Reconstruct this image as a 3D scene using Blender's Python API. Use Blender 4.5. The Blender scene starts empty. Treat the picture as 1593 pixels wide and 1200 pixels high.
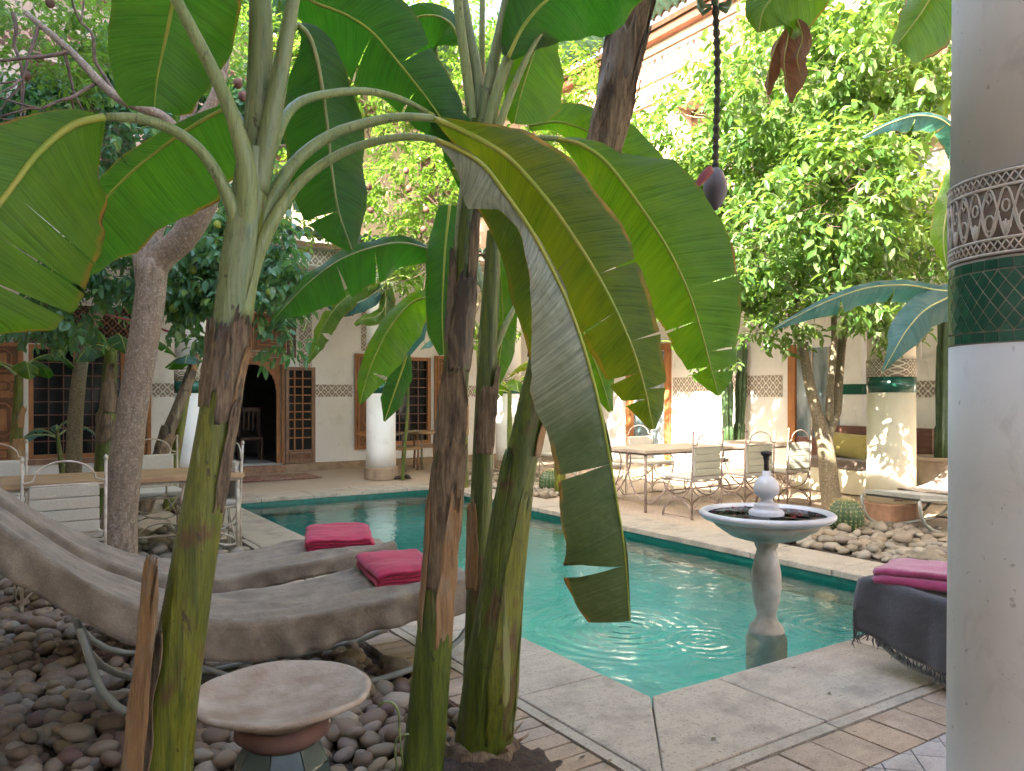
import bpy, math, random
import numpy as np
from mathutils import Vector, Matrix, noise

S = bpy.context.scene
# ------------------------------------------------------------------ camera, sky, sun, exposure
CAMH = 1.45; YAW = math.radians(33.3); FPX = 1215.0; HOR = 615.0
cam_d = bpy.data.cameras.new('camera'); cam = bpy.data.objects.new('camera', cam_d)
S.collection.objects.link(cam); S.camera = cam
cam.location = (0, 0, CAMH); cam.rotation_euler = (math.radians(90), 0, -YAW)
cam_d.sensor_width = 36; cam_d.lens = 36 * FPX / 1593; cam_d.shift_y = (HOR - 600) / 1593
cam_d.clip_start = 0.05; cam_d.clip_end = 600

SUN_AZ = math.radians(250); SUN_EL = math.radians(36)          # compass style, clockwise from +Y
w = bpy.data.worlds.new('World'); S.world = w; w.use_nodes = True
nt = w.node_tree; nt.nodes.clear()
sky = nt.nodes.new('ShaderNodeTexSky'); sky.sky_type = 'NISHITA'; sky.sun_disc = False
sky.sun_elevation = SUN_EL; sky.sun_rotation = SUN_AZ; sky.air_density = 1.0; sky.dust_density = 3.5; sky.ozone_density = 0.6
bg = nt.nodes.new('ShaderNodeBackground'); bg.inputs[1].default_value = 0.15
wo = nt.nodes.new('ShaderNodeOutputWorld')
wb = nt.nodes.new('ShaderNodeMix'); wb.data_type = 'RGBA'; wb.blend_type = 'MULTIPLY'; wb.inputs[0].default_value = 1; wb.inputs[7].default_value = (1.0, 0.955, 0.90, 1)   # the camera's warm white balance
nt.links.new(sky.outputs[0], wb.inputs[6]); nt.links.new(wb.outputs[2], bg.inputs[0]); nt.links.new(bg.outputs[0], wo.inputs[0])
sd = bpy.data.lights.new('sun', 'SUN'); sd.energy = 3.4; sd.angle = math.radians(0.5); sd.color = (1.0, 0.93, 0.82)
sun = bpy.data.objects.new('sun', sd); S.collection.objects.link(sun)
sv = Vector((math.sin(SUN_AZ) * math.cos(SUN_EL), math.cos(SUN_AZ) * math.cos(SUN_EL), math.sin(SUN_EL)))
sun.rotation_euler = sv.to_track_quat('Z', 'Y').to_euler(); sun.location = (0, 0, 20)
S.view_settings.view_transform = 'Standard'; S.view_settings.look = 'None'; S.view_settings.gamma = 1
S.view_settings.use_curve_mapping = False; S.view_settings.exposure = 3.55
S.render.engine = 'CYCLES'
try:
    S.cycles.use_denoising = True; S.cycles.max_bounces = 8; S.cycles.diffuse_bounces = 5; S.cycles.transparent_max_bounces = 8
    S.cycles.transmission_bounces = 4; S.cycles.glossy_bounces = 3
    S.cycles.use_adaptive_sampling = True; S.cycles.adaptive_threshold = 0.02; S.cycles.sample_clamp_indirect = 6
except Exception: pass

# ------------------------------------------------------------------ helpers
rnd = random.Random(7)
RT = Vector((math.cos(YAW), -math.sin(YAW), 0)); FW = Vector((math.sin(YAW), math.cos(YAW), 0))
def P(px, py, d):
    "the place in the courtyard seen at a picture position, d metres ahead of the camera"
    return Vector((0, 0, CAMH)) + FW * d + RT * ((px - 796.5) / FPX * d) + Vector((0, 0, (HOR - py) / FPX * d))
def G(px, py, z=0.0):
    return P(px, py, FPX * (CAMH - z) / (py - HOR))
def onY(px, py, Y):
    k = (px - 796.5) / FPX; return P(px, py, Y / (FW.y + RT.y * k))
def onX(px, py, X):
    k = (px - 796.5) / FPX; return P(px, py, X / (FW.x + RT.x * k))

def tag(o, label=None, cat=None, group=None, kind=None):
    if label: o['label'] = label
    if cat: o['category'] = cat
    if group: o['group'] = group
    if kind: o['kind'] = kind
    return o
def empty(name, loc=(0, 0, 0), rz=0.0, **k):
    o = bpy.data.objects.new(name, None); S.collection.objects.link(o)
    o.location = loc; o.rotation_euler = (0, 0, rz); o.empty_display_size = 0.1
    return tag(o, **k)
class MB:
    def __init__(s): s.v = []; s.f = []; s.uv = []
    def add(s, vs, fs, uvs=None):
        b = len(s.v); s.v += [tuple(v) for v in vs]; s.f += [tuple(i + b for i in f) for f in fs]
        s.uv += list(uvs) if uvs is not None else [(0.0, 0.0)] * len(vs)
        return s
    def box(s, a, b):
        x0, y0, z0 = a; x1, y1, z1 = b
        return s.add([(x0,y0,z0),(x1,y0,z0),(x1,y1,z0),(x0,y1,z0),(x0,y0,z1),(x1,y0,z1),(x1,y1,z1),(x0,y1,z1)],
              [(0,3,2,1),(4,5,6,7),(0,1,5,4),(1,2,6,5),(2,3,7,6),(3,0,4,7)])
    def tube(s, pts, rad, seg=8, cap=True, flat=1.0):
        pts = [Vector(p) for p in pts]; n = len(pts)
        if not hasattr(rad, '__len__'): rad = [rad] * n
        up = Vector((0, 0, 1)); vs = []; uv = []; prev = None; L = 0
        for i, p in enumerate(pts):
            t = (pts[min(i + 1, n - 1)] - pts[max(i - 1, 0)])
            if t.length < 1e-9: t = Vector((0, 0, 1))
            t.normalize()
            if prev is None:
                a = t.cross(up)
                if a.length < 1e-3: a = t.cross(Vector((0, 1, 0)))
            else: a = prev - t * prev.dot(t)
            a.normalize(); prev = a; b = t.cross(a)
            if i: L += (pts[i] - pts[i - 1]).length
            for k in range(seg):
                an = 2 * math.pi * k / seg
                vs.append(p + a * (math.cos(an) * rad[i]) + b * (math.sin(an) * rad[i] * flat)); uv.append((k / seg, L))
        fs = [(i * seg + k, i * seg + (k + 1) % seg, (i + 1) * seg + (k + 1) % seg, (i + 1) * seg + k) for i in range(n - 1) for k in range(seg)]
        if cap: fs += [tuple(range(seg - 1, -1, -1)), tuple(range((n - 1) * seg, n * seg))]
        return s.add(vs, fs, uv)
    def lathe(s, prof, c=(0, 0, 0), seg=32, close=False, ribs=0, ribd=0.0):
        vs = []; uv = []
        for j, (r, z) in enumerate(prof):
            for k in range(seg):
                an = 2 * math.pi * k / seg; rr = r * (1 + (ribd * math.cos(an * ribs) if ribs else 0))
                vs.append((c[0] + rr * math.cos(an), c[1] + rr * math.sin(an), c[2] + z)); uv.append((k / seg, z))
        n = len(prof)
        fs = [(j * seg + k, j * seg + (k + 1) % seg, (j + 1) * seg + (k + 1) % seg, (j + 1) * seg + k) for j in range(n - 1) for k in range(seg)]
        if prof[0][0] > 1e-4: fs.append(tuple(range(seg - 1, -1, -1)))
        if prof[-1][0] > 1e-4: fs.append(tuple(range((n - 1) * seg, n * seg)))
        return s.add(vs, fs, uv)
    def mesh(s, name, mat, smooth=False):
        me = bpy.data.meshes.new(name); me.from_pydata([tuple(v) for v in s.v], [], s.f)
        ul = me.uv_layers.new(name='UVMap'); li = np.zeros(len(me.loops), dtype=np.int32); me.loops.foreach_get('vertex_index', li)
        ul.data.foreach_set('uv', np.array(s.uv, dtype=np.float32)[li].ravel())
        if smooth: me.polygons.foreach_set('use_smooth', [True] * len(me.polygons))
        if mat: me.materials.append(mat)
        me.update(); return me
    def build(s, name, mat, parent=None, smooth=False, bevel=0.0, solid=0.0, auto=False, subsurf=0, loc=None):
        o = bpy.data.objects.new(name, s.mesh(name, mat, smooth)); S.collection.objects.link(o)
        if parent: o.parent = parent
        if loc is not None: o.location = loc
        if solid: m = o.modifiers.new('solid', 'SOLIDIFY'); m.thickness = solid; m.offset = 0
        if bevel: m = o.modifiers.new('bevel', 'BEVEL'); m.width = bevel; m.segments = 2; m.limit_method = 'ANGLE'
        if subsurf: m = o.modifiers.new('sub', 'SUBSURF'); m.levels = subsurf; m.render_levels = subsurf
        return o
def box(name, a, b, mat, parent=None, bevel=0.0, **k):
    return tag(MB().box(a, b).build(name, mat, parent, bevel=bevel), **k)
def instance(me, name, loc, parent=None, rot=(0, 0, 0), scale=(1, 1, 1)):
    o = bpy.data.objects.new(name, me); S.collection.objects.link(o); o.location = loc; o.rotation_euler = rot; o.scale = scale
    if parent: o.parent = parent
    return o
def copy_tree(o, parent=None):
    c = o.copy(); S.collection.objects.link(c)
    if parent: c.parent = parent
    for ch in list(o.children): copy_tree(ch, c)
    return c
def spline(pts, n):
    "Catmull-Rom resample of tuples of any dimension"
    a = np.array([list(p) for p in pts], dtype=float); m = len(a)
    if m == 2: 
        t = np.linspace(0, 1, n)[:, None]; return a[0] * (1 - t) + a[1] * t
    seg = np.linalg.norm(np.diff(a[:, :3] if a.shape[1] >= 3 else a, axis=0), axis=1) + 1e-9
    cum = np.concatenate([[0], np.cumsum(seg)]); T = np.linspace(0, cum[-1], n); out = []
    ext = np.vstack([2 * a[0] - a[1], a, 2 * a[-1] - a[-2]])
    for t in T:
        i = min(max(int(np.searchsorted(cum, t, side='right') - 1), 0), m - 2); u = (t - cum[i]) / seg[i]
        p0, p1, p2, p3 = ext[i], ext[i + 1], ext[i + 2], ext[i + 3]
        out.append(0.5 * ((2 * p1) + (-p0 + p2) * u + (2 * p0 - 5 * p1 + 4 * p2 - p3) * u * u + (-p0 + 3 * p1 - 3 * p2 + p3) * u ** 3))
    return np.array(out)

# ------------------------------------------------------------------ materials
class N:
    "tiny node-graph helper"
    def __init__(s, name):
        s.m = bpy.data.materials.new(name); s.m.use_nodes = True; s.t = s.m.node_tree; s.t.nodes.clear()
        s.out = s.t.nodes.new('ShaderNodeOutputMaterial')
    def n(s, ty, **k):
        nd = s.t.nodes.new('ShaderNode' + ty)
        for a, v in k.items():
            if a.startswith('i_'):
                key = a[2:]; key = int(key) if key.isdigit() else key
                if hasattr(v, 'bl_idname') or isinstance(v, bpy.types.NodeSocket): s.t.links.new(v, nd.inputs[key])
                else: nd.inputs[key].default_value = v
            else: setattr(nd, a, v)
        return nd
    def coord(s, which='Object', scale=(1, 1, 1), rot=(0, 0, 0)):
        c = s.n('TexCoord'); m = s.n('Mapping'); s.t.links.new(c.outputs[which], m.inputs[0])
        m.inputs['Scale'].default_value = scale; m.inputs['Rotation'].default_value = rot; return m.outputs[0]
    def noise(s, vec, scale, detail=4, rough=0.55, dist=0.0):
        nd = s.n('TexNoise'); s.t.links.new(vec, nd.inputs['Vector']); nd.inputs['Scale'].default_value = scale
        nd.inputs['Detail'].default_value = detail; nd.inputs['Roughness'].default_value = rough; nd.inputs['Distortion'].default_value = dist
        return nd.outputs[0]
    def ramp(s, fac, stops, interp='LINEAR'):
        r = s.n('ValToRGB'); s.t.links.new(fac, r.inputs[0]); e = r.color_ramp.elements; r.color_ramp.interpolation = interp
        while len(e) < len(stops): e.new(0.5)
        for i, (p, c) in enumerate(stops):
            e[i].position = p; e[i].color = (c, c, c, 1) if not hasattr(c, '__len__') else (*c, 1)
        return r.outputs[0]
    def mix(s, fac, a, b, mode='MIX'):
        m = s.n('Mix', data_type='RGBA', blend_type=mode)
        for sock, v in ((m.inputs[0], fac), (m.inputs[6], a), (m.inputs[7], b)):
            if isinstance(v, bpy.types.NodeSocket): s.t.links.new(v, sock)
            elif hasattr(v, '__len__'): sock.default_value = (*v, 1)
            else: sock.default_value = v
        return m.outputs[2]
    def math(s, op, a, b=0.0):
        m = s.n('Math', operation=op)
        for i, v in enumerate((a, b)):
            if isinstance(v, bpy.types.NodeSocket): s.t.links.new(v, m.inputs[i])
            else: m.inputs[i].default_value = v
        return m.outputs[0]
    def bump(s, h, strength=0.3, dist=0.01, normal=None):
        b = s.n('Bump'); s.t.links.new(h, b.inputs['Height']); b.inputs['Strength'].default_value = strength; b.inputs['Distance'].default_value = dist
        if normal: s.t.links.new(normal, b.inputs['Normal'])
        return b.outputs[0]
    def bsdf(s, color, rough=0.6, normal=None, **k):
        b = s.n('BsdfPrincipled')
        if isinstance(color, bpy.types.NodeSocket): s.t.links.new(color, b.inputs['Base Color'])
        else: b.inputs['Base Color'].default_value = (*color, 1)
        if isinstance(rough, bpy.types.NodeSocket): s.t.links.new(rough, b.inputs['Roughness'])
        else: b.inputs['Roughness'].default_value = rough
        if normal: s.t.links.new(normal, b.inputs['Normal'])
        for kk, v in k.items(): b.inputs[kk.replace('_', ' ')].default_value = v
        return b
    def done(s, sh):
        s.t.links.new(sh.outputs[0] if hasattr(sh, 'outputs') else sh, s.out.inputs[0]); return s.m
def simple(name, c1, c2=None, rough=0.6, scale=8, bump=0.15, bscale=60, bdist=0.003, detail=5, stretch=(1, 1, 1), lo=0.35, hi=0.65, **k):
    n = N(name); v = n.coord('Object', stretch); c2 = c2 or tuple(x * 0.7 for x in c1)
    col = n.mix(n.ramp(n.noise(v, scale, detail), [(lo, 0.0), (hi, 1.0)]), c1, c2)
    nb = n.bump(n.noise(v, bscale, 4), bump, bdist) if bump else None
    return n.done(n.bsdf(col, rough, nb, **k))
M = {}
def plaster(name, c, dirt, streak=0.5):
    n = N(name); v = n.coord(); v2 = n.coord('Object', (1, 1, 0.25))
    col = n.mix(n.ramp(n.noise(v, 1.3, 6), [(0.35, 0.0), (0.75, 1.0)]), c, dirt)
    col = n.mix(n.ramp(n.noise(v2, 5, 5), [(0.62, 0.0), (0.8, streak)]), col, tuple(x * 0.62 for x in dirt))
    big = n.ramp(n.noise(n.coord('Object', (1, 1, 0.6)), 4.2, 6, 0.65, 1.2), [(0.56, 0.0), (0.68, streak * .7)]); col = n.mix(big, col, tuple(x * 0.72 for x in dirt))
    spots = n.ramp(n.noise(v, 34, 3, 0.6), [(0.68, 0.0), (0.72, 0.6)])
    col = n.mix(spots, col, tuple(x * 0.5 for x in dirt))
    b = n.bump(n.noise(v, 6, 6), 0.35, 0.012)
    b = n.bump(n.noise(v, 90, 3), 0.12, 0.002, b)
    return n.done(n.bsdf(col, 0.72, b))
M['plaster'] = plaster('white_plaster', (0.80, 0.79, 0.76), (0.69, 0.67, 0.62))
M['tadelakt'] = plaster('column_plaster', (0.64, 0.64, 0.62), (0.52, 0.49, 0.44), 0.7)
M['cream'] = plaster('cream_plaster', (0.72, 0.66, 0.48), (0.60, 0.53, 0.38))
M['pink'] = plaster('pink_plaster', (0.56, 0.27, 0.20), (0.46, 0.21, 0.15))
M['pale_pink'] = plaster('pale_pink_plaster', (0.66, 0.47, 0.38), (0.56, 0.38, 0.30))
def lace(name, light, dark, sc=16.0, dist='Object'):
    "carved stucco: fine arabesque relief too small to model, on far strips"
    n = N(name); v = n.coord('Object')
    s = n.n('SeparateXYZ'); n.t.links.new(v, s.inputs[0]); k = sc * 2.6; x = n.math('ADD', s.outputs[0], s.outputs[1])
    cx = n.math('COSINE', n.math('MULTIPLY', x, k)); cz = n.math('COSINE', n.math('MULTIPLY', s.outputs[2], k))
    c2x = n.math('COSINE', n.math('MULTIPLY', x, k * 2)); c2z = n.math('COSINE', n.math('MULTIPLY', s.outputs[2], k * 2))
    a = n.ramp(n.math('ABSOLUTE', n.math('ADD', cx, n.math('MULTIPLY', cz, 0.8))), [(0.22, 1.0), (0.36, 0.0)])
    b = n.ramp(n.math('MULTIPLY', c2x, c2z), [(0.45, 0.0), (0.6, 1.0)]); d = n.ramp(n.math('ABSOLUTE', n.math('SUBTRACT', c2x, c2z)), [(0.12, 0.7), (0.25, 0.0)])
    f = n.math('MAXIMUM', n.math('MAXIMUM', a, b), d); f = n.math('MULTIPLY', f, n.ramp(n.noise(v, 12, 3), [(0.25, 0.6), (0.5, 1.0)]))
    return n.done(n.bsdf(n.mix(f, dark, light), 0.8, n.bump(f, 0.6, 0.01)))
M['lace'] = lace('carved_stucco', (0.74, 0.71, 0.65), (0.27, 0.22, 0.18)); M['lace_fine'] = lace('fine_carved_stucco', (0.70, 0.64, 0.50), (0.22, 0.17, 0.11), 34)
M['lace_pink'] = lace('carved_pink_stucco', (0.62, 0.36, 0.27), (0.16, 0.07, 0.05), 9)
M['lace_wood'] = lace('fretwork_wood', (0.24, 0.12, 0.07), (0.02, 0.012, 0.01), 14)
def glazed(name, c, sc=22):
    n = N(name); v = n.coord('UV', (1, 1, 1)); br = n.n('TexBrick', offset=0.5)
    v = n.coord('Object', (1, 1, 1)); n.t.links.new(v, br.inputs['Vector']); br.inputs['Scale'].default_value = sc
    br.inputs['Color1'].default_value = (*c, 1); br.inputs['Color2'].default_value = (*[x * 0.7 for x in c], 1)
    br.inputs['Mortar'].default_value = (0.5, 0.5, 0.42, 1); br.inputs['Mortar Size'].default_value = 0.03
    return n.done(n.bsdf(br.outputs[0], 0.25))
M['green_band'] = glazed('green_glazed_tiles', (0.015, 0.13, 0.075))
n = N('green_zellige'); oi = n.n('ObjectInfo'); v = n.coord()
c = n.mix(oi.outputs['Random'], (0.012, 0.085, 0.055), (0.02, 0.12, 0.07)); c = n.mix(n.ramp(n.noise(v, 30, 3), [(0.4, 0.0), (0.8, 0.5)]), c, (0.008, 0.05, 0.035))
M['zellige'] = n.done(n.bsdf(c, 0.22, n.bump(n.noise(v, 22, 3), 0.3, 0.004)))
M['grout'] = simple('pale_grout', (0.42, 0.38, 0.31), rough=0.9); M['mortar'] = simple('dark_mortar', (0.10, 0.08, 0.06), rough=0.95)
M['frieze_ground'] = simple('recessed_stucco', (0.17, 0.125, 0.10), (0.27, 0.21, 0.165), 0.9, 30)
M['frieze'] = simple('raised_stucco', (0.64, 0.60, 0.54), (0.5, 0.45, 0.39), 0.8, 20)

def stone(name, cols, rough=0.7, sc=3.0, pit=True, veins=False):
    n = N(name); oi = n.n('ObjectInfo'); cc = n.n('TexCoord'); mp = n.n('Mapping'); n.t.links.new(cc.outputs['Object'], mp.inputs[0])
    cv = n.n('CombineXYZ'); 
    for i in range(3): n.t.links.new(n.math('MULTIPLY', oi.outputs['Random'], 37.0 + 11 * i), cv.inputs[i])
    n.t.links.new(cv.outputs[0], mp.inputs['Location']); v = mp.outputs[0]
    mp2 = n.n('Mapping'); n.t.links.new(v, mp2.inputs[0]); mp2.inputs['Scale'].default_value = (1.0, 5.0, 3.0) if veins else (1, 1, 1)
    col = n.mix(n.ramp(n.noise(mp2.outputs[0], sc, 7, 0.65), [(0.3, 0.0), (0.7, 1.0)]), cols[0], cols[1])
    col = n.mix(n.ramp(oi.outputs['Random'], [(0.0, 0.0), (1.0, 0.65)]), col, cols[2])
    col = n.mix(n.ramp(n.noise(v, sc * 22, 3, 0.7), [(0.56, 0.0), (0.66, 0.75)]), col, tuple(x * 0.42 for x in cols[1]))
    col = n.mix(n.ramp(n.noise(v, sc * 60, 2, 0.7), [(0.55, 0.0), (0.7, 0.5)]), col, tuple(x * 1.5 for x in cols[0]))
    col = n.mix(n.ramp(n.noise(v, sc * 1.3, 7, 0.7), [(0.48, 0.0), (0.68, 0.7)]), col, tuple(x * 0.6 for x in cols[1]))
    h = n.noise(v, sc * 14, 6, 0.7)
    return n.done(n.bsdf(col, rough, n.bump(h, 0.4, 0.006)))
M['travertine'] = stone('grey_travertine', [(0.44, 0.375, 0.30), (0.30, 0.25, 0.195), (0.40, 0.33, 0.25)], 0.6, 3.0, veins=True)
M['bejmat'] = stone('clay_bejmat', [(0.40, 0.29, 0.19), (0.29, 0.20, 0.13), (0.36, 0.31, 0.27)], 0.75, 4.0, veins=True)
M['slab'] = stone('grey_square_tile', [(0.36, 0.33, 0.30), (0.28, 0.25, 0.225), (0.31, 0.28, 0.27)], 0.6, 4.0, veins=True)
n = N('brick_paving'); v = n.coord('Object', (1, 1, 1), (0, 0, math.radians(45))); br = n.n('TexBrick', offset=0.5); n.t.links.new(v, br.inputs['Vector'])
br.inputs['Scale'].default_value = 4.0; br.inputs['Color1'].default_value = (0.44, 0.33, 0.24, 1); br.inputs['Color2'].default_value = (0.37, 0.285, 0.21, 1)
br.inputs['Mortar'].default_value = (0.22, 0.17, 0.12, 1); br.inputs['Mortar Size'].default_value = 0.012
cl = n.mix(n.ramp(n.noise(n.coord(), 1.1, 6), [(0.35, 0.0), (0.7, 0.7)]), br.outputs[0], (0.42, 0.34, 0.26))
M['paving'] = n.done(n.bsdf(cl, 0.7, n.bump(n.math('SUBTRACT', n.noise(n.coord(), 20, 4), br.outputs[1]), 0.3, 0.004)))
M['pebble'] = None
n = N('river_pebble'); oi = n.n('ObjectInfo'); gi = n.n('NewGeometry'); r1 = n.math('FRACT', n.math('ADD', oi.outputs['Random'], gi.outputs['Random Per Island']))
c = n.ramp(r1, [(0.0, (0.21, 0.15, 0.095)), (0.2, (0.17, 0.11, 0.07)), (0.38, (0.29, 0.24, 0.17)), (0.52, (0.13, 0.08, 0.055)), (0.66, (0.24, 0.165, 0.085)), (0.8, (0.20, 0.16, 0.125)), (0.9, (0.12, 0.055, 0.045)), (1.0, (0.32, 0.27, 0.2))])
v = n.coord(); c = n.mix(n.ramp(n.noise(v, 26, 6, 0.7), [(0.45, 0.0), (0.75, 0.6)]), c, (0.10, 0.075, 0.055)); c = n.mix(n.ramp(n.noise(v, 90, 3, 0.7), [(0.6, 0.0), (0.7, 0.6)]), c, (0.42, 0.35, 0.27))
M['pebble'] = n.done(n.bsdf(c, 0.62, n.bump(n.noise(v, 70, 5, 0.7), 0.35, 0.004)))
n = N('garden_pebble'); oi = n.n('ObjectInfo'); gi = n.n('NewGeometry'); r1 = n.math('FRACT', n.math('ADD', oi.outputs['Random'], gi.outputs['Random Per Island']))
c = n.ramp(r1, [(0.0, (0.26, 0.21, 0.14)), (0.3, (0.20, 0.165, 0.115)), (0.5, (0.33, 0.29, 0.23)), (0.75, (0.17, 0.13, 0.085)), (1.0, (0.27, 0.235, 0.19))])
M['pebble_pale'] = n.done(n.bsdf(n.mix(n.ramp(n.noise(n.coord(), 20, 5), [(0.45, 0.0), (0.8, 0.5)]), c, (0.2, 0.16, 0.12)), 0.65, n.bump(n.noise(n.coord(), 60, 4), 0.3, 0.003)))
M['soil'] = simple('dark_soil', (0.045, 0.03, 0.02), (0.09, 0.06, 0.04), 0.95, 30, 1.0, 60, 0.02)
M['marble'] = simple('grey_marble', (0.58, 0.56, 0.54), (0.34, 0.34, 0.37), 0.3, 3.2, 0.08, 50, 0.002, 8)
M['worn_marble'] = simple('worn_marble', (0.46, 0.43, 0.38), (0.28, 0.25, 0.20), 0.5, 7, 0.3, 30, 0.006, 8)
M['pool'] = simple('turquoise_pool_plaster', (0.045, 0.41, 0.355), (0.025, 0.31, 0.275), 0.5, 1.5, 0.1, 10, 0.003)
M['pool_rim'] = simple('dark_teal_waterline', (0.008, 0.13, 0.10), (0.012, 0.18, 0.14), 0.3, 14, 0.1)
# water: clear tinted surface, sky and walls reflected by Fresnel, small ripples and rings
def water_mat(name, tint, rings, amp=1.0, ior=1.62):
    n = N(name); g = n.n('NewGeometry'); v = g.outputs['Position']
    mp = n.n('Mapping'); n.t.links.new(v, mp.inputs[0]); mp.inputs['Scale'].default_value = (1, 1, 1)
    h = n.math('MULTIPLY', n.noise(mp.outputs[0], 2.2, 2), 0.6 * amp); h = n.math('ADD', h, n.math('MULTIPLY', n.noise(mp.outputs[0], 11, 3, 0.5, 0.6), 0.13 * amp))
    h = n.math('ADD', h, n.math('MULTIPLY', n.noise(mp.outputs[0], 38, 2), 0.028 * amp))
    for (x, y, f, r, a) in rings:
        d = n.n('VectorMath', operation='DISTANCE'); n.t.links.new(v, d.inputs[0]); d.inputs[1].default_value = (x, y, -0.1)
        wv = n.math('SINE', n.math('MULTIPLY', d.outputs['Value'], f)); fade = n.n('MapRange'); n.t.links.new(d.outputs['Value'], fade.inputs[0])
        fade.inputs[1].default_value = 0.0; fade.inputs[2].default_value = r; fade.inputs[3].default_value = a; fade.inputs[4].default_value = 0.0
        h = n.math('ADD', h, n.math('MULTIPLY', wv, fade.outputs[0]))
    nb = n.bump(h, 0.85, 0.032)
    gl = n.n('BsdfGlossy'); gl.inputs['Roughness'].default_value = 0.015; n.t.links.new(nb, gl.inputs['Normal']); gl.inputs['Color'].default_value = (1, 1, 1, 1)
    tr = n.n('BsdfTransparent'); tr.inputs[0].default_value = (*tint, 1)
    fr = n.n('Fresnel'); fr.inputs[0].default_value = ior; n.t.links.new(nb, fr.inputs[1])
    mx = n.n('MixShader'); n.t.links.new(fr.outputs[0], mx.inputs[0]); n.t.links.new(tr.outputs[0], mx.inputs[1]); n.t.links.new(gl.outputs[0], mx.inputs[2])
    return n.done(mx)
M['water'] = water_mat('pool_water', (0.80, 0.98, 0.96), [(4.65, 3.15, 70, 0.5, 0.10), (3.45, 3.9, 60, 0.75, 0.16), (3.7, 3.45, 75, 0.45, 0.10)])
M['bowl_water'] = water_mat('bowl_water', (0.85, 0.9, 0.88), [], 0.3, 3.0)

# plants
def leaf_mat(name, top, under, trans, edge=(0.32, 0.17, 0.03), edge_amt=1.0, tr=0.45, vein=160.0, rough=0.38, sheen_fade=False, e0=0.925):
    "banana blade: UV x = -1..1 across, y = metres along"
    n = N(name); cc = n.n('TexCoord'); sp = n.n('SeparateXYZ'); n.t.links.new(cc.outputs['UV'], sp.inputs[0]); u = sp.outputs[0]; vv = sp.outputs[1]
    au = n.math('ABSOLUTE', n.math('SUBTRACT', n.math('MULTIPLY', u, 2.0), 1.0))
    # side veins run outwards and a little forwards
    s = n.math('SUBTRACT', vv, n.math('MULTIPLY', au, 0.05)); 
    ob = n.coord('Object')
    cx = n.n('CombineXYZ'); n.t.links.new(n.math('MULTIPLY', s, vein), cx.inputs[0]); n.t.links.new(n.math('MULTIPLY', u, 1.2), cx.inputs[1])
    streak = n.noise(cx.outputs[0], 1.0, 3, 0.7)
    cx2 = n.n('CombineXYZ'); n.t.links.new(n.math('MULTIPLY', s, 16.0), cx2.inputs[0]); n.t.links.new(n.math('MULTIPLY', u, 2.0), cx2.inputs[1])
    broad = n.noise(cx2.outputs[0], 1.0, 4)
    geo = n.n('NewGeometry')
    base = n.mix(geo.outputs['Backfacing'], top, under)
    f = n.ramp(streak, [(0.35, 0.0), (0.65, 1.0)]); fb = n.ramp(broad, [(0.3, 0.0), (0.7, 1.0)])
    col = n.mix(f, base, n.mix(0.6, base, (0, 0, 0)), 'MIX'); col = n.mix(n.math('MULTIPLY', fb, 0.35), col, n.mix(0.55, col, (0.10, 0.16, 0.01)))
    tcol = n.mix(f, trans, tuple(x * 0.55 for x in trans)); tcol = n.mix(n.math('MULTIPLY', fb, 0.6), tcol, (trans[0] * 1.7, trans[1] * 1.1, trans[2]))
    if sheen_fade:   # painted sky sheen near the petiole, fading to plain green towards the tip
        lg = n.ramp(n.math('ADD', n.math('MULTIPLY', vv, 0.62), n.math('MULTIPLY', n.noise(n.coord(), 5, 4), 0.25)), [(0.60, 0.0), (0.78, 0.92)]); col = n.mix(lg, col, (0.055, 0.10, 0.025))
    # scorched margin
    en = n.noise(ob, 14, 5, 0.7); en2 = n.noise(ob, 3.0, 2)
    e = n.math('ADD', au, n.math('ADD', n.math('MULTIPLY', n.math('SUBTRACT', en, 0.5), 0.16), n.math('MULTIPLY', n.math('SUBTRACT', en2, 0.55), 0.22)))
    patch = n.ramp(n.noise(ob, 5.5, 3), [(0.44, 0.08), (0.60, 1.0)]); e1 = n.math('MULTIPLY', n.ramp(e, [(e0, 0.0), (min(e0 + 0.035, .98), edge_amt)]), patch); e2 = n.math('MULTIPLY', n.ramp(e, [(0.985, 0.0), (1.0, edge_amt)]), patch)
    col = n.mix(e1, col, edge); col = n.mix(e2, col, tuple(x * 0.45 for x in edge)); tcol = n.mix(e1, tcol, (0.45, 0.2, 0.02)); tcol = n.mix(e2, tcol, (0.1, 0.04, 0.01))
    sp2 = n.ramp(n.noise(ob, 60, 3), [(0.72, 0.0), (0.77, 0.7)]); col = n.mix(sp2, col, (0.05, 0.03, 0.01))
    nb = n.bump(n.math('ADD', n.math('MULTIPLY', streak, 0.6), broad), 0.7, 0.008); nb = n.bump(n.noise(ob, 7, 3), 0.5, 0.03, nb)
    b = n.bsdf(col, rough, nb); b.inputs['Specular IOR Level'].default_value = 0.45
    t = n.n('BsdfTranslucent'); n.t.links.new(tcol, t.inputs[0]); n.t.links.new(nb, t.inputs[1])
    mx = n.n('MixShader'); mx.inputs[0].default_value = tr; n.t.links.new(b.outputs[0], mx.inputs[1]); n.t.links.new(t.outputs[0], mx.inputs[2])
    return n.done(mx)
M['leaf'] = leaf_mat('banana_leaf', (0.038, 0.10, 0.012), (0.06, 0.12, 0.022), (0.20, 0.52, 0.008), rough=0.3)
M['leaf_mid'] = leaf_mat('mid_green_banana_leaf', (0.03, 0.09, 0.015), (0.05, 0.11, 0.022), (0.09, 0.32, 0.01), edge_amt=0.8)
M['leaf_dark'] = leaf_mat('dark_banana_leaf', (0.014, 0.05, 0.012), (0.026, 0.065, 0.02), (0.055, 0.28, 0.01), edge_amt=0.35)
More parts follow.
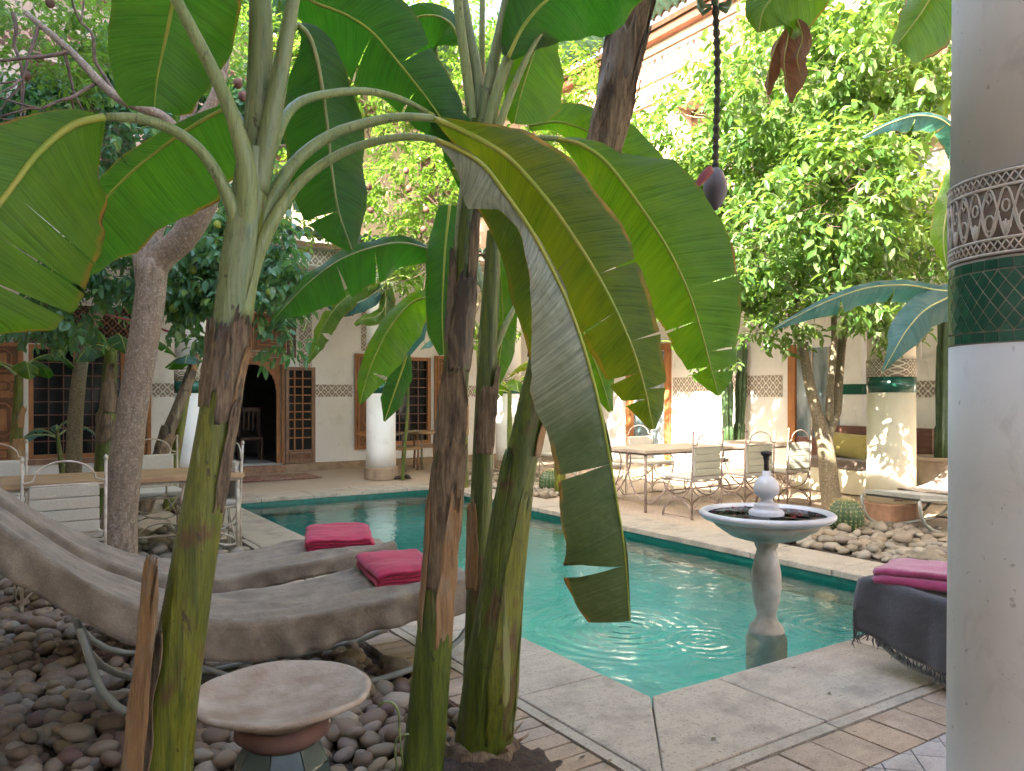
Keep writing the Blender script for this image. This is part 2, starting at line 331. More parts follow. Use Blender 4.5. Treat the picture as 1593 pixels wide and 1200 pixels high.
M['leaf_olive'] = leaf_mat('olive_banana_leaf', (0.045, 0.08, 0.010), (0.055, 0.09, 0.014), (0.30, 0.48, 0.008), edge=(0.44, 0.27, 0.03), e0=0.86)
M['leaf_sheen'] = leaf_mat('painted_sheen_banana_leaf', (0.40, 0.42, 0.30), (0.40, 0.42, 0.30), (0.14, 0.20, 0.03), tr=0.15, vein=100, rough=0.3, sheen_fade=True)  # glare of the sky on the blade put into the base colour
M['leaf_blue_reflection'] = leaf_mat('reflection_tinted_banana_leaf', (0.06, 0.16, 0.19), (0.06, 0.17, 0.20), (0.07, 0.26, 0.16), edge_amt=0.6)  # base colour made bluer to carry a bluish reflection
M['leaf_dry'] = leaf_mat('dry_banana_leaf', (0.22, 0.12, 0.07), (0.26, 0.15, 0.09), (0.35, 0.14, 0.05), edge=(0.12, 0.05, 0.03), tr=0.3, rough=0.7)
def stem_mat(name, a, b, brown, amt):
    n = N(name); cc = n.n('TexCoord'); sp = n.n('SeparateXYZ'); n.t.links.new(cc.outputs['UV'], sp.inputs[0])
    # streaks along the stem; u wraps, so use object coordinates squeezed along z
    ob = n.coord('Object', (1, 1, 0.06)); ob2 = n.coord('Object', (1, 1, 0.35))
    st = n.noise(ob, 42, 4, 0.6); st2 = n.noise(ob2, 9, 5, 0.6, 0.8)
    col = n.mix(n.ramp(st, [(0.35, 0.0), (0.65, 1.0)]), a, b)
    col = n.mix(n.ramp(st2, [(0.62 - amt * 0.25, 0.0), (0.70 - amt * 0.22, 0.85)]), col, brown)
    bl = n.noise(n.coord('Object', (1, 1, 0.5)), 26, 4, 0.7); col = n.mix(n.ramp(bl, [(0.63, 0.0), (0.68, 0.85)]), col, (0.035, 0.018, 0.012))
    fine = n.noise(ob, 170, 3, 0.7); col = n.mix(n.ramp(fine, [(0.52, 0.0), (0.66, 0.55)]), col, tuple(x * 0.35 for x in b))
    pale = n.ramp(n.noise(ob, 20, 2), [(0.66, 0.0), (0.70, 0.5)]); col = n.mix(pale, col, (0.35, 0.36, 0.16))
    return n.done(n.bsdf(col, 0.4, n.bump(n.math('ADD', st, n.math('MULTIPLY', fine, 0.35)), 0.6, 0.009)))
M['stem'] = stem_mat('green_pseudostem', (0.12, 0.15, 0.014), (0.045, 0.07, 0.008), (0.10, 0.045, 0.02), 0.25)
M['stem_yellow'] = stem_mat('yellow_green_pseudostem', (0.18, 0.18, 0.014), (0.07, 0.09, 0.008), (0.11, 0.05, 0.02), 0.3)
M['stem_pale'] = stem_mat('pale_grey_green_stem', (0.25, 0.28, 0.13), (0.17, 0.22, 0.09), (0.2, 0.15, 0.07), 0.1)
M['stem_brown'] = stem_mat('brown_pseudostem', (0.21, 0.15, 0.09), (0.105, 0.07, 0.042), (0.04, 0.024, 0.016), 0.45)
def dry_mat(name, a, b, c):
    n = N(name); ob = n.coord('Object', (1, 1, 0.08)); f = n.noise(ob, 90, 6, 0.75)
    col = n.mix(n.ramp(f, [(0.38, 0.0), (0.6, 1.0)]), a, b); col = n.mix(n.ramp(n.noise(n.coord('Object', (1, 1, 0.5)), 14, 4), [(0.5, 0.0), (0.7, 0.8)]), col, c)
    return n.done(n.bsdf(col, 0.8, n.bump(f, 0.9, 0.009)))
M['dry'] = dry_mat('dry_brown_sheath', (0.30, 0.215, 0.13), (0.125, 0.08, 0.045), (0.04, 0.024, 0.016))
M['dry_orange'] = dry_mat('dry_orange_sheath', (0.42, 0.23, 0.09), (0.24, 0.14, 0.07), (0.34, 0.26, 0.17))
M['petiole'] = stem_mat('petiole', (0.27, 0.31, 0.12), (0.21, 0.26, 0.085), (0.3, 0.2, 0.09), 0.02)
M['rib'] = simple('leaf_midrib', (0.27, 0.36, 0.04), (0.38, 0.36, 0.06), 0.45, 6, 0.1)
M['rib_pale'] = simple('pale_midrib', (0.24, 0.29, 0.10), (0.28, 0.27, 0.10), 0.45, 6, 0.1)
def foliage(name, cols, trans, tr=0.4, rough=0.32):
    n = N(name); g = n.n('NewGeometry'); r = g.outputs['Random Per Island']
    c = n.ramp(r, [(i / (len(cols) - 1), c) for i, c in enumerate(cols)])
    b = n.bsdf(c, rough); t = n.n('BsdfTranslucent'); t.inputs[0].default_value = (*trans, 1)
    mx = n.n('MixShader'); mx.inputs[0].default_value = tr; n.t.links.new(b.outputs[0], mx.inputs[1]); n.t.links.new(t.outputs[0], mx.inputs[2])
    return n.done(mx)
M['orange_leaves'] = foliage('orange_tree_leaves', [(0.04, 0.10, 0.025), (0.08, 0.16, 0.04), (0.20, 0.27, 0.12), (0.055, 0.13, 0.03), (0.12, 0.17, 0.03)], (0.30, 0.50, 0.06), 0.33, 0.2)
M['lemon_leaves'] = foliage('lemon_tree_leaves', [(0.06, 0.15, 0.07), (0.09, 0.19, 0.11), (0.11, 0.23, 0.14), (0.15, 0.24, 0.05)], (0.18, 0.42, 0.07), 0.32, 0.22)
M['light_leaves'] = foliage('light_tree_leaves', [(0.07, 0.14, 0.02), (0.11, 0.2, 0.02), (0.14, 0.22, 0.03)], (0.26, 0.46, 0.05), 0.45)
def bark(name, a, b, c):
    n = N(name); v = n.coord('Object', (1, 1, 0.4)); f = n.noise(v, 28, 6, 0.7)
    col = n.mix(n.ramp(f, [(0.35, 0.0), (0.62, 1.0)]), a, b); col = n.mix(n.ramp(n.noise(n.coord(), 3, 4), [(0.4, 0.0), (0.65, 0.8)]), col, c)
    col = n.mix(n.ramp(n.noise(n.coord(), 55, 4, 0.8), [(0.52, 0.0), (0.62, 0.75)]), col, (0.40, 0.36, 0.30))
    return n.done(n.bsdf(col, 0.85, n.bump(f, 0.8, 0.014)))
M['bark'] = bark('grey_bark', (0.31, 0.24, 0.175), (0.14, 0.10, 0.072), (0.22, 0.155, 0.11))
M['bark_olive'] = bark('olive_bark', (0.26, 0.20, 0.12), (0.16, 0.12, 0.07), (0.20, 0.165, 0.09))
M['twig'] = simple('twig_bark', (0.16, 0.10, 0.075), (0.09, 0.06, 0.045), 0.85, 20)
M['lemon'] = simple('green_citrus', (0.30, 0.36, 0.03), (0.18, 0.26, 0.03), 0.45, 6, 0.2, 80)
M['dryfruit'] = simple('dried_pomegranate', (0.16, 0.07, 0.04), (0.09, 0.04, 0.03), 0.7, 12)
M['cactus'] = simple('cactus_skin', (0.028, 0.06, 0.022), (0.055, 0.10, 0.035), 0.5, 9)
M['spine'] = simple('cactus_spines', (0.50, 0.42, 0.18), (0.6, 0.5, 0.28), 0.6)
M['bud'] = simple('purple_grey_bract', (0.16, 0.13, 0.145), (0.09, 0.07, 0.085), 0.5, 9, 0.3, 30)
M['bract_red'] = simple('red_bract', (0.22, 0.008, 0.01), (0.13, 0.006, 0.008), 0.5, 9)
M['rachis'] = simple('rachis', (0.07, 0.055, 0.03), (0.03, 0.028, 0.018), 0.7, 40, 0.8, 90, 0.006)
M['banana_fruit'] = simple('green_bananas', (0.20, 0.27, 0.12), (0.12, 0.18, 0.07), 0.5, 10)

# furniture
def wood(name, a, b, stretch=(1, 1, 0.08), sc=30, rough=0.55):
    n = N(name); v = n.coord('Object', stretch); f = n.noise(v, sc, 5, 0.6, 0.4)
    col = n.mix(n.ramp(f, [(0.35, 0.0), (0.65, 1.0)]), a, b); col = n.mix(n.ramp(n.noise(n.coord(), 5, 5), [(0.45, 0.0), (0.75, 0.6)]), col, tuple(x * 0.55 for x in b))
    return n.done(n.bsdf(col, rough, n.bump(f, 0.3, 0.003)))
M['cedar'] = wood('cedar', (0.43, 0.185, 0.065), (0.31, 0.125, 0.045))
M['cedar_groove_shade'] = wood('cedar_groove_shade', (0.20, 0.08, 0.03), (0.14, 0.055, 0.022))  # darker copy of cedar: shade of the panel recess put into the colour
M['cedar_dark'] = wood('dark_cedar', (0.16, 0.075, 0.04), (0.09, 0.04, 0.025))
M['cedar_worn'] = wood('worn_cedar', (0.30, 0.17, 0.10), (0.20, 0.11, 0.065))
M['pale_wood'] = wood('sunlit_pale_wood', (0.50, 0.41, 0.32), (0.40, 0.31, 0.24), (0.08, 1, 1))  # lightened wood: sunlight on the patio table put into the colour
M['table_wood'] = wood('table_wood', (0.46, 0.29, 0.15), (0.34, 0.21, 0.11), (0.08, 1, 1))
M['rosewood'] = wood('reddish_bench_wood', (0.22, 0.10, 0.075), (0.15, 0.065, 0.05), (0.1, 0.1, 1))
n = N('window_glass'); b = n.bsdf((0.012, 0.014, 0.016), 0.08); M['glass'] = n.done(b)
n = N('pale_door_glass'); b = n.bsdf(n.mix(n.ramp(n.noise(n.coord('Object', (1, 1, 0.3)), 3, 4), [(0.4, 0.0), (0.65, 1.0)]), (0.10, 0.14, 0.15), (0.42, 0.48, 0.50)), 0.1); M['glass_pale'] = n.done(b)
M['dark'] = simple('dark_interior', (0.03, 0.028, 0.026), rough=0.9)
M['iron_white'] = simple('cream_painted_iron', (0.52, 0.48, 0.40), (0.34, 0.27, 0.20), 0.45, 16, 0.3, 60, metallic=0) if False else simple('cream_painted_iron', (0.54, 0.50, 0.43), (0.36, 0.29, 0.21), 0.45, 16, 0.3, 60)
M['iron_rust'] = simple('worn_iron', (0.30, 0.25, 0.22), (0.20, 0.13, 0.10), 0.55, 18, 0.3, 60)
M['alu'] = simple('grey_green_tube', (0.30, 0.31, 0.27), (0.22, 0.225, 0.195), 0.4, 8, 0.1)
def fabric(name, a, b, rough=0.9, sc=3, weave=420, bd=0.0025, sheen=0.3):
    n = N(name); v = n.coord()
    col = n.mix(n.ramp(n.noise(v, sc, 6, 0.6), [(0.3, 0.0), (0.7, 1.0)]), a, b)
    col = n.mix(n.ramp(n.noise(v, 160, 2), [(0.4, 0.0), (0.65, 0.35)]), col, tuple(x * 0.6 for x in b))
    nb = n.bump(n.noise(v, weave * 0.35, 3), 0.35, bd); nb = n.bump(n.noise(v, 30, 5, 0.65, 0.8), 0.4, 0.010, nb)
    bs = n.bsdf(col, rough, nb); bs.inputs['Sheen Weight'].default_value = sheen; bs.inputs['Sheen Roughness'].default_value = 0.6
    return n.done(bs)
M['cover'] = fabric('taupe_towelling', (0.26, 0.205, 0.145), (0.12, 0.09, 0.062), 0.95, 9, sheen=0.1)
M['cover_grey'] = fabric('charcoal_towelling', (0.052, 0.048, 0.050), (0.034, 0.031, 0.034), 0.95, 5)
M['cover_beige'] = fabric('beige_towelling', (0.36, 0.27, 0.20), (0.28, 0.2, 0.15), 0.95, 5)
M['cushion'] = fabric('cream_cushion', (0.60, 0.57, 0.51), (0.50, 0.47, 0.40), 0.85, 5, bd=0.001)
M['cream_canvas'] = fabric('cream_canvas', (0.50, 0.47, 0.40), (0.42, 0.39, 0.32), 0.85, 5, bd=0.001)
M['sage'] = fabric('sage_canvas', (0.34, 0.33, 0.24), (0.27, 0.27, 0.20), 0.85, 5, bd=0.001)
M['mattress'] = fabric('grey_mattress', (0.30, 0.30, 0.25), (0.22, 0.22, 0.185), 0.85, 5)
M['towel'] = fabric('fuchsia_towel', (0.42, 0.005, 0.060), (0.27, 0.002, 0.032), 0.95, 9, bd=0.006, sheen=0.15)
M['towel_purple'] = fabric('magenta_towel', (0.34, 0.012, 0.10), (0.24, 0.008, 0.07), 0.95, 7, bd=0.006, sheen=0.5)
M['yellow'] = fabric('yellow_cushion', (0.50, 0.42, 0.13), (0.42, 0.34, 0.09))
M['seat_brown'] = fabric('brown_tweed', (0.22, 0.16, 0.12), (0.14, 0.10, 0.08), sc=30)
M['terracotta'] = simple('weathered_terracotta', (0.42, 0.34, 0.26), (0.27, 0.19, 0.13), 0.85, 7, 0.9, 45, 0.006, 10)
M['terracotta_dark'] = simple('dark_terracotta', (0.20, 0.10, 0.07), (0.12, 0.06, 0.045), 0.8, 6)
M['green_slate'] = simple('dull_green_tile', (0.055, 0.085, 0.065), (0.03, 0.05, 0.04), 0.4, 8, 0.3, 30, 0.004)
M['clay'] = simple('bare_clay', (0.33, 0.19, 0.12), (0.22, 0.13, 0.085), 0.85, 12)
M['pot'] = simple('pale_pot', (0.55, 0.46, 0.36), (0.43, 0.34, 0.26), 0.8, 5)
n = N('kilim'); v = n.coord('Object', (1, 1, 1)); ck = n.n('TexVoronoi', feature='F1', distance='MANHATTAN'); n.t.links.new(v, ck.inputs['Vector']); ck.inputs['Scale'].default_value = 5
M['rug'] = n.done(n.bsdf(n.ramp(ck.outputs['Distance'], [(0.0, (0.05, 0.06, 0.08)), (0.25, (0.30, 0.10, 0.06)), (0.45, (0.33, 0.24, 0.17)), (0.6, (0.22, 0.07, 0.05)), (0.9, (0.3, 0.2, 0.14))], 'CONSTANT'), 0.95))
M['roof_tile'] = simple('green_roof_tile', (0.20, 0.36, 0.30), (0.12, 0.26, 0.21), 0.35, 14)
M['roof_clay'] = simple('clay_tile_edge', (0.36, 0.25, 0.16), (0.24, 0.16, 0.10), 0.8, 14)
M['petal'] = simple('rose_petal', (0.30, 0.02, 0.03), (0.2, 0.01, 0.02), 0.6)
M['cord'] = simple('pink_cord', (0.45, 0.08, 0.10), rough=0.8)
M['shoe'] = simple('dark_leather', (0.035, 0.02, 0.015), rough=0.6)

# ================================================================== ground, pool, paving
PX0, PX1, PY0, PY1 = 2.57, 5.78, 2.72, 11.05
def sheet(name, rects, z, mat, **k):
    m = MB()
    for (x0, y0, x1, y1) in rects:
        m.add([(x0, y0, z), (x1, y0, z), (x1, y1, z), (x0, y1, z)], [(0, 1, 2, 3)])
    return tag(m.build(name, mat), kind='structure', **k)
sheet('ground', [(-60, -60, 60, PY0 - .02), (-60, PY1 + .02, 60, 70), (-60, PY0 - .02, PX0 - .02, PY1 + .02), (PX1 + .02, PY0 - .02, 60, PY1 + .02)], -0.045, M['soil'])
BX0, BX1, BY0, BY1 = -0.35, 1.79, 0.9, 9.0
paving = sheet('courtyard_paving', [(-6, -8, BX0, 16), (BX0, BY1, PX0 - .3, 16), (BX0, -8, 14, BY0), (PX0 - .3, PY1 + .3, 14, 16), (PX1 + .3, PY0 - .3, 14, PY1 + .3), (BX1, 0.9, 14, PY0 - .3), (BX1, PY0 - .3, PX0 - .3, PY1 + .3)], -0.012, M['paving'])
basin = MB()
cove = [(0, -.03), (0, -.28)] + [(.85 * (1 - math.cos(a * math.pi / 20)), -.28 - .72 * math.sin(a * math.pi / 20)) for a in range(1, 11)]   # walls curve into the floor
for (o_, z_) in cove: basin.v += [(PX0 + o_, PY0 + o_, z_), (PX1 - o_, PY0 + o_, z_), (PX1 - o_, PY1 - o_, z_), (PX0 + o_, PY1 - o_, z_)]; basin.uv += [(0, 0)] * 4
for i in range(len(cove) - 1):
    for k in range(4): basin.f.append((i * 4 + k, i * 4 + (k + 1) % 4, i * 4 + 4 + (k + 1) % 4, i * 4 + 4 + k))
basin.f.append(tuple(range(4 * len(cove) - 4, 4 * len(cove))))
pool = tag(basin.build('swimming_pool', M['pool'], smooth=True), kind='structure')
rim = MB(); e = 0.006
for (x0, y0, x1, y1) in ((PX0, PY0, PX1, PY0 + e), (PX0, PY1 - e, PX1, PY1), (PX0, PY0 + e, PX0 + e, PY1 - e), (PX1 - e, PY0 + e, PX1, PY1 - e)):
    rim.box((x0, y0, -.26), (x1, y1, -.034))
rim.build('waterline_band', M['pool_rim'], pool)
wg = MB(); nx, ny = 2, 2
wg.add([(PX0 - .01, PY0 - .01, -.092), (PX1 + .01, PY0 - .01, -.092), (PX1 + .01, PY1 + .01, -.092), (PX0 - .01, PY1 + .01, -.092)], [(0, 1, 2, 3)])
tag(wg.build('pool_water', M['water']), kind='structure')
# coping: travertine slabs with a rounded nose overhanging the water, mitred at the corners
cop = empty('pool_coping', kind='structure')
def prism(poly, z0, z1):
    n = len(poly); return MB().add([(x, y, z0) for x, y in poly] + [(x, y, z1) for x, y in poly],
        [tuple(range(n - 1, -1, -1)), tuple(range(n, 2 * n))] + [(i, (i + 1) % n, n + (i + 1) % n, n + i) for i in range(n)])
def slab(poly, z1=0.012, z0=-.045, mat='travertine', name='slab', parent=None, bev=.004):
    cx = sum(p[0] for p in poly) / len(poly); cy = sum(p[1] for p in poly) / len(poly)
    pol = [(cx + (x - cx) * (1 - .0035 / max(.05, abs(x - cx))) if abs(x - cx) > .01 else x, cy + (y - cy) * (1 - .0035 / max(.05, abs(y - cy))) if abs(y - cy) > .01 else y) for x, y in poly]
    o = prism([(x - cx, y - cy) for x, y in pol], z0, z1 + rnd.uniform(-.0015, .0015)).build(name, M[mat], parent, bevel=bev)
    o.location = (cx, cy, 0); o.rotation_euler = (rnd.gauss(0, .001), rnd.gauss(0, .001), 0); return o
WL, WN, WR, WF = .5, .6, .56, .56; nose = .035
ix0, ix1, iy0, iy1 = PX0 + nose, PX1 - nose, PY0 + nose, PY1 - nose
ox0, ox1, oy0, oy1 = PX0 - WL, PX1 + WR, PY0 - WN, PY1 + WF
def run(a0, a1, step):
    k = max(1, round((a1 - a0) / step)); return [a0 + (a1 - a0) * i / k for i in range(k + 1)]
for side, (st) in (('L', 1.02), ('R', .82), ('N', .95), ('F', .8)):
    if side in 'LR':
        xi, xo = (ix0, ox0) if side == 'L' else (ix1, ox1); ys = run(iy0 + .35, iy1 - .35, st); ys = [None] + ys + [None]
        for a, b in zip(ys[:-1], ys[1:]):
            if a is None: poly = [(xi, iy0), (xi, b), (xo, b), (xo, oy0)]
            elif b is None: poly = [(xi, a), (xi, iy1), (xo, oy1), (xo, a)]
            else: poly = [(xi, a), (xi, b), (xo, b), (xo, a)]
            slab(poly, parent=cop, bev=.008)
    else:
        yi, yo = (iy0, oy0) if side == 'N' else (iy1, oy1); xs = [None] + run(ix0 + .45, ix1 - .45, st) + [None]
        for a, b in zip(xs[:-1], xs[1:]):
            if a is None: poly = [(ix0, yi), (b, yi), (b, yo), (ox0, yo)]
            elif b is None: poly = [(a, yi), (ix1, yi), (ox1, yo), (a, yo)]
            else: poly = [(a, yi), (b, yi), (b, yo), (a, yo)]
            slab(poly, parent=cop, bev=.008)
# bejmat border and tiled terrace beside the coping
terr = empty('tiled_border', kind='structure')
def rect(x0, y0, x1, y1): return [(x0, y0), (x1, y0), (x1, y1), (x0, y1)]
for a, b in zip(run(1.95, 8, .9)[:-1], run(1.95, 8, .9)[1:]): slab(rect(2.005, a, 2.066, b), .008, -.04, 'travertine', 'edging_strip', terr, 0)
for a, b in zip(run(2.07, 7.9, .9)[:-1], run(2.07, 7.9, .9)[1:]): slab(rect(a, 2.052, b, 2.116), .008, -.04, 'travertine', 'edging_strip', terr, 0)
y = 1.78
while y < 6.5:
    slab(rect(1.79, y, 2.001, y + .098), .004 + rnd.uniform(-.002, .002), -.04, 'bejmat', 'brick', terr, .003); y += .101
x = 2.005
while x < 6.0:
    wd = .205; slab(rect(x, 1.778, x + wd, 2.048), .004 + rnd.uniform(-.002, .002), -.04, 'bejmat', 'brick', terr, .003); x += wd + .003
# square tiles laid on the diagonal, then plain paving beyond
cnt = 0
for i in range(-26, 26):
    for j in range(-26, 26):
        s = .148; cx = 3.6 + (i + j) * s / math.sqrt(2); cy = .9 + (i - j) * s / math.sqrt(2)
        if 2.15 < cx < 5.2 and .95 < cy < 1.772 + s * .70 and cnt < 250:
            h = (s - .004) / math.sqrt(2); top = 1.772 - cy; poly = [(-h, 0), (0, -h), (h, 0), (0, h)]
            if top < h: poly = [(-h, 0), (0, -h), (h, 0), (h - top, top), (top - h, top)] if top > 0 else ([(-h - top, top), (0, -h), (h + top, top)] if top > -h + .02 else None)
            if not poly: continue
            o = prism(poly, -.04, .004 + rnd.uniform(-.0015, .0015)).build('tile', M['slab'], terr, bevel=.003); o.location = (cx, cy, 0); cnt += 1
# cut half tiles closing the diagonal field against the border
k0 = 0
for i in range(0, 20):
    s = .148; D = s * math.sqrt(2); cx = 2.2 + i * D
    rows = [.9 + j * D / 2 for j in range(20)]
    pass
sheet('mortar_bed', [(1.80, .92, 8.2, 2.11), (1.80, 2.11, 2.06, 8.2)], -.006, M['mortar'])

# pebbles
def pebble_mesh(seed, mat, name='pebble'):
    import bmesh
    r = random.Random(seed); bm = bmesh.new(); bmesh.ops.create_icosphere(bm, subdivisions=2, radius=.5)
    ax = (r.uniform(.95, 1.25), r.uniform(.72, .92), r.uniform(.50, .70)); off = Vector((seed * 3.1, seed * 1.7, 0))
    for v in bm.verts:
        v.co = v.co * (1 + .22 * noise.noise(v.co * 1.9 + off)); v.co.x *= ax[0]; v.co.y *= ax[1]; v.co.z *= ax[2]
    me = bpy.data.meshes.new(name); bm.to_mesh(me); bm.free(); me.polygons.foreach_set('use_smooth', [True] * len(me.polygons)); me.materials.append(mat); return me
def pebble_field(parent, rectlist, size, mat, n_single, excl, seed, camsort=True, layers=1.0, zb=-.045):
    r = random.Random(seed); vs = [pebble_mesh(seed * 10 + i, mat) for i in range(8)]; pts = []
    for (x0, y0, x1, y1) in rectlist:
        sx, sy = size * .90, size * .76; ny = int((y1 - y0) / sy); nx = int((x1 - x0) / sx)
        for j in range(ny):
            for i in range(nx):
                for L in range(2 if r.random() < layers * .35 else 1):
                    x = x0 + (i + .5 + (.5 if j % 2 else 0)) * sx + r.gauss(0, size * .17) + L * size * .4; y = y0 + (j + .5) * sy + r.gauss(0, size * .17)
                    if any((x - ex) ** 2 + (y - ey) ** 2 < er * er for ex, ey, er in excl): continue
                    s = size * r.uniform(.68, 1.22) * (1 if r.random() > .06 else 1.3)
                    z = zb + s * .27 + L * size * .32 + r.uniform(-.008, .012)
                    pts.append((x, y, z, s, r.uniform(-.35, .35), r.uniform(-.3, .3), r.uniform(0, 6.28), r.randrange(8)))
    def rank(p):
        v = Vector((p[0], p[1], 0)) - Vector((0, 0, 0)); d = v.dot(FW); k = v.dot(RT) / max(d, .01)
        py = HOR + FPX * CAMH / max(d, .1); vis = d > .5 and -.67 < k < .62 and py < 1225
        return (0 if vis else 1, d)
    pts.sort(key=rank); rest = MB()
    for i, p in enumerate(pts):
        me = vs[p[7]]
        if i < n_single: instance(me, 'pebble', p[:3], parent, p[4:7], (p[3],) * 3)
        else:
            mt = Matrix.Translation(p[:3]) @ Matrix.Rotation(p[6], 4, 'Z') @ Matrix.Rotation(p[4], 4, 'X') @ Matrix.Rotation(p[5], 4, 'Y') @ Matrix.Scale(p[3], 4)
            rest.add([mt @ v.co for v in me.vertices], [tuple(f.vertices) for f in me.polygons])
    if rest.v: tag(rest.build('more_pebbles', mat, parent, smooth=True), kind='stuff')
bed = empty('pebble_bed', kind='structure')
pebble_field(bed, [(BX0, 1.5, BX1 - .03, 7.0)], .108, M['pebble'], 296, [(1.62, 2.66, .27), (.79, 2.6, .12), (1.9, 2.2, .1)], 3)
rbed_s = sheet('garden_bed', [(6.36, 3.3, 8.1, 5.3), (6.36, 9.2, 7.7, 12.2)], -.004, M['soil'])
rbed = empty('garden_pebble_bed', kind='structure')
pebble_field(rbed, [(6.38, 3.0, 8.2, 5.75)], .135, M['pebble_pale'], 290, [(7.35, 4.98, .1)], 5, zb=-.01)
fbed = empty('far_pebble_bed', kind='structure')
pebble_field(fbed, [(6.38, 8.9, 7.7, 12.1), (-.2, 7.0, 1.75, 8.9)], .12, M['pebble_pale'], 60, [], 9, zb=-.01)
# bare soil round the foot of the banana clump
sm = MB(); nr, nsg = 9, 30
for i in range(nr + 1):
    for k in range(nsg):
        a = 2 * math.pi * k / nsg; rr = .34 * i / nr; x = 1.64 + rr * math.cos(a); yy = 2.58 + rr * 1.2 * math.sin(a)
        sm.v.append((x, yy, -.03 + .055 * math.cos(min(1, i / nr) * math.pi / 2) + .02 * noise.noise(Vector((x * 14, yy * 14, 0))))); sm.uv.append((0, 0))
for i in range(nr):
    for k in range(nsg): sm.f.append((i * nsg + k, (i + 1) * nsg + k, (i + 1) * nsg + (k + 1) % nsg, i * nsg + (k + 1) % nsg))
tag(sm.build('soil_mound', M['soil'], smooth=True), kind='structure')

# ================================================================== buildings
WT = 3.9    # underside of the upper floor
YB, XR = 14.9, 11.3
def wall_with(name, axis, plane, thick, a0, a1, z0, z1, holes, mat, parent):
    "wall as butted boxes round rectangular openings; axis 'x' runs along X at Y=plane"
    m = MB(); hs = sorted(holes); cur = a0
    def bx(u0, u1, w0, w1):
        if u1 - u0 < 1e-4 or w1 - w0 < 1e-4: return
        if axis == 'x': m.box((u0, plane, w0), (u1, plane + thick, w1))
        else: m.box((plane, u0, w0), (plane + thick, u1, w1))
    for (h0, h1, b, t) in hs:
        bx(cur, h0, z0, z1); bx(h0, h1, z0, b); bx(h0, h1, t, z1); cur = h1
    bx(cur, a1, z0, z1); return m.build(name, mat, parent)
house = empty('riad_back_wing', (0, 0, 0), label='back wing of the riad with white gallery wall, cedar door and shuttered windows', cat='building')
wall_with('wall', 'x', YB, .35, -6, XR, 0, WT, [(.40, 1.82, .40, 2.28), (3.46, 4.52, .14, 2.16), (6.72, 7.72, .42, 2.25)], M['plaster'], house)
box('plinth', (-6, YB - .12, -.01), (3.44, YB - .002, .135), M['bejmat'], house); box('plinth', (4.54, YB - .12, -.01), (XR, YB - .002, .135), M['bejmat'], house)
box('door_step', (3.442, YB - .22, -.01), (4.538, YB + .34, .125), M['clay'], house, .004)
box('threshold', (3.47, YB - .05, .127), (4.51, YB + 2.6, .139), M['marble'], house)
# dark rooms behind door and windows
def room(x0, x1, y0, y1, z0, z1, mat, name='room'):
    m = MB(); m.add([(x0,y0,z0),(x1,y0,z0),(x1,y1,z0),(x0,y1,z0),(x0,y0,z1),(x1,y0,z1),(x1,y1,z1),(x0,y1,z1)], [(0,1,2,3),(7,6,5,4),(1,2,6,5),(2,3,7,6),(3,0,4,7)])
    return m.build(name, mat, house)
room(2.2, 5.6, YB + .352, YB + 3.4, .12, 3.0, simple('dim_room', (0.16, 0.14, 0.12), rough=.9))
ch = MB()
for i in range(5): ch.box((4.02 + i * .09, YB + 1.2, .75), (4.05 + i * .09, YB + 1.23, 1.15))
ch.box((4.0, YB + 1.19, 1.12), (4.43, YB + 1.24, 1.2)); ch.box((4.0, YB + 1.2, .14), (4.04, YB + 1.24, 1.2)); ch.box((4.4, YB + 1.2, .14), (4.44, YB + 1.24, 1.2)); ch.box((4.0, YB + 1.0, .55), (4.44, YB + 1.4, .6))
ch.box((4.0, YB + 1.0, .14), (4.04, YB + 1.04, .55)); ch.box((4.4, YB + 1.0, .14), (4.44, YB + 1.04, .55))
tag(ch.build('dining_chair', M['cedar_dark']), 'dark wooden chair just inside the open arched doorway', 'chair')
# arched door surround with scalloped edge
dp = MB(); cxd, rw = 3.99, .44; pts = [(3.47, .14), (3.47, 2.16), (4.51, 2.16), (4.51, .14)]
arc = []
for i in range(49):
    a = math.pi * (1 - i / 48); rr = rw - .018 * abs(math.sin(i * math.pi / 3.0)); arc.append((cxd + rr * math.cos(a) * 1.02, 1.55 + rr * math.sin(a) * 1.12))
arc = [(cxd - rw * 1.02, .14)] + arc + [(cxd + rw * 1.02, .14)]
outer = []
for (x, z) in arc:
    outer.append((3.47 if x < cxd - .33 else (4.51 if x > cxd + .33 else x), 2.16 if z > 1.78 or abs(x - cxd) < .34 else z))
nA = len(arc); yy0, yy1 = YB + .05, YB + .10
dp.add([(x, yy0, z) for x, z in arc] + [(x, yy0, z) for x, z in outer] + [(x, yy1, z) for x, z in arc], [(i, i + 1, nA + i + 1, nA + i) for i in range(nA - 1)] + [(i, i + 1, 2 * nA + i + 1, 2 * nA + i) for i in range(nA - 1)])
dp.build('arched_door_surround', M['cedar'], house)
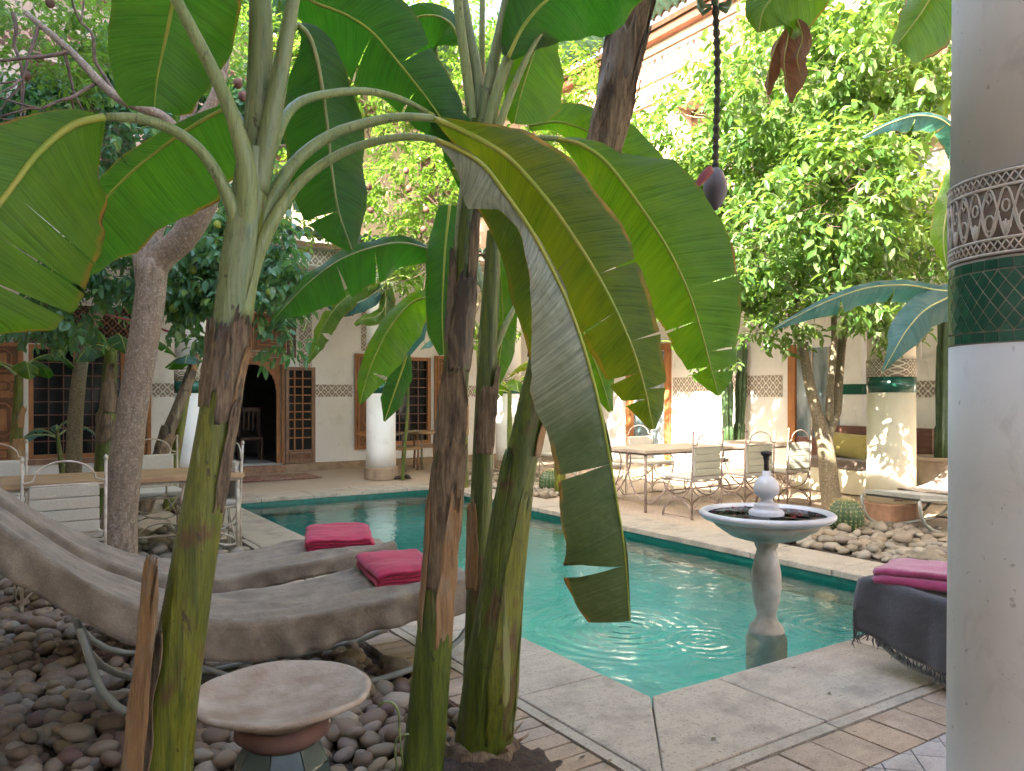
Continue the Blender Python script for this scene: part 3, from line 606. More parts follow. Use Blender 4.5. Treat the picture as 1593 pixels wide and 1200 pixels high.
def carved_panel(parent, x0, x1, z0, z1, y, mat, name='panel', style='key'):
    "raised-and-fielded board with a moulded border; nested square key work or an octagon moulding"
    o = MB().box((x0, y, z0), (x1, y + .02, z1)).build(name, M['cedar_groove_shade'], parent)
    m = MB(); t = min(.035, (x1 - x0) * .1)
    def fr(a0, a1, b0, b1, w, h):
        m.box((a0, y - h, b0), (a0 + w, y - .001, b1)); m.box((a1 - w, y - h, b0), (a1, y - .001, b1)); m.box((a0 + w, y - h, b0), (a1 - w, y - .001, b0 + w)); m.box((a0 + w, y - h, b1 - w), (a1 - w, y - .001, b1))
    fr(x0, x1, z0, z1, t * .8, .018)
    if style == 'key':
        cx, cz = (x0 + x1) / 2, (z0 + z1) / 2; hx, hz = (x1 - x0) / 2, (z1 - z0) / 2
        for f in (.72, .42, .2): fr(cx - hx * f, cx + hx * f, cz - hz * f, cz + hz * f, t * .5, .014)
        for sx, sz in ((-1, 1), (1, -1)):
            m.box((min(cx, cx + sx * hx * .56), y - .014, cz + sz * hz * .56 - t * .25), (max(cx, cx + sx * hx * .56), y - .001, cz + sz * hz * .56 + t * .25))
    else:
        iw, ih = (x1 - x0) * .30, (z1 - z0) * .34; cx, cz = (x0 + x1) / 2, (z0 + z1) / 2; c = min(iw, ih) * .45; P8 = [(-iw, -ih + c), (-iw, ih - c), (-iw + c, ih), (iw - c, ih), (iw, ih - c), (iw, -ih + c), (iw - c, -ih), (-iw + c, -ih), (-iw, -ih + c)]
        m.tube([(cx + a, y - .006, cz + b) for a, b in P8], t * .34, 6); m.box((cx - iw * .66, y - .022, cz - ih * .66), (cx + iw * .66, y - .001, cz + ih * .66))
    m.build('moulding', mat, o); return o
tr = box('transom', (3.30, YB - .03, 2.17), (4.62, YB - .002, 2.27), M['cedar_worn'], house)
for (a, b) in ((3.32, 3.94), (3.96, 4.60)): carved_panel(house, a, b, 2.29, 3.0, YB - .03, M['cedar'], 'carved_panel')
for (a, b) in ((3.32, 3.94), (3.96, 4.60)): carved_panel(house, a, b, 3.02, 3.6, YB - .03, M['cedar'], 'carved_panel')
box('door_post', (4.62, YB - .06, 2.17), (4.78, YB - .003, 3.75), M['cedar_dark'], house)
box('door_jamb', (4.511, YB - .05, .14), (4.56, YB - .003, 2.165), M['cedar'], house)
# open lattice leaf of the door, folded back against the wall
dl = empty('lattice_leaf', (0, 0, 0)); dl.parent = house
m = MB(); x0, x1, z0, z1, yl = 4.565, 5.14, .15, 1.99, YB - .12
for b in ((x0, x0 + .06, z0, z1), (x1 - .07, x1, z0, z1)): m.box((b[0], yl, b[2]), (b[1], yl + .04, b[3]))
for b in ((z0, z0 + .05), (z0 + .2, z0 + .25), (z1 - .06, z1)): m.box((x0 + .06, yl + .002, b[0]), (x1 - .07, yl + .038, b[1]))
m.build('leaf_frame', M['cedar_worn'], dl)
for i in range(3): box('muntin', (x0 + .06 + .148 * i + (.11 if i else .1), yl + .008, z0 + .251), (x0 + .082 + .148 * i + (.11 if i else .1), yl + .03, z1 - .061), M['cedar'], dl) if i < 2 else None
for i, zz in enumerate((.62, .80, .97, 1.12, 1.28, 1.44, 1.6, 1.76)): box('muntin', (x0 + .061, yl + .005, zz), (x1 - .071, yl + .02, zz + .022), M['cedar'], dl)
carved_panel(dl, x0 + .07, x1 - .08, z0 + .055, z0 + .195, yl + .012, M['cedar_worn'], 'panel', 'oct')
box('pane', (x0 + .061, yl + .031, z0 + .251), (x1 - .071, yl + .036, z1 - .061), M['glass'], dl)
# stucco strips
box('stucco_strip', (4.86, YB - .018, 2.0), (5.10, YB - .002, 3.88), M['lace'], house)
box('stucco_strip', (6.14, YB - .018, 2.35), (6.38, YB - .002, 3.88), M['lace'], house)
box('stucco_frieze', (5.16, YB - .018, 1.42), (5.94, YB - .002, 1.66), M['lace'], house)
box('stucco_frieze', (2.25, YB - .018, 1.42), (3.28, YB - .002, 1.66), M['lace'], house); box('stucco_frieze', (8.42, YB - .018, 1.42), (XR - .02, YB - .002, 1.66), M['lace'], house)
def grille_window(x0, x1, z0, z1, y, nx, nz, mid=False, parent=None):
    wn = empty('window'); wn.parent = parent or house; m = MB(); f = .07
    m.box((x0, y, z0), (x0 + f, y + .1, z1)); m.box((x1 - f, y, z0), (x1, y + .1, z1)); m.box((x0 + f, y + .001, z0), (x1 - f, y + .099, z0 + f)); m.box((x0 + f, y + .001, z1 - f), (x1 - f, y + .099, z1))
    m.build('window_frame', M['cedar'], wn); box('pane', (x0 + f, y + .08, z0 + f), (x1 - f, y + .09, z1 - f), M['glass'], wn)
    for i in range(1, nx): xx = x0 + f + (x1 - x0 - 2 * f) * i / nx; box('bar', (xx - .008, y + .02, z0 + f), (xx + .008, y + .035, z1 - f), M['rosewood'], wn)
    for i in range(1, nz): zz = z0 + f + (z1 - z0 - 2 * f) * i / nz; box('bar', (x0 + f, y + .036, zz - .008), (x1 - f, y + .05, zz + .008), M['rosewood'], wn)
    if mid: box('mullion', ((x0 + x1) / 2 - .07, y - .01, z0 + f), ((x0 + x1) / 2 + .05, y + .018, z1 - f), M['cedar'], wn)
    box('sill', (x0 - .05, y - .06, z0 - .09), (x1 + .05, y + .0, z0 - .002), M['cedar_worn'], wn)
grille_window(6.72, 7.72, .42, 2.25, YB + .02, 4, 9); grille_window(.40, 1.82, .40, 2.28, YB + .02, 6, 8, True)
def shutter(x0, x1, z0, z1, y):
    sh = empty('shutter'); sh.parent = house; MB().box((x0, y, z0), (x1, y + .035, z1)).build('board', M['cedar'], sh, bevel=.004); h = z1 - z0
    for a, b in ((.02, .15), (.17, .56), (.58, .70), (.72, .98)): carved_panel(sh, x0 + .05, x1 - .05, z0 + h * a, z0 + h * b, y - .014, M['cedar'], 'panel', 'oct')
shutter(5.98, 6.66, .36, 2.29, YB - .06); shutter(7.78, 8.36, .36, 2.29, YB - .06); shutter(-.35, .33, .34, 2.3, YB - .06); shutter(1.86, 2.22, .34, 2.3, YB - .06)
box('fretwork', (.3, YB - .03, 2.42), (1.95, YB - .002, 2.95), M['lace_wood'], house); box('cornice', (.2, YB - .08, 2.30), (2.05, YB - .003, 2.41), M['cedar_dark'], house)
# gallery beam, upper floor and eaves of the back wing
YG = 12.35
box('gallery_ceiling', (-6, YG + .02, WT - .02), (XR, YB + .3, WT + .2), M['plaster'], house)
box('gallery_beam', (-6, YG, WT - .35), (XR, YG + .4, WT - .021), M['plaster'], house); box('beam_frieze', (-6, YG - .02, WT - .33), (8.4, YG - .002, WT - .1), M['lace'], house)
wall_with('upper_wall', 'x', YG, .4, -6, 8.45, WT + .205, 7.0, [(.30, 1.5, 4.7, 6.0), (3.4, 4.9, 4.5, 6.3), (6.2, 7.4, 4.5, 6.3)], M['pale_pink'], house)
for a, b, c_, d_ in ((.30, 1.5, 4.7, 6.0), (3.4, 4.9, 4.5, 6.3), (6.2, 7.4, 4.5, 6.3)):
    m = MB(); m.box((a - .4, YG + 2.0, c_ - .3), (b + .4, YG + 2.05, d_ + .5)); m.box((a - .4, YG + .402, d_ + .45), (b + .4, YG + 1.999, d_ + .5)); m.box((a - .45, YG + .402, c_ - .3), (a - .401, YG + 1.999, d_ + .44)); m.box((b + .401, YG + .402, c_ - .3), (b + .45, YG + 1.999, d_ + .44)); m.box((a - .4, YG + .402, c_ - .35), (b + .4, YG + 1.999, c_ - .301)); m.build('loggia', M['pale_pink'], house)
box('upper_frieze', (-6, YG - .02, 6.1), (8.4, YG - .003, 6.4), M['lace_pink'], house)
lt = empty('lattice_screen'); lt.parent = house
m = MB(); 
for i in range(14): xx = -.6 + i * .065; m.box((xx, YG - .05, 4.95), (xx + .022, YG - .03, 5.72))
for i in range(13): zz = 4.95 + i * .062; m.box((-.62, YG - .03, zz), (.28, YG - .012, zz + .022))
m.build('lattice', M['cushion'], lt)
def eave_tiles(parent, a, b, zlow, out, depth, name_axis):
    "rows of half-round tiles: clay noses over a glazed green slope, each tile a piece"
    L = (Vector(b) - Vector(a)).length; nT = int(L / .16); dirv = (Vector(b) - Vector(a)).normalized(); o3 = Vector(out)
    hm = MB(); seg = 6; R = .085
    prof = [(R * math.cos(math.pi * k / seg), R * math.sin(math.pi * k / seg)) for k in range(seg + 1)]
    for L0, L1 in ((0, 1.0),):
        vs = []
        for q in (0, 1):
            for (u, h) in prof: vs.append((u, -q * depth, h + q * depth * .45))
        hm.add(vs, [(k, k + 1, seg + 2 + k, seg + 1 + k) for k in range(seg)]); 
    me = hm.mesh('roof_tile', M['roof_tile'], True)
    nm = MB(); vs = []
    for q in (0, 1):
        for (u, h) in prof: vs.append((u * 1.03, .02 - q * .12, h * 1.03 - .003 + q * .045))
    for (u, h) in prof: vs.append((u * .6, .02, h * .6 - .003))
    nm.add(vs, [(k, k + 1, seg + 2 + k, seg + 1 + k) for k in range(seg)] + [(k, k + 1, 2 * seg + 3 + k, 2 * seg + 2 + k) for k in range(seg)]); me2 = nm.mesh('clay_nose', M['roof_clay'], True)
    rz = math.atan2(dirv.y, dirv.x)
    for i in range(nT):
        p = Vector(a) + dirv * (i + .5) * L / nT + o3 * .22; p.z = zlow
        instance(me, 'roof_tile', p, parent, (0, 0, rz + (0 if o3.cross(dirv).z > 0 else math.pi))); instance(me2, 'tile_nose', p, parent, (0, 0, rz + (0 if o3.cross(dirv).z > 0 else math.pi)))
def put_eave(parent, a, b, z, out, depth):
    eave_tiles(parent, a, b, z, out, depth, None)
    a = Vector(a); b = Vector(b); o = Vector(out); m = MB(); lo = z - .03; q = [a + o * .2, b + o * .2, b - o * depth, a - o * depth]
    m.add([(q[0].x, q[0].y, lo), (q[1].x, q[1].y, lo), (q[2].x, q[2].y, lo + depth * .45), (q[3].x, q[3].y, lo + depth * .45), (q[0].x, q[0].y, lo - .08), (q[1].x, q[1].y, lo - .08), (q[2].x, q[2].y, lo + depth * .45 - .08), (q[3].x, q[3].y, lo + depth * .45 - .08)], [(0,1,2,3),(7,6,5,4),(0,4,5,1),(2,6,7,3),(1,5,6,2),(3,7,4,0)])
    m.build('eave_board', M['cedar_worn'], parent)
put_eave(house, (-6, YG, 0), (8.3, YG, 0), 7.02, (0, -1, 0), .9)
put_eave(house, (2.0, YG, 0), (8.2, YG, 0), WT + .02, (0, -1, 0), .18)

rw_ = empty('riad_right_wing', label='right wing of the riad with pink upper facade under green roof tiles', cat='building')
wall_with('wall', 'y', XR, .35, -4, YB + .34, 0, WT, [(7.42, 8.55, .12, 2.25), (11.45, 12.6, .12, 2.35)], M['plaster'], rw_)
box('plinth', (XR - .06, -4, -.01), (XR - .002, 7.41, .12), M['bejmat'], rw_); box('plinth', (XR - .06, 8.56, -.01), (XR - .002, 11.44, .12), M['bejmat'], rw_)
box('stucco_frieze', (XR - .02, 8.7, 1.42), (XR - .003, 11.3, 1.80), M['lace'], rw_); box('stucco_frieze', (XR - .02, -1, 1.42), (XR - .003, 6.4, 1.66), M['lace'], rw_)
for (ya, yb, zt) in ((8.7, 11.3, 0), (3.5, 6.3, 0)):   # moulded panels above the frieze
    m = MB()
    for (p, q, r_, s_) in ((ya, ya + .04, 1.95, 3.5), (yb - .04, yb, 1.95, 3.5), (ya + .041, yb - .041, 3.46, 3.5), (ya + .041, yb - .041, 1.95, 1.99)): m.box((XR - .03, p, r_), (XR - .003, q, s_))
    m.build('panel_moulding', M['plaster'], rw_)
# glazed door with cedar posts
gd = empty('glazed_door'); gd.parent = rw_
box('post', (XR - .05, 8.42, .12), (XR + .06, 8.56, 2.3), M['cedar'], gd); box('post', (XR - .05, 7.41, .12), (XR + .06, 7.47, 2.3), M['cedar_worn'], gd)
box('pane', (XR + .01, 7.472, .75), (XR + .02, 8.418, 2.24), M['glass_pale'], gd); box('panel', (XR - .01, 7.472, .122), (XR + .03, 8.418, .748), M['rosewood'], gd)
for yv in (7.78, 8.10): box('muntin', (XR - .02, yv, .75), (XR + .005, yv + .03, 2.24), M['iron_white'], gd)
wd = empty('double_door'); wd.parent = rw_
for a, b in ((11.36, 11.5), (12.5, 12.66)): box('post', (XR - .07, a, .01), (XR + .05, b, 2.5), M['cedar'], wd)
box('pane', (XR + .02, 11.502, .12), (XR + .03, 12.498, 2.35), M['glass_pale'], wd); box('lintel', (XR - .06, 11.502, 2.36), (XR + .04, 12.498, 2.5), M['cedar'], wd)
pl = MB().box((XR - .30, 7.03, 0), (XR - .001, 7.40, WT - .02)).build('pilaster', M['plaster'], rw_); box('green_tile_band', (XR - .312, 7.02, 1.46), (XR - .003, 7.407, 1.62), M['zellige'], pl)
XG = 8.45
box('gallery_ceiling', (XG + .02, -4, WT - .02), (XR + .3, YG - .01, WT + .2), M['plaster'], rw_)
box('gallery_beam', (XG, -4, WT - .2), (XG + .4, YG - .01, WT - .021), M['plaster'], rw_)
wall_with('upper_wall', 'y', XG, .4, -4, YG - .003, WT + .2, 7.05, [(7.6, 8.4, 4.4, 5.75), (10.2, 11.0, 4.4, 5.75), (4.4, 5.2, 4.4, 5.75), (1.6, 2.4, 4.4, 5.75)], M['pale_pink'], rw_)
for yv in (7.6, 10.2, 4.4, 1.6): box('window_recess', (XG + .32, yv, 4.4), (XG + .38, yv + .8, 5.75), M['cedar_dark'], rw_)
box('upper_frieze', (XG - .02, -4, 6.35), (XG - .003, YG - .05, 6.62), M['lace_pink'], rw_)
for zz in (6.70, 6.28, 5.95): box('string_course', (XG - .045, -4, zz), (XG - .002, YG - .05, zz + .05), M['pale_pink'], rw_)
for i in range(12): 
    yv = .6 + i * 1.0; m = MB()
    for (p, q, r_, s_) in ((yv, yv + .03, 5.0, 5.85), (yv + .7, yv + .73, 5.0, 5.85), (yv + .031, yv + .699, 5.82, 5.85), (yv + .031, yv + .699, 5.0, 5.03)): m.box((XG - .025, p, r_), (XG - .002, q, s_))
    if not any(abs(yv + .35 - w_ - .4) < .8 for w_ in (7.6, 10.2, 4.4, 1.6)): m.build('panel_moulding', M['pale_pink'], rw_)
box('cornice', (XG - .14, -4, 6.86), (XG - .002, YG - .05, 6.98), M['pink'], rw_)
put_eave(rw_, (XG, -2, 0), (XG, YG - .3, 0), 7.08, (-1, 0, 0), 1.2)
lw = empty('riad_left_wing', label='left wing of the riad, tall pale wall that shades the courtyard', cat='building')
box('wall', (-3.8, -8, 0), (-3.4, YB, WT), M['plaster'], lw); box('upper_wall', (-6, -8, WT), (-.5, YG - .003, 7.5), M['plaster'], lw)
nw = empty('riad_near_wing', label='near wing of the riad whose open gallery shelters the camera and the big column, unseen rear wall added for fill', cat='building')
box('wall', (-3.39, -5.6, 0), (XR, -5.3, WT - .03), M['plaster'], nw); box('gallery_ceiling', (-3.39, -1.3, WT - .02), (XG - .01, 1.24, WT + .2), M['plaster'], nw); box('upper_wall', (-.49, .8, WT + .21), (XG - .01, 1.24, 7.0), M['plaster'], nw)  # rear wall is unseen, added and set back to tune fill behind the camera
tw = empty('neighbouring_house', (9, 19, 0), label='terracotta house wall rising beyond the back wing roof', cat='building')
box('wall', (-4, 0, 0), (4, 3, 10.2), M['pink'], tw)
# ------------------------------------------------------------------ columns
def far_column(x, y, r, mat, label, base='bejmat', zg=(1.48, 1.66), h=WT - .36):
    c = empty('gallery_column', (x, y, 0), label=label, cat='column', group='round columns of the gallery')
    MB().lathe([(r * 1.13, 0), (r * 1.13, .19), (r * 1.06, .21)], seg=12 if base == 'clay' else 32).build('base', M[base], c)
    MB().lathe([(r * 1.02, .205), (r, .5), (r * .985, zg[0])], seg=40).build('shaft', M[mat], c, smooth=True)
    MB().lathe([(r * 1.005, zg[0] + .002), (r * 1.005, zg[1])], seg=40).build('green_tile_band', M['zellige'], c, smooth=True)
    MB().lathe([(r * 1.02, zg[1] + .002), (r * 1.02, zg[1] + .20)], seg=40).build('carved_frieze', M['lace_fine'], c, smooth=True)
    MB().lathe([(r * .985, zg[1] + .202), (r * .96, h)], seg=40).build('upper_shaft', M[mat], c, smooth=True)
far_column(5.55, 12.6, .255, 'plaster', 'white round column by the far pool corner, leather slippers at its foot')
far_column(2.45, 12.6, .245, 'plaster', 'white round column left of the arched doorway, behind leaning banana stems')
far_column(8.2, 12.6, .245, 'plaster', 'white round column behind the banana stems at the far right corner')
far_column(8.72, 5.2, .265, 'cream', 'cream round column dappled with sun beside the bench with the yellow cushion', 'clay')
# near column with real tile and carved work
NC = Vector((2.45, 1.0, 0)); NR = .245
nc = empty('near_column', NC, label='big plaster column at the right edge, carved frieze over green tile band', cat='column')
NZ = -.012
MB().lathe([(NR * 1.12, 0), (NR * 1.12, .2), (NR * 1.03, .23), (NR * 1.02, .6), (NR * 1.005, 1.2), (NR, 1.60 + NZ)], seg=96).build('shaft', M['tadelakt'], nc, smooth=True)
MB().lathe([(NR * .985, 2.06 + NZ), (NR * .965, 2.5), (NR * .95, WT)], seg=96).build('upper_shaft', M['tadelakt'], nc, smooth=True)
MB().lathe([(NR * .996, 1.598 + NZ), (NR * .996, 1.83 + NZ)], seg=96).build('tile_bed', M['grout'], nc, smooth=True)
gb0, gb1 = 1.602 + NZ, 1.825 + NZ; nsq = 40; th = .028
def curved_tile(pts, r0, r1):
    "pts in (arc metres, z) -> prism wrapped on the column, centred at angle 0"
    m = MB(); n_ = len(pts); vs = []
    for r in (r0, r1):
        for (s_, z_) in pts: a = s_ / NR; k = .94 if r == r1 else 1.0; vs.append((r * math.cos(a), r * math.sin(a), z_))
    m.add(vs, [tuple(range(n_, 2 * n_))] + [(i, (i + 1) % n_, n_ + (i + 1) % n_, n_ + i) for i in range(n_)]); return m.mesh('tile', M['zellige'])
circ = 2 * math.pi * NR; w1 = circ / nsq; ha = w1 / 2 - .0016
sq = curved_tile([(-ha, -.013), (ha, -.013), (ha, .013), (-ha, .013)], NR * .996, NR * 1.006)
for k in range(nsq):
    for zz in (gb0 + .015, gb1 - .015): instance(sq, 'tile', (0, 0, zz), nc, (0, 0, 2 * math.pi * k / nsq + rnd.gauss(0, .002)))
rows_h = (gb1 - gb0 - .064) / 3.0; hb = rows_h / 2
nd_ = 38; wdi = circ / nd_ / 2
dia = curved_tile([(-wdi + .0022, 0), (0, -hb + .003), (wdi - .0022, 0), (0, hb - .003)], NR * .996, NR * 1.006)
tri_u = curved_tile([(-wdi + .003, .0), (wdi - .003, 0), (0, hb - .003)], NR * .996, NR * 1.006); tri_d = curved_tile([(0, -hb + .003), (wdi - .003, 0), (-wdi + .003, 0)], NR * .996, NR * 1.006)
zc0 = gb0 + .032
for row in range(0, 7):
    z_ = zc0 + row * hb
    for k in range(nd_):
        a = 2 * math.pi * (k + (.5 if row % 2 else 0)) / nd_
        # keep the tile count bounded: rows facing the courtyard and camera
        if math.cos(a - math.atan2(-NC.y, -NC.x)) < -.15: continue
        me = tri_u if row == 0 else (tri_d if row == 6 else dia); instance(me, 'tile', (0, 0, z_), nc, (0, 0, a))
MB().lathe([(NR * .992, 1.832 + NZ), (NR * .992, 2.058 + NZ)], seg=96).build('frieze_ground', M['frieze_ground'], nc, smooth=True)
fz = MB(); f0, f1 = 1.834 + NZ, 2.056 + NZ
def wrap(s_, z_, r): a = s_ / NR; return (r * math.cos(a), r * math.sin(a), z_)
def ribbon(path, w_, r=NR * 1.010, closed=False):
    pts = [wrap(s_, z_, NR * 1.0) for s_, z_ in path]; fz.tube(pts, w_, 5, flat=1.0)
for zz in (f0 + .004, f0 + .042, f1 - .042, f1 - .004): fz.tube([wrap(circ * k / 96, zz, NR * 1.0) for k in range(97)], .0042, 6, cap=False)
nx_ = 76
for zb_ in (f0 + .008, f1 - .038):
    for k in range(nx_):
        s0 = circ * k / nx_; s1 = circ * (k + 1) / nx_
        ribbon([(s0, zb_), (s1, zb_ + .030)], .0022); ribbon([(s0, zb_ + .030), (s1, zb_)], .0022)
mp_ = 18; Pd = circ / mp_; zl, zh = f0 + .046, f1 - .046; H = zh - zl
for k in range(mp_):
    s0 = Pd * k
    for ph in (0, .5):   # interlacing ogee arches
        pth = [(s0 + Pd * (t + ph), zl + H * (.5 - .5 * math.cos(2 * math.pi * t)) ** .8) for t in np.linspace(0, 1, 15)]; ribbon(pth, .0032)
    for cx_, cz_, rr in ((.5, .30, .15), (0, .62, .11)):   # loops and diamonds
        ribbon([(s0 + Pd * (cx_ + rr * math.cos(t)), zl + H * (cz_ + rr * 1.1 * math.sin(t))) for t in np.linspace(0, 2 * math.pi, 11)], .0028)
    ribbon([(s0 + Pd * .5 + dx * Pd, zl + H * (.80 + dz)) for dx, dz in ((-.09, 0), (0, .12), (.09, 0), (0, -.12), (-.09, 0))], .0028)
    for an in (-1.0, -.5, 0, .5, 1.0):                   # palmette
        ribbon([(s0, zl + H * .04), (s0 + Pd * .17 * math.sin(an), zl + H * (.04 + .30 * math.cos(an)))], .0026)
    for sg in (-1, 1): ribbon([(s0 + Pd * .5 + sg * Pd * t * .30, zl + H * (.02 + .5 * t ** 2)) for t in np.linspace(0, 1, 6)], .0026)
fz.build('carved_frieze', M['frieze'], nc, smooth=True)

# ================================================================== furniture
def arc_pts(p0, p1, bulge, n=12):
    "half-ellipse from p0 to p1 with its crown moved by vector bulge"
    p0 = Vector(p0); p1 = Vector(p1); b = Vector(bulge); c = (p0 + p1) / 2; h = (p1 - p0) / 2
    return [c - h * math.cos(math.pi * t / n) + b * math.sin(math.pi * t / n) for t in range(n + 1)]
def make_chair(label, iron='iron_white', slat_mat='sage', w_=.25):
    c = empty('garden_chair', label=label, cat='chair'); R = .0095; I = M[iron]
    for s in (-1, 1):
        m = MB().tube([(s * w_, -.23, .0), (s * w_, -.22, .45), (s * w_, -.245, 1.0)], R * 1.1, 8)
        m.lathe([(.004, 0), (.016, .012), (.013, .03), (.003, .042)], (s * w_, -.245, .995), 8); m.build('back_post', I, c, smooth=True)
    MB().tube([(-w_, -.236, .835), (w_, -.236, .835)], R * .7, 6).build('back_rail', I, c, smooth=True); MB().tube([(-w_, -.225, .50), (w_, -.225, .50)], R * .7, 6).build('back_rail', I, c, smooth=True)
    m = MB(); m.tube([(-w_, -.243, .86), (-w_ * .84, -.243, .865)] + list(arc_pts((-w_ * .74, -.243, .875), (w_ * .74, -.243, .875), (0, 0, .125), 14)) + [(w_ * .84, -.243, .865), (w_, -.243, .86)], R * .8, 6)
    m.build('back_arch', I, c, smooth=True)
    for i in range(4):
        z0 = .505 + i * .082; MB().box((-w_ * .84, -.246, z0), (w_ * .84, -.228, z0 + .078)).build('slat', M[slat_mat], c, bevel=.006)
    o = MB().box((-w_ * .82, -.222, .505), (w_ * .82, -.185, .84)).build('back_cushion', M['cushion'], c, bevel=.014)
    o = MB().box((-w_ * .96, -.215, .452), (w_ * .96, .245, .505)).build('seat_cushion', M['cushion'], c, bevel=.018)
    m = MB(); q = [(-w_, -.22, .44), (w_, -.22, .44), (w_, .24, .44), (-w_, .24, .44), (-w_, -.22, .44)]; m.tube(q, R, 6)
    for s in (-1, 1): m.tube([(s * w_ * .4, -.22, .44), (s * w_ * .4, .24, .44)], R * .7, 5)
    m.build('seat_frame', I, c, smooth=True)
    for s in (-1, 1):
        m = MB(); m.tube(arc_pts((s * w_, -.2, .44), (s * w_, .24, .44), (0, 0, -.21)), R * .85, 6); m.tube(arc_pts((s * w_, -.24, .0), (s * w_, .26, .0), (0, 0, .215)), R * .9, 6)
        m.tube([(s * w_, -.2, .02), (s * w_, .22, .02)], R * .6, 5); m.build('leg', I, c, smooth=True)
    for yv in (-.21, .24):
        m = MB(); m.tube(arc_pts((-w_, yv, .44), (w_, yv, .44), (0, 0, -.20)), R * .8, 6); m.tube(arc_pts((-w_, yv, .0), (w_, yv, .0), (0, 0, .20)), R * .8, 6); m.build('brace', I, c, smooth=True)
    return c
chair0 = None
def chair(x, y, rz, label, group, rust=False):
    global chair0, chairR
    if rust:
        o = copy_tree(chairR) if chairR.get('used') else chairR; chairR['used'] = 1
    else:
        o = copy_tree(chair0) if chair0.get('used') else chair0; chair0['used'] = 1
    o.location = (x, y, 0); o.rotation_euler = (0, 0, math.radians(rz)); o['label'] = label; o['group'] = group; o['category'] = 'chair'
    return o
chair0 = make_chair('x', slat_mat='cream_canvas'); chairR = make_chair('x', 'iron_rust')
gl_, gr_ = 'cream iron chairs round the left plank table', 'iron chairs round the patio table on the right'
chair(.36, 6.36, 4, 'cream iron chair with slatted back, just behind the towel-covered loungers at far left', gl_)
chair(-.05, 8.45, 176, 'cream iron chair on the far side of the plank table, leftmost of all', gl_)
chair(1.62, 7.55, 88, 'cream iron chair at the right end of the plank table, behind the front banana stem', gl_)
chair(1.32, 8.5, 183, 'cream iron chair across the plank table, right of the tree trunk', gl_)
chair(6.98, 6.66, 0, 'iron chair with sage slats nearest the pool coping, behind the fountain bowl', gr_, True)
chair(7.85, 6.6, -3, 'iron chair with sage slats directly behind the fountain finial', gr_, True)
chair(8.62, 6.62, 3, 'iron chair with sage slats beside the forked orange tree trunk', gr_, True)
chair(6.98, 8.42, 182, 'iron chair with white cushions across the patio table, beside the curled banana leaf', gr_)
chair(7.95, 8.45, 176, 'iron chair with white cushions across the patio table, in front of the potted cactus', gr_)
chair(9.05, 8.35, 186, 'iron chair across the patio table, close to the cedar door post', gr_)
chair(7.7, 10.3, 178, 'iron chair standing alone behind the patio table, near the double door', gr_)
def table(name, x0, y0, x1, y1, label, mat, iron, z=.75):
    t = empty(name, ((x0 + x1) / 2, (y0 + y1) / 2, 0), label=label, cat='table'); hx, hy = (x1 - x0) / 2, (y1 - y0) / 2
    n_ = max(4, int(2 * hy / .16))
    for i in range(n_):
        a = -hy + 2 * hy * i / n_; MB().box((-hx, a, z - .04), (hx, a + 2 * hy / n_ - .004, z)).build('plank', M[mat], t, bevel=.003)
    m = MB(); q = [(-hx + .04, -hy + .04, z - .055), (hx - .04, -hy + .04, z - .055), (hx - .04, hy - .04, z - .055), (-hx + .04, hy - .04, z - .055), (-hx + .04, -hy + .04, z - .055)]
    m.tube(q, .014, 6); m.build('top_frame', M[iron], t)
    for sx in (-1, 1):
        for sy in (-1, 1):
            X, Y = sx * (hx - .05), sy * (hy - .05); m = MB().tube([(X, Y, 0), (X, Y, z - .05)], .017, 8)
            m.tube(arc_pts((X, Y, .12), (X - sx * .42, Y, z - .06), (sx * -.02, 0, -.16) if False else (-sx * .16, 0, -.10)), .010, 6)
            m.tube(arc_pts((X, Y, .15), (X, Y - sy * .3, z - .06), (0, -sy * .12, -.08)), .009, 6); m.build('leg', M[iron], t, smooth=True)
    m = MB().tube([(-hx + .05, 0, .18), (hx - .05, 0, .18)], .010, 6); m.build('stretcher', M[iron], t)
    return t
table('plank_table', -.9, 7.2, 1.85, 8.05, 'long wooden plank table among cream iron chairs at the left', 'table_wood', 'iron_white')
table('patio_table', 6.62, 7.1, 9.5, 8.0, 'long pale patio table ringed by iron chairs beyond the pool', 'pale_wood', 'iron_rust', .77)
# small round table and stool chair on the back gallery
st = empty('round_side_table', onY(663, 735, 13.75) * 1, label='small round wooden table on the back gallery before the shuttered window', cat='table'); st.location.z = 0
MB().lathe([(.36, .70), (.38, .71), (.38, .745), (.36, .75)], seg=28).build('tabletop', M['table_wood'], st)
for k in range(4):
    a = k * math.pi / 2 + .5; MB().tube([(.30 * math.cos(a), .30 * math.sin(a), 0), (.27 * math.cos(a), .27 * math.sin(a), .35), (.30 * math.cos(a), .30 * math.sin(a), .70)], .022, 8).build('leg', M['cedar_worn'], st, smooth=True)
ac = empty('armchair', onY(628, 738, 13.75), rz=.4, label='grey wooden armchair half hidden beside the small round table', cat='chair'); ac.location.z = 0
for sx in (-.25, .25):
    MB().tube([(sx, -.25, 0), (sx, -.24, .45), (sx, -.25, .72)], .024, 8).build('leg', M['bark_olive'], ac, smooth=True); MB().tube([(sx, .25, 0), (sx, .24, .68)], .024, 8).build('leg', M['bark_olive'], ac, smooth=True)
MB().tube([(-.25, .24, .66), (-.26, 0, .69), (-.2, -.26, .74), (0, -.31, .77), (.2, -.26, .74), (.26, 0, .69), (.25, .24, .66)], .024, 8).build('arm_rail', M['bark_olive'], ac, smooth=True)
MB().box((-.25, -.25, .40), (.25, .25, .45)).build('seat', M['table_wood'], ac, bevel=.01)

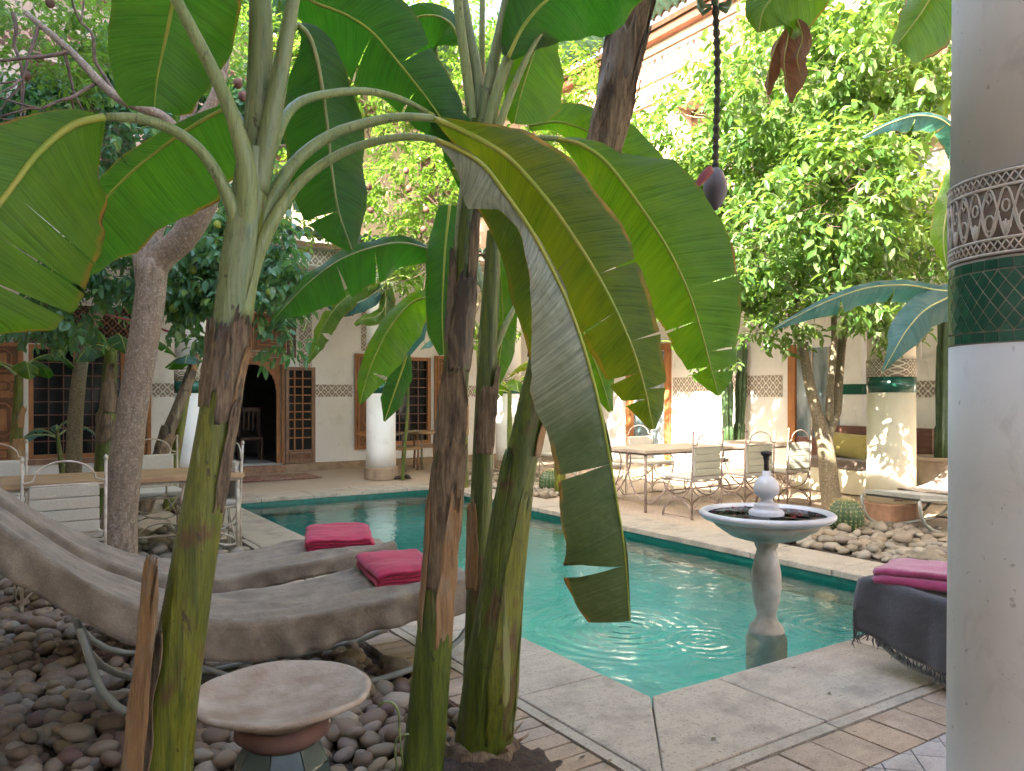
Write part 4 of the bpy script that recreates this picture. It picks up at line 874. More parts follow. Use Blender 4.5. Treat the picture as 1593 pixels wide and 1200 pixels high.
# loungers --------------------------------------------------------------------------------
PROF = [(-.12, 1.02), (.0, .93), (.25, .72), (.5, .55), (.75, .44), (1.0, .395), (1.3, .395), (1.6, .415), (1.9, .44), (2.14, .46)]
def prof_z(x):
    for (a, za), (b, zb) in zip(PROF, PROF[1:]):
        if a <= x <= b: t = (x - a) / (b - a); return za + (zb - za) * t
    return PROF[0][1] if x < PROF[0][0] else PROF[-1][1]
def smooth_prof(n=40):
    return [(p[0], p[1]) for p in spline([(x, z, 0) for x, z in PROF], n)]
def make_lounger(loc, rz, label, w_=.64, mir=False):
    L = empty('sun_lounger', loc, rz, label=label, cat='sun lounger', group='tubular sun loungers'); A = M['alu']; pr = smooth_prof(26)
    for y in (.02, w_ - .02):
        m = MB().tube([(x, y, z - .055) for x, z in pr], .019, 8, flat=.7); m.build('side_rail', A, L, smooth=True)
        rk = spline([(.30, y, .50), (.38, y, .22), (.55, y, .07), (.8, y, .03), (1.1, y, .03), (1.55, y, .03), (1.8, y, .055), (2.03, y, .13), (2.14, y, .24), (2.18, y, .40)], 26); MB().tube(rk, .017, 8).build('runner', A, L, smooth=True)
        MB().tube([(-.12, y, .95), (.45, y, .43), (.98, y, .14)], .021, 8, flat=.5).build('back_brace', A, L, smooth=True)
    for x, z in ((-.1, .94), (.98, .30), (2.1, .40), (.72, .05)):
        MB().tube([(x, .02, z), (x, w_ - .02, z)], .013, 8).build('crossbar', A, L, smooth=True)
    m = MB(); vs = []; n_ = len(pr)
    for (x, z) in pr: vs += [(x, .03, z - .045), (x, w_ - .03, z - .045), (x, .03, z - .004), (x, w_ - .03, z - .004)]
    fs = []
    for i in range(n_ - 1): a = i * 4; b = a + 4; fs += [(a + 2, b + 2, b + 3, a + 3), (a, a + 1, b + 1, b), (a, b, b + 2, a + 2), (a + 1, a + 3, b + 3, b + 1)]
    fs += [(0, 2, 3, 1), (4 * n_ - 4, 4 * n_ - 3, 4 * n_ - 1, 4 * n_ - 2)]
    m.add(vs, fs); m.build('mattress', M['mattress'], L)
    return L
def make_cover(loc, rz, label, mat, w_=.64, x0=-.14, x1=2.17, drop_n=(.17, .17), drop_end=.2, seed=1, fringe=False, sag=0.0, wr=1.0):
    "towelling cover draped over a lounger: top follows the mattress, sides hang with folds"
    r = random.Random(seed); NXv, NYv = 120, 44; m = MB(); off = Vector((seed * 9.1, seed * 3.3, 0)); pr = smooth_prof(60)
    def zt(x):
        for (a, za), (b, zb) in zip(pr, pr[1:]):
            if a <= x <= b: t = (x - a) / (b - a); return za + (zb - za) * t
        return pr[-1][1] if x > pr[-1][0] else pr[0][1]
    tot = drop_n[0] + w_ + drop_n[1]; xe = x1 + drop_end
    for i in range(NXv + 1):
        s_ = x0 + (xe - x0) * i / NXv; x = min(s_, x1); over = max(0.0, s_ - x1)
        for j in range(NYv + 1):
            dn = drop_n[0] * (1 + .25 * noise.noise(Vector((s_ * 1.6, 0, seed)))); dfar = drop_n[1] * (1 + .25 * noise.noise(Vector((s_ * 1.6, 5, seed))))
            q = -dn + (dn + w_ + dfar) * j / NYv
            lat_n = max(0, -q); lat_f = max(0, q - w_); y = min(max(q, -.012), w_ + .012); z = zt(x) + .022
            d = max(lat_n, lat_f); rr = .035
            edge = min(1, d / rr) if d > 0 else 0
            z -= d if d < .001 else (d - .0) * .97 ; z += 0
            fold = .026 * wr * abs(math.sin(s_ * 11 + 2.5 * math.sin(s_ * 3.1 + seed))) ** 1.5 + .012 * wr * math.sin(s_ * 31 + q * 9 + 3 * math.sin(s_ * 5)) + .020 * noise.noise(Vector((s_ * 6, q * 3, 0)) + off)
            if lat_n > 0: y = -.012 - fold * min(1, lat_n * 8) - .02 * min(1, lat_n * 6)
            if lat_f > 0: y = w_ + .012 + fold * min(1, lat_f * 8) + .02 * min(1, lat_f * 6)
            xx = x
            if over > 0: z -= over * .97; xx = x1 + .012 + .012 * noise.noise(Vector((q * 9, s_ * 2, 3)) + off) * min(1, over * 10)
            inn = 1 if (lat_n == 0 and lat_f == 0) else .3
            wv = noise.noise(Vector((s_ * 2.4, q * 6.5, 1)) + off); wv2 = noise.noise(Vector((s_ * 5 + q * 3, q * 13, 2)) + off)
            z += inn * wr * (.014 * wv + .016 * max(0, wv2 - .02) + .034 * max(0, noise.noise(Vector((s_ * 2.2 - q * 1.1, q * 11 + s_, 11)) + off) - .05) + .030 * max(0, noise.noise(Vector((s_ * 1.2 - q * 2.5, q * 5, 7)) + off)) )
            # shallow sag between the side rails
            if inn == 1 and over == 0: z -= .012 * math.sin(math.pi * min(1, max(0, q / w_)))
            m.v.append((xx, y, z)); m.uv.append((s_, q))
    W1 = NYv + 1
    m.f = [(i * W1 + j, (i + 1) * W1 + j, (i + 1) * W1 + j + 1, i * W1 + j + 1) for i in range(NXv) for j in range(NYv)]
    o = m.build('lounger_cover', mat, smooth=True); s2 = o.modifiers.new('solid', 'SOLIDIFY'); s2.thickness = .010; s2.offset = -1
    o.location = loc; o.rotation_euler = (0, 0, rz); tag(o, label, 'cover', 'towelling covers on the loungers')
    if fringe:
        fm = MB()
        def tuft(p, d, ln):
            p = Vector(p); d = Vector(d).normalized(); a = p + d * ln * .5 + Vector((r.gauss(0, .006), r.gauss(0, .006), 0)); b = a + d * ln * .5 + Vector((r.gauss(0, .01), r.gauss(0, .01), -.006)); fm.tube([p, a, b], [.0028, .0032, .0012], 4)
        if fringe == 'head':
            for k in range(90):
                j = r.randrange(NYv + 1); v = m.v[j]; tuft(v, (-1, r.gauss(0, .3), -.6), r.uniform(.03, .06))
        else:
            for i in range(NXv + 1):
                for q in range(2):
                    v = m.v[i * W1 + NYv] if fringe == 'far' else m.v[i * W1]; tuft((v[0] + r.uniform(-.01, .01), v[1], v[2]), (r.gauss(0, .15), 0, -1), r.uniform(.025, .045))
            if fringe == 'end':
                pass
        tag(fm.build('fringe', mat, o), kind='stuff')
    return o
def folded_towel(loc, rz, label, mat, sx=.40, sy=.27, sz=.085, seed=1, layers=4):
    "towel folded back and forth; soft loaf with the layers showing at the end"
    r = random.Random(seed); off = Vector((seed * 5.5, seed * 2.2, 0)); t = sz / layers; m = MB()
    # zigzag section in (y, z), swept along x
    sec = []
    for l in range(layers):
        zc = (l + .5) * t; ys = np.linspace(-sy / 2 + t * .5, sy / 2 - t * .5, 12)
        if l % 2: ys = ys[::-1]
        sec += [(y, zc) for y in ys]
        if l < layers - 1:
            sgn = 1 if l % 2 == 0 else -1
            for a in (-45, 0, 45): sec.append((sgn * (sy / 2 - t * .5) + sgn * t * .5 * math.cos(math.radians(a)), (l + 1) * t + t * .5 * math.sin(math.radians(a))))
    n_ = len(sec); NXv = 34; hw = t * .47
    nrm = []
    for i in range(n_):
        a = np.array(sec[max(i - 1, 0)]); b = np.array(sec[min(i + 1, n_ - 1)]); d = (b - a) / (np.linalg.norm(b - a) + 1e-9); nrm.append((-d[1], d[0]))
    ring = [(sec[i][0] + nrm[i][0] * hw, sec[i][1] + nrm[i][1] * hw) for i in range(n_)] + [(sec[i][0] - nrm[i][0] * hw, sec[i][1] - nrm[i][1] * hw) for i in range(n_ - 1, -1, -1)]
    K = len(ring)
    for i in range(NXv + 1):
        u = i / NXv; x = (u - .5) * sx; e = min(u, 1 - u) * sx; rd = max(0, 1 - e / .02)
        for (y, z) in ring:
            p = Vector((x, y, z)); k = z / sz
            pinch = 1 - .03 * rd
            bulge = .014 * noise.noise(Vector((x * 6, y * 7, 0)) + off) + .006 * noise.noise(Vector((x * 19, y * 17, z * 8)) + off)
            ex = .014 * noise.noise(Vector((0, y * 9, z * 60)) + off) * (1 if abs(u - .5) > .45 else abs(u - .5) * 2)
            edge_sag = -.012 * k * max(0, 1 - e / .06) - .010 * k * max(0, 1 - (sy / 2 - abs(y)) / .05)
            m.v.append((x + ex, y * pinch + .012 * noise.noise(Vector((x * 5, z * 20, 4)) + off), max(.001, z + k * bulge + edge_sag))); m.uv.append((x, y))
    m.f = [(i * K + k, i * K + (k + 1) % K, (i + 1) * K + (k + 1) % K, (i + 1) * K + k) for i in range(NXv) for k in range(K)]
    h = n_
    for i0 in (0, NXv):
        b = i0 * K
        for k in range(n_ - 1):
            q = (b + k, b + k + 1, b + K - 2 - k, b + K - 1 - k); m.f.append(q if i0 else q[::-1])
    o = m.build('folded_towel', mat, smooth=True); o.location = loc; o.rotation_euler = rz if hasattr(rz, '__len__') else (0, 0, rz); return tag(o, label, 'towel', 'folded bright towels on the loungers')
XL = -.02
make_lounger((XL, 3.60, 0), 0, 'tubular sun lounger nearest the camera on the pebbles, under a taupe cover'); make_lounger((XL, 4.66, 0), 0, 'tubular sun lounger further back on the pebbles, under a taupe cover')
make_cover((XL, 3.60, 0), 0, 'taupe towelling cover on the near lounger behind the terracotta dish', M['cover'], seed=2, drop_n=(.17, .1), drop_end=.14, fringe='head')
make_cover((XL, 4.66, 0), 0, 'taupe towelling cover on the second lounger, nearer the pool tables', M['cover'], seed=5, drop_n=(.11, .1), drop_end=.12, fringe='head')
folded_towel((1.86, 3.98, .452), (0, -.04, 1.42), 'folded fuchsia towel on the nearest lounger, partly behind a banana stem', M['towel'], .50, .36, .092, 1)
folded_towel((1.93, 5.08, .448), (0, -.04, 1.25), 'folded fuchsia towel on the second lounger, against the pool water', M['towel'], .52, .42, .092, 4)
# right-hand lounger, lying along Y behind the big column
make_lounger((4.47, .28, 0), math.radians(90), 'tubular sun lounger behind the big column at right, under a charcoal cover')
make_cover((4.47, .28, 0), math.radians(90), 'charcoal fringed cover on the lounger beside the big column', M['cover_grey'], seed=8, drop_n=(.22, .33), drop_end=.05, fringe='far', wr=.8)
folded_towel((4.10, 2.14, .472), (0, .03, math.radians(104)), 'folded magenta towel on the charcoal-covered lounger by the column', M['towel_purple'], .60, .44, .085, 9, 3)
# far lounger by the cream column
fl = make_lounger((9.78, 4.88, 0), math.radians(180), 'sage sun lounger on the garden pebbles beyond the barrel cactus', .66)
make_cover((9.78, 4.88, 0), math.radians(180), 'beige cover thrown over the raised back of the far lounger', M['cover_beige'], w_=.66, x1=1.45, drop_n=(.16, .1), drop_end=.0, seed=11)
# dish table --------------------------------------------------------------------------------
dt = empty('dish_table', (.79, 2.60, 0), label='round terracotta dish table on a green tiled pedestal among the pebbles', cat='table')
d_ = MB().lathe([(.001, .430), (.06, .431), (.20, .444), (.255, .456), (.272, .468), (.286, .470), (.295, .463), (.290, .452), (.24, .426), (.16, .395), (.12, .365), (.001, .365)], seg=72)
for i, v in enumerate(d_.v): d_.v[i] = (v[0] + .006 * noise.noise(Vector(v) * 6), v[1] + .006 * noise.noise(Vector(v) * 6 + Vector((5, 0, 0))), v[2] + .007 * noise.noise(Vector((v[0] * 5, v[1] * 5, 3))))
ds = d_.build('dish', M['terracotta'], dt, smooth=True)
MB().lathe([(.12, .30), (.155, .33), (.15, .365), (.12, .372)], seg=32).build('collar', M['terracotta_dark'], dt, smooth=True)
def octa(z0, z1, r0, r1, name, mat):
    for k in range(8):
        a0, a1 = 2 * math.pi * k / 8 + .2, 2 * math.pi * (k + 1) / 8 + .2; g = .012; m = MB()
        def pt(a, r, z, i): return (r * math.cos(a), r * math.sin(a), z)
        o4 = [pt(a0 + g, r0, z0, 0), pt(a1 - g, r0, z0, 0), pt(a1 - g, r1, z1, 0), pt(a0 + g, r1, z1, 0)]; i4 = [(x * .93, y * .93, z) for x, y, z in o4]
        m.add(o4 + i4, [(0, 1, 2, 3), (7, 6, 5, 4), (0, 4, 5, 1), (1, 5, 6, 2), (2, 6, 7, 3), (3, 7, 4, 0)]); m.build(name, M[mat], dt, bevel=.002)
octa(.235, .305, .155, .115, 'tile', 'green_slate'); octa(.165, .232, .165, .156, 'tile', 'green_slate'); octa(.05, .162, .15, .163, 'tile', 'clay'); octa(-.03, .047, .17, .16, 'tile', 'green_slate')
MB().lathe([(.15, -.03), (.13, .05), (.148, .16), (.145, .235), (.10, .30)], seg=24).build('core', M['grout'], dt)
# fountain -----------------------------------------------------------------------------------
FX, FY = 4.20, 3.36
ft = empty('marble_fountain', (FX, FY, 0), label='grey marble bowl fountain on a turned pedestal standing in the pool', cat='fountain')
MB().lathe([(.13, -1.15), (.13, -.14), (.115, -.10), (.105, -.06), (.07, -.02), (.06, .02), (.082, .10), (.095, .20), (.092, .30), (.072, .40), (.06, .44), (.075, .47), (.078, .50), (.06, .52)], seg=40).build('pedestal', M['worn_marble'], ft, smooth=True)
BZ = .655
MB().lathe([(.055, BZ - .16), (.12, BZ - .155), (.23, BZ - .125), (.32, BZ - .065), (.372, BZ - .012)], seg=64).build('bowl', M['worn_marble'], ft, smooth=True)
MB().lathe([(.36, BZ - .016), (.405, BZ - .014), (.428, BZ + .006), (.430, BZ + .022), (.418, BZ + .034), (.395, BZ + .036), (.376, BZ + .018), (.37, BZ - .002), (.2, BZ - .04), (.001, BZ - .055)], seg=72).build('rim', M['marble'], ft, smooth=True)
MB().lathe([(.001, BZ + .012), (.374, BZ + .012)], seg=64).build('bowl_water', M['bowl_water'], ft)
MB().lathe([(.11, BZ - .04), (.112, BZ + .03), (.10, BZ + .045), (.075, BZ + .055), (.08, BZ + .075), (.055, BZ + .09), (.038, BZ + .11), (.045, BZ + .125), (.072, BZ + .145), (.083, BZ + .185), (.07, BZ + .235), (.042, BZ + .26), (.028, BZ + .27), (.025, BZ + .30)], seg=32).build('finial', M['marble'], ft, smooth=True)
MB().lathe([(.017, BZ + .30), (.015, BZ + .36), (.022, BZ + .385), (.018, BZ + .39), (.034, BZ + .405), (.036, BZ + .425), (.012, BZ + .43)], seg=16).build('spout', M['shoe'], ft, smooth=True)
pm = MB(); r5 = random.Random(5)
for i in range(70):
    a = r5.gauss(-.75 if i % 2 else .55, .55) + (0 if i % 3 else 1.5); rr = r5.uniform(.16, .36); x, y = rr * math.cos(a), rr * math.sin(a); s_ = r5.uniform(.006, .013); th_ = r5.uniform(0, 6)
    c_, s2 = math.cos(th_) * s_, math.sin(th_) * s_; z = BZ + .0155; pm.add([(x + c_, y + s2, z + .004), (x - s2, y + c_, z), (x - c_, y - s2, z + .005), (x + s2, y - c_, z), (x, y, z - .001)], [(0, 1, 4), (1, 2, 4), (2, 3, 4), (3, 0, 4)])
tag(pm.build('rose_petals', M['petal']), 'red rose petals floating in the fountain bowl', 'petals', kind='stuff').location = (FX, FY, 0)
# barrel cacti ----------------------------------------------------------------------------------
def barrel(x, y, rx, h, label):
    c = empty('barrel_cactus', (x, y, 0), label=label, cat='cactus', group='golden barrel cacti'); ribs = 22; m = MB(); seg = ribs * 6; K = 16
    for j in range(K + 1):
        t = j / K; ph = -math.pi * .36 + (math.pi * .5 + math.pi * .36) * t; r_ = rx * math.cos(ph) ** .8 if math.cos(ph) > 0 else 0; z = h * (.42 + .58 * math.sin(ph)) if ph > 0 else h * (.42 + .44 * math.sin(ph))
        for k in range(seg):
            a = 2 * math.pi * k / seg; rr = max(.001, r_) * (1 + .085 * (abs(math.cos(a * ribs / 2)) * 2 - 1)); m.v.append((rr * math.cos(a), rr * math.sin(a), z - .01 * (1 if j == K else 0))); m.uv.append((0, 0))
    m.f = [(j * seg + k, j * seg + (k + 1) % seg, (j + 1) * seg + (k + 1) % seg, (j + 1) * seg + k) for j in range(K) for k in range(seg)]
    m.build('body', M['cactus'], c, smooth=True); sp = MB(); rr_ = random.Random(int(x * 100))
    for k in range(ribs):
        a = 2 * math.pi * k / ribs
        for j in range(11):
            t = (j + .5) / 11; ph = -math.pi * .32 + (math.pi * .49 + math.pi * .32) * t; r_ = rx * math.cos(ph) ** .8 * 1.085; z = h * (.42 + .58 * math.sin(ph)) if ph > 0 else h * (.42 + .44 * math.sin(ph))
            p = Vector((r_ * math.cos(a), r_ * math.sin(a), z)); nn = Vector((math.cos(a) * math.cos(ph), math.sin(a) * math.cos(ph), math.sin(ph)))
            for q in range(6):
                d = (nn * .6 + Vector((rr_.gauss(0, .6), rr_.gauss(0, .6), rr_.gauss(0, .6)))).normalized() * rr_.uniform(.02, .04); sd_ = d.cross(nn).normalized() * .0014
                sp.add([p - sd_, p + sd_, p + d], [(0, 1, 2)])
    for i in range(160):
        a = rr_.uniform(0, 6.28); q = rx * .5 * math.sqrt(rr_.random()); z = h * 1.0 - q * q / rx * .6; p = Vector((q * math.cos(a), q * math.sin(a), z)); d = Vector((rr_.gauss(0, .012), rr_.gauss(0, .012), .028)); sp.add([p + Vector((-.002, 0, 0)), p + Vector((.002, 0, 0)), p + d], [(0, 1, 2)])
    tag(sp.build('spines', M['spine'], c), kind='stuff'); return c
barrel(7.42, 4.92, .165, .36, 'tall round barrel cactus on the pebbles right of the fountain')
barrel(6.85, 9.35, .18, .34, 'round barrel cactus on the far pool edge, seen between banana leaves')
# potted columnar cacti
def potted(px, d, label, hs, pr=.26, ph=.42):
    g = P(px, 600, d); c = empty('potted_cactus', (g.x, g.y, 0), label=label, cat='cactus', group='potted columnar cacti')
    MB().lathe([(pr * .72, 0), (pr * .8, ph * .3), (pr * .97, ph - .05), (pr * 1.08, ph - .045), (pr * 1.08, ph), (pr * .96, ph), (pr * .9, ph - .06), (.001, ph - .06)], seg=32).build('pot', M['pot'], c)
    for (dx, h, r_, lean) in hs:
        m = MB().lathe([(r_, 0), (r_ * 1.05, h * .2), (r_ * .86, h * .22), (r_ * 1.05, h * .45), (r_, h * .68), (r_ * .84, h * .7), (r_, h * .9), (r_ * .6, h * .98), (.001, h)], (0, 0, 0), 35, ribs=5, ribd=.25)
        for i, v in enumerate(m.v): m.v[i] = (v[0] + dx + lean * v[2], v[1], v[2] + ph - .08)
        m.build('stem', M['cactus'], c, smooth=True)
potted(1141, 13.9, 'pair of columnar cacti in a pale pot against the dappled right wall', [(-.14, 1.65, .085, -.02), (.14, 1.9, .08, .06)], .30, .62)
potted(1463, 10.6, 'single columnar cactus in a pale pot beside the big column', [(0, 2.3, .07, .04), (.17, .8, .06, .0)], .34, .62)
# built-in bench with yellow cushion
bn = empty('bench', (0, 0, 0), label='built-in plaster bench with reddish wooden back between cream column and tree trunk', cat='bench')
box('plinth', (10.35, 5.9, 0), (XR - .062, 7.75, .36), M['cream'], bn, .02); box('seat_pad', (10.33, 5.92, .362), (XR - .34, 7.73, .50), M['seat_brown'], bn, .03); box('backrest', (XR - .40, 5.9, .502), (XR - .32, 7.74, .98), M['rosewood'], bn, .01)
cu = MB(); n_ = 14
for s_ in (-1, 1):
    for i in range(n_ + 1):
        for j in range(n_ + 1):
            u, v = i / n_ * 2 - 1, j / n_ * 2 - 1; k = (1 - abs(u) ** 3) * (1 - abs(v) ** 3); cu.v.append((s_ * (.012 + .075 * k ** .6), u * .36 * (1 - .04 * (1 - v * v)), v * .19 * (1 - .07 * (1 - u * u)))); cu.uv.append((u, v))
W1 = n_ + 1
for s_ in (0, 1): cu.f += [tuple(q + s_ * W1 * W1 for q in ((i * W1 + j, (i + 1) * W1 + j, (i + 1) * W1 + j + 1, i * W1 + j + 1) if s_ else (i * W1 + j, i * W1 + j + 1, (i + 1) * W1 + j + 1, (i + 1) * W1 + j))) for i in range(n_) for j in range(n_)]
cush = cu.build('yellow_cushion', M['yellow'], smooth=True); cush.location = (XR - .56, 7.12, .69); cush.rotation_euler = (.06, .25, 0); tag(cush, 'long yellow cushion leaning on the bench back', 'cushion')
# rug, slippers, cord
rg = MB().box((2.9, 13.3, 0), (4.75, 14.2, .012)).build('kilim_rug', M['rug']); tag(rg, 'worn red and cream kilim rug before the arched doorway', 'rug')
for i, px in enumerate((620, 634)):
    g = G(px, 745 - i, 0); s_ = empty('slipper', g, rz=.5 + i * .9, label=('dark leather slipper nearest the white column foot', 'dark leather slipper lying further from the white column foot')[i], cat='shoe', group='pair of leather slippers')
    m = MB().lathe([(.001, 0), (.5, .0), (.52, .12), (.4, .3), (.001, .34)], seg=14)
    for k, v in enumerate(m.v): m.v[k] = (v[0] * .25, v[1] * (.09 + .02 * v[0]), max(.001, v[2] * (.14 + .14 * max(0, v[0]))))
    m.build('upper', M['shoe'], s_, smooth=True); MB().box((-.13, -.04, .0), (.13, .04, .008)).build('sole', M['cedar_dark'], s_)

# ================================================================== plants
CAMP = Vector((0, 0, CAMH))
def pbuild(m, name, mat, plant, **k):
    b = plant.location; off = Vector(plant.get('_o', (0, 0, 0))) if False else Vector((0, 0, 0))
    root = plant
    base = Vector((0, 0, 0)); q = plant
    while q: base += Vector(q.location); q = q.parent
    m.v = [(v[0] - base.x, v[1] - base.y, v[2] - base.z) for v in m.v]
    return m.build(name, mat, plant, **k)
def interp(tab, t):
    if t <= tab[0][0]: return tab[0][1]
    for (a, va), (b, vb) in zip(tab, tab[1:]):
        if t <= b:
            u = (t - a) / (b - a); u = u * u * (3 - 2 * u) if False else u; return va + (vb - va) * u
    return tab[-1][1]
def blade(parent, mid, wl, wr, mat, N=None, roll=0, fold=14, foldl=None, foldr=None, curl=.06, ripple=.012, tears=(), seed=1, ribr=.008, n=44, edge=.05, px=True, ribmat='rib', name='leaf', solid=False, rfreq=26):
    """banana leaf: mid = points along the midrib, wl / wr = half widths (t, w) on the left and right hand of travel as seen from the
    facing direction N.  tears = (side, t, gap)."""
    r = random.Random(seed); mp_ = spline([tuple(p) for p in mid], n); pts = [Vector(p) for p in mp_]; L = 0; Ls = [0]
    for a, b in zip(pts, pts[1:]): L += (b - a).length; Ls.append(L)
    off = Vector((seed * 7.3, seed * 2.9, seed * 1.1)); rows = {-1: [], 1: []}; K = 7; tr = math.radians
    for i, p in enumerate(pts):
        t = i / (n - 1); T = (pts[min(i + 1, n - 1)] - pts[max(i - 1, 0)]).normalized()
        Nv = (CAMP - p).normalized() if N is None else (N(t) if callable(N) else Vector(N))
        Nv = (Nv - T * Nv.dot(T)).normalized()
        rl = interp(roll, t) if hasattr(roll, '__len__') else roll
        Nv = Matrix.Rotation(tr(rl), 3, T) @ Nv; Sv = T.cross(Nv); sc = ((p - CAMP).dot(FW) / FPX) if px else 1.0
        for sd_, wt, fo in ((1, wr, foldr if foldr is not None else fold), (-1, wl, foldl if foldl is not None else fold)):
            w_ = interp(wt, t) * sc; f = tr(interp(fo, t) if hasattr(fo, '__len__') else fo)
            w_ = w_ / max(.35, abs(math.cos(f))) * (1 / max(.6, math.cos(tr(rl)))) if px else w_
            w_ *= 1 + edge * noise.noise(Vector((Ls[i] * 7, sd_ * 3, 0)) + off) + edge * .6 * noise.noise(Vector((Ls[i] * 24, sd_ * 5, 2)) + off)
            row = []
            for k in range(K + 1):
                u = k / K; d = Sv * (sd_ * math.cos(f)) - Nv * math.sin(f)
                perp = Nv * math.cos(f) + Sv * (sd_ * math.sin(f)); 
                rp = ripple * (u ** 1.5) * (math.sin(Ls[i] * rfreq + sd_ + 3 * noise.noise(Vector((Ls[i] * 3, 0, sd_)) + off)) + 1.2 * noise.noise(Vector((Ls[i] * 9, sd_ * 4, 1)) + off))
                q = p + d * (w_ * u) + T * (w_ * u * .10) - perp * (curl * u * u * w_ / .2) + perp * rp
                row.append((q, (.5 + sd_ * .5 * u, Ls[i])))
            rows[sd_].append(row)
    m = MB()
    for sd_ in (-1, 1):
        rw = rows[sd_]; cuts = {}
        for (ts, tt, gap) in tears:
            if ts == sd_: cuts[min(n - 2, max(1, int(tt * (n - 1))))] = gap
        ids = []
        for i, row in enumerate(rw):
            T = (pts[min(i + 1, n - 1)] - pts[max(i - 1, 0)]).normalized()
            def emit(shift):
                b = len(m.v)
                for k, (q, uv) in enumerate(row): u = k / K; m.v.append(tuple(q + T * shift * max(0, u - .12))); m.uv.append(uv)
                return b
            if i in cuts: g_ = cuts[i]; ids.append((emit(-g_ / 2), emit(g_ / 2)))
            else: b = emit(0); ids.append((b, b))
        for i in range(n - 1):
            a = ids[i][1]; b = ids[i + 1][0]
            for k in range(K):
                f = (a + k, b + k, b + k + 1, a + k + 1); m.f.append(f if sd_ == 1 else f[::-1])
    lf = pbuild(m, name, M[mat] if isinstance(mat, str) else mat, parent, smooth=True)
    rm = MB().tube([p + (CAMP - p).normalized() * .002 for p in pts], [ribr * (1 - .75 * i / (n - 1)) for i in range(n)], 6)
    pbuild(rm, 'midrib', M[ribmat], lf, smooth=True); return lf
def petiole(parent, path, rad, mat='petiole', n=26, groove=True, seg=12):
    sp = spline([tuple(p) for p in path], n); rr = [interp(rad, i / (n - 1)) for i in range(n)]
    m = MB().tube([Vector(p) for p in sp], rr, seg)
    return pbuild(m, 'petiole', M[mat], parent, smooth=True)
def pseudostem(parent, path, rad, mat, seed=1, n=60, seg=40, lobes=.05, name='pseudostem'):
    sp = spline([tuple(p) for p in path], n); pts = [Vector(p) for p in sp]; m = MB(); Ls = 0; prev = None
    for i, p in enumerate(pts):
        if i: Ls += (p - pts[i - 1]).length
        T = (pts[min(i + 1, n - 1)] - pts[max(i - 1, 0)]).normalized(); a = (T.cross(Vector((0, 1, 0))) if prev is None else prev - T * prev.dot(T)).normalized(); prev = a; b = T.cross(a); R = interp(rad, i / (n - 1))
        for k in range(seg):
            th_ = 2 * math.pi * k / seg
            # overlapping sheaths: a few ridges that wander slowly up the stem
            saw = ((th_ * 3 / (2 * math.pi) + Ls * .22 + seed * .37) % 1.0); saw2 = ((th_ * 2 / (2 * math.pi) - Ls * .30 + seed * .61) % 1.0)
            g = 1 + lobes * (saw - .5) * 1.3 + lobes * (saw2 - .5) * .9 + .02 * noise.noise(Vector((math.cos(th_) * 2, math.sin(th_) * 2, Ls * 3 + seed)))
            m.v.append(tuple(p + (a * math.cos(th_) + b * math.sin(th_)) * R * g)); m.uv.append((k / seg, Ls))
    m.f = [(i * seg + k, i * seg + (k + 1) % seg, (i + 1) * seg + (k + 1) % seg, (i + 1) * seg + k) for i in range(n - 1) for k in range(seg)]
    o = pbuild(m, name, M[mat], parent, smooth=True); return o, pts
def sheath(parent, path, rad, t0, t1, ang, width, mat='dry', seed=1, lift=.006, flare=.0, n=26, K=12, jag=.22):
    "dry leaf sheath wrapped round part of the stem: ragged shell standing a little proud, loose at its top"
    sp = spline([tuple(p) for p in path], 60); pts = [Vector(p) for p in sp]; m = MB(); off = Vector((seed * 3.7, seed, 0)); r = random.Random(seed)
    tops = [jag * noise.noise(Vector((k * .8, seed, 0))) + r.uniform(-.06, .06) for k in range(K + 1)]
    for i in range(n + 1):
        s_ = i / n
        for k in range(K + 1):
            u = k / K * 2 - 1; tt = t0 + (t1 - t0) * s_ * (1 + tops[k]); tt = min(max(tt, 0), 1); f = tt * 59; j = min(int(f), 58); p = pts[j].lerp(pts[j + 1], f - j); T = (pts[min(j + 1, 59)] - pts[max(j - 1, 0)]).normalized()
            view = (CAMP - p); view = (view - T * view.dot(T)).normalized(); side = T.cross(view)
            wdt = width * (1 - .55 * s_ ** 2.2) * (1 - .25 * (1 - s_) ** 3); th_ = math.radians(ang) + u * math.radians(wdt) / 2 + .12 * noise.noise(Vector((s_ * 5, 0, seed)))
            R = interp(rad, tt) * (.94 + .10 * min(1, s_ * 5)) + lift + flare * s_ ** 3 + .006 * abs(noise.noise(Vector((s_ * 6, u * 4, seed)))) + (.006 * abs(u) ** 4)
            m.v.append(tuple(p + (view * math.cos(th_) + side * math.sin(th_)) * R)); m.uv.append((u, s_))
    W1 = K + 1; m.f = [(i * W1 + k, i * W1 + k + 1, (i + 1) * W1 + k + 1, (i + 1) * W1 + k) for i in range(n) for k in range(K)]
    o = pbuild(m, 'dry_sheath', M[mat], parent, smooth=True); s2 = o.modifiers.new('solid', 'SOLIDIFY'); s2.thickness = .004; return o
def PP(lst): return [P(*q) for q in lst]

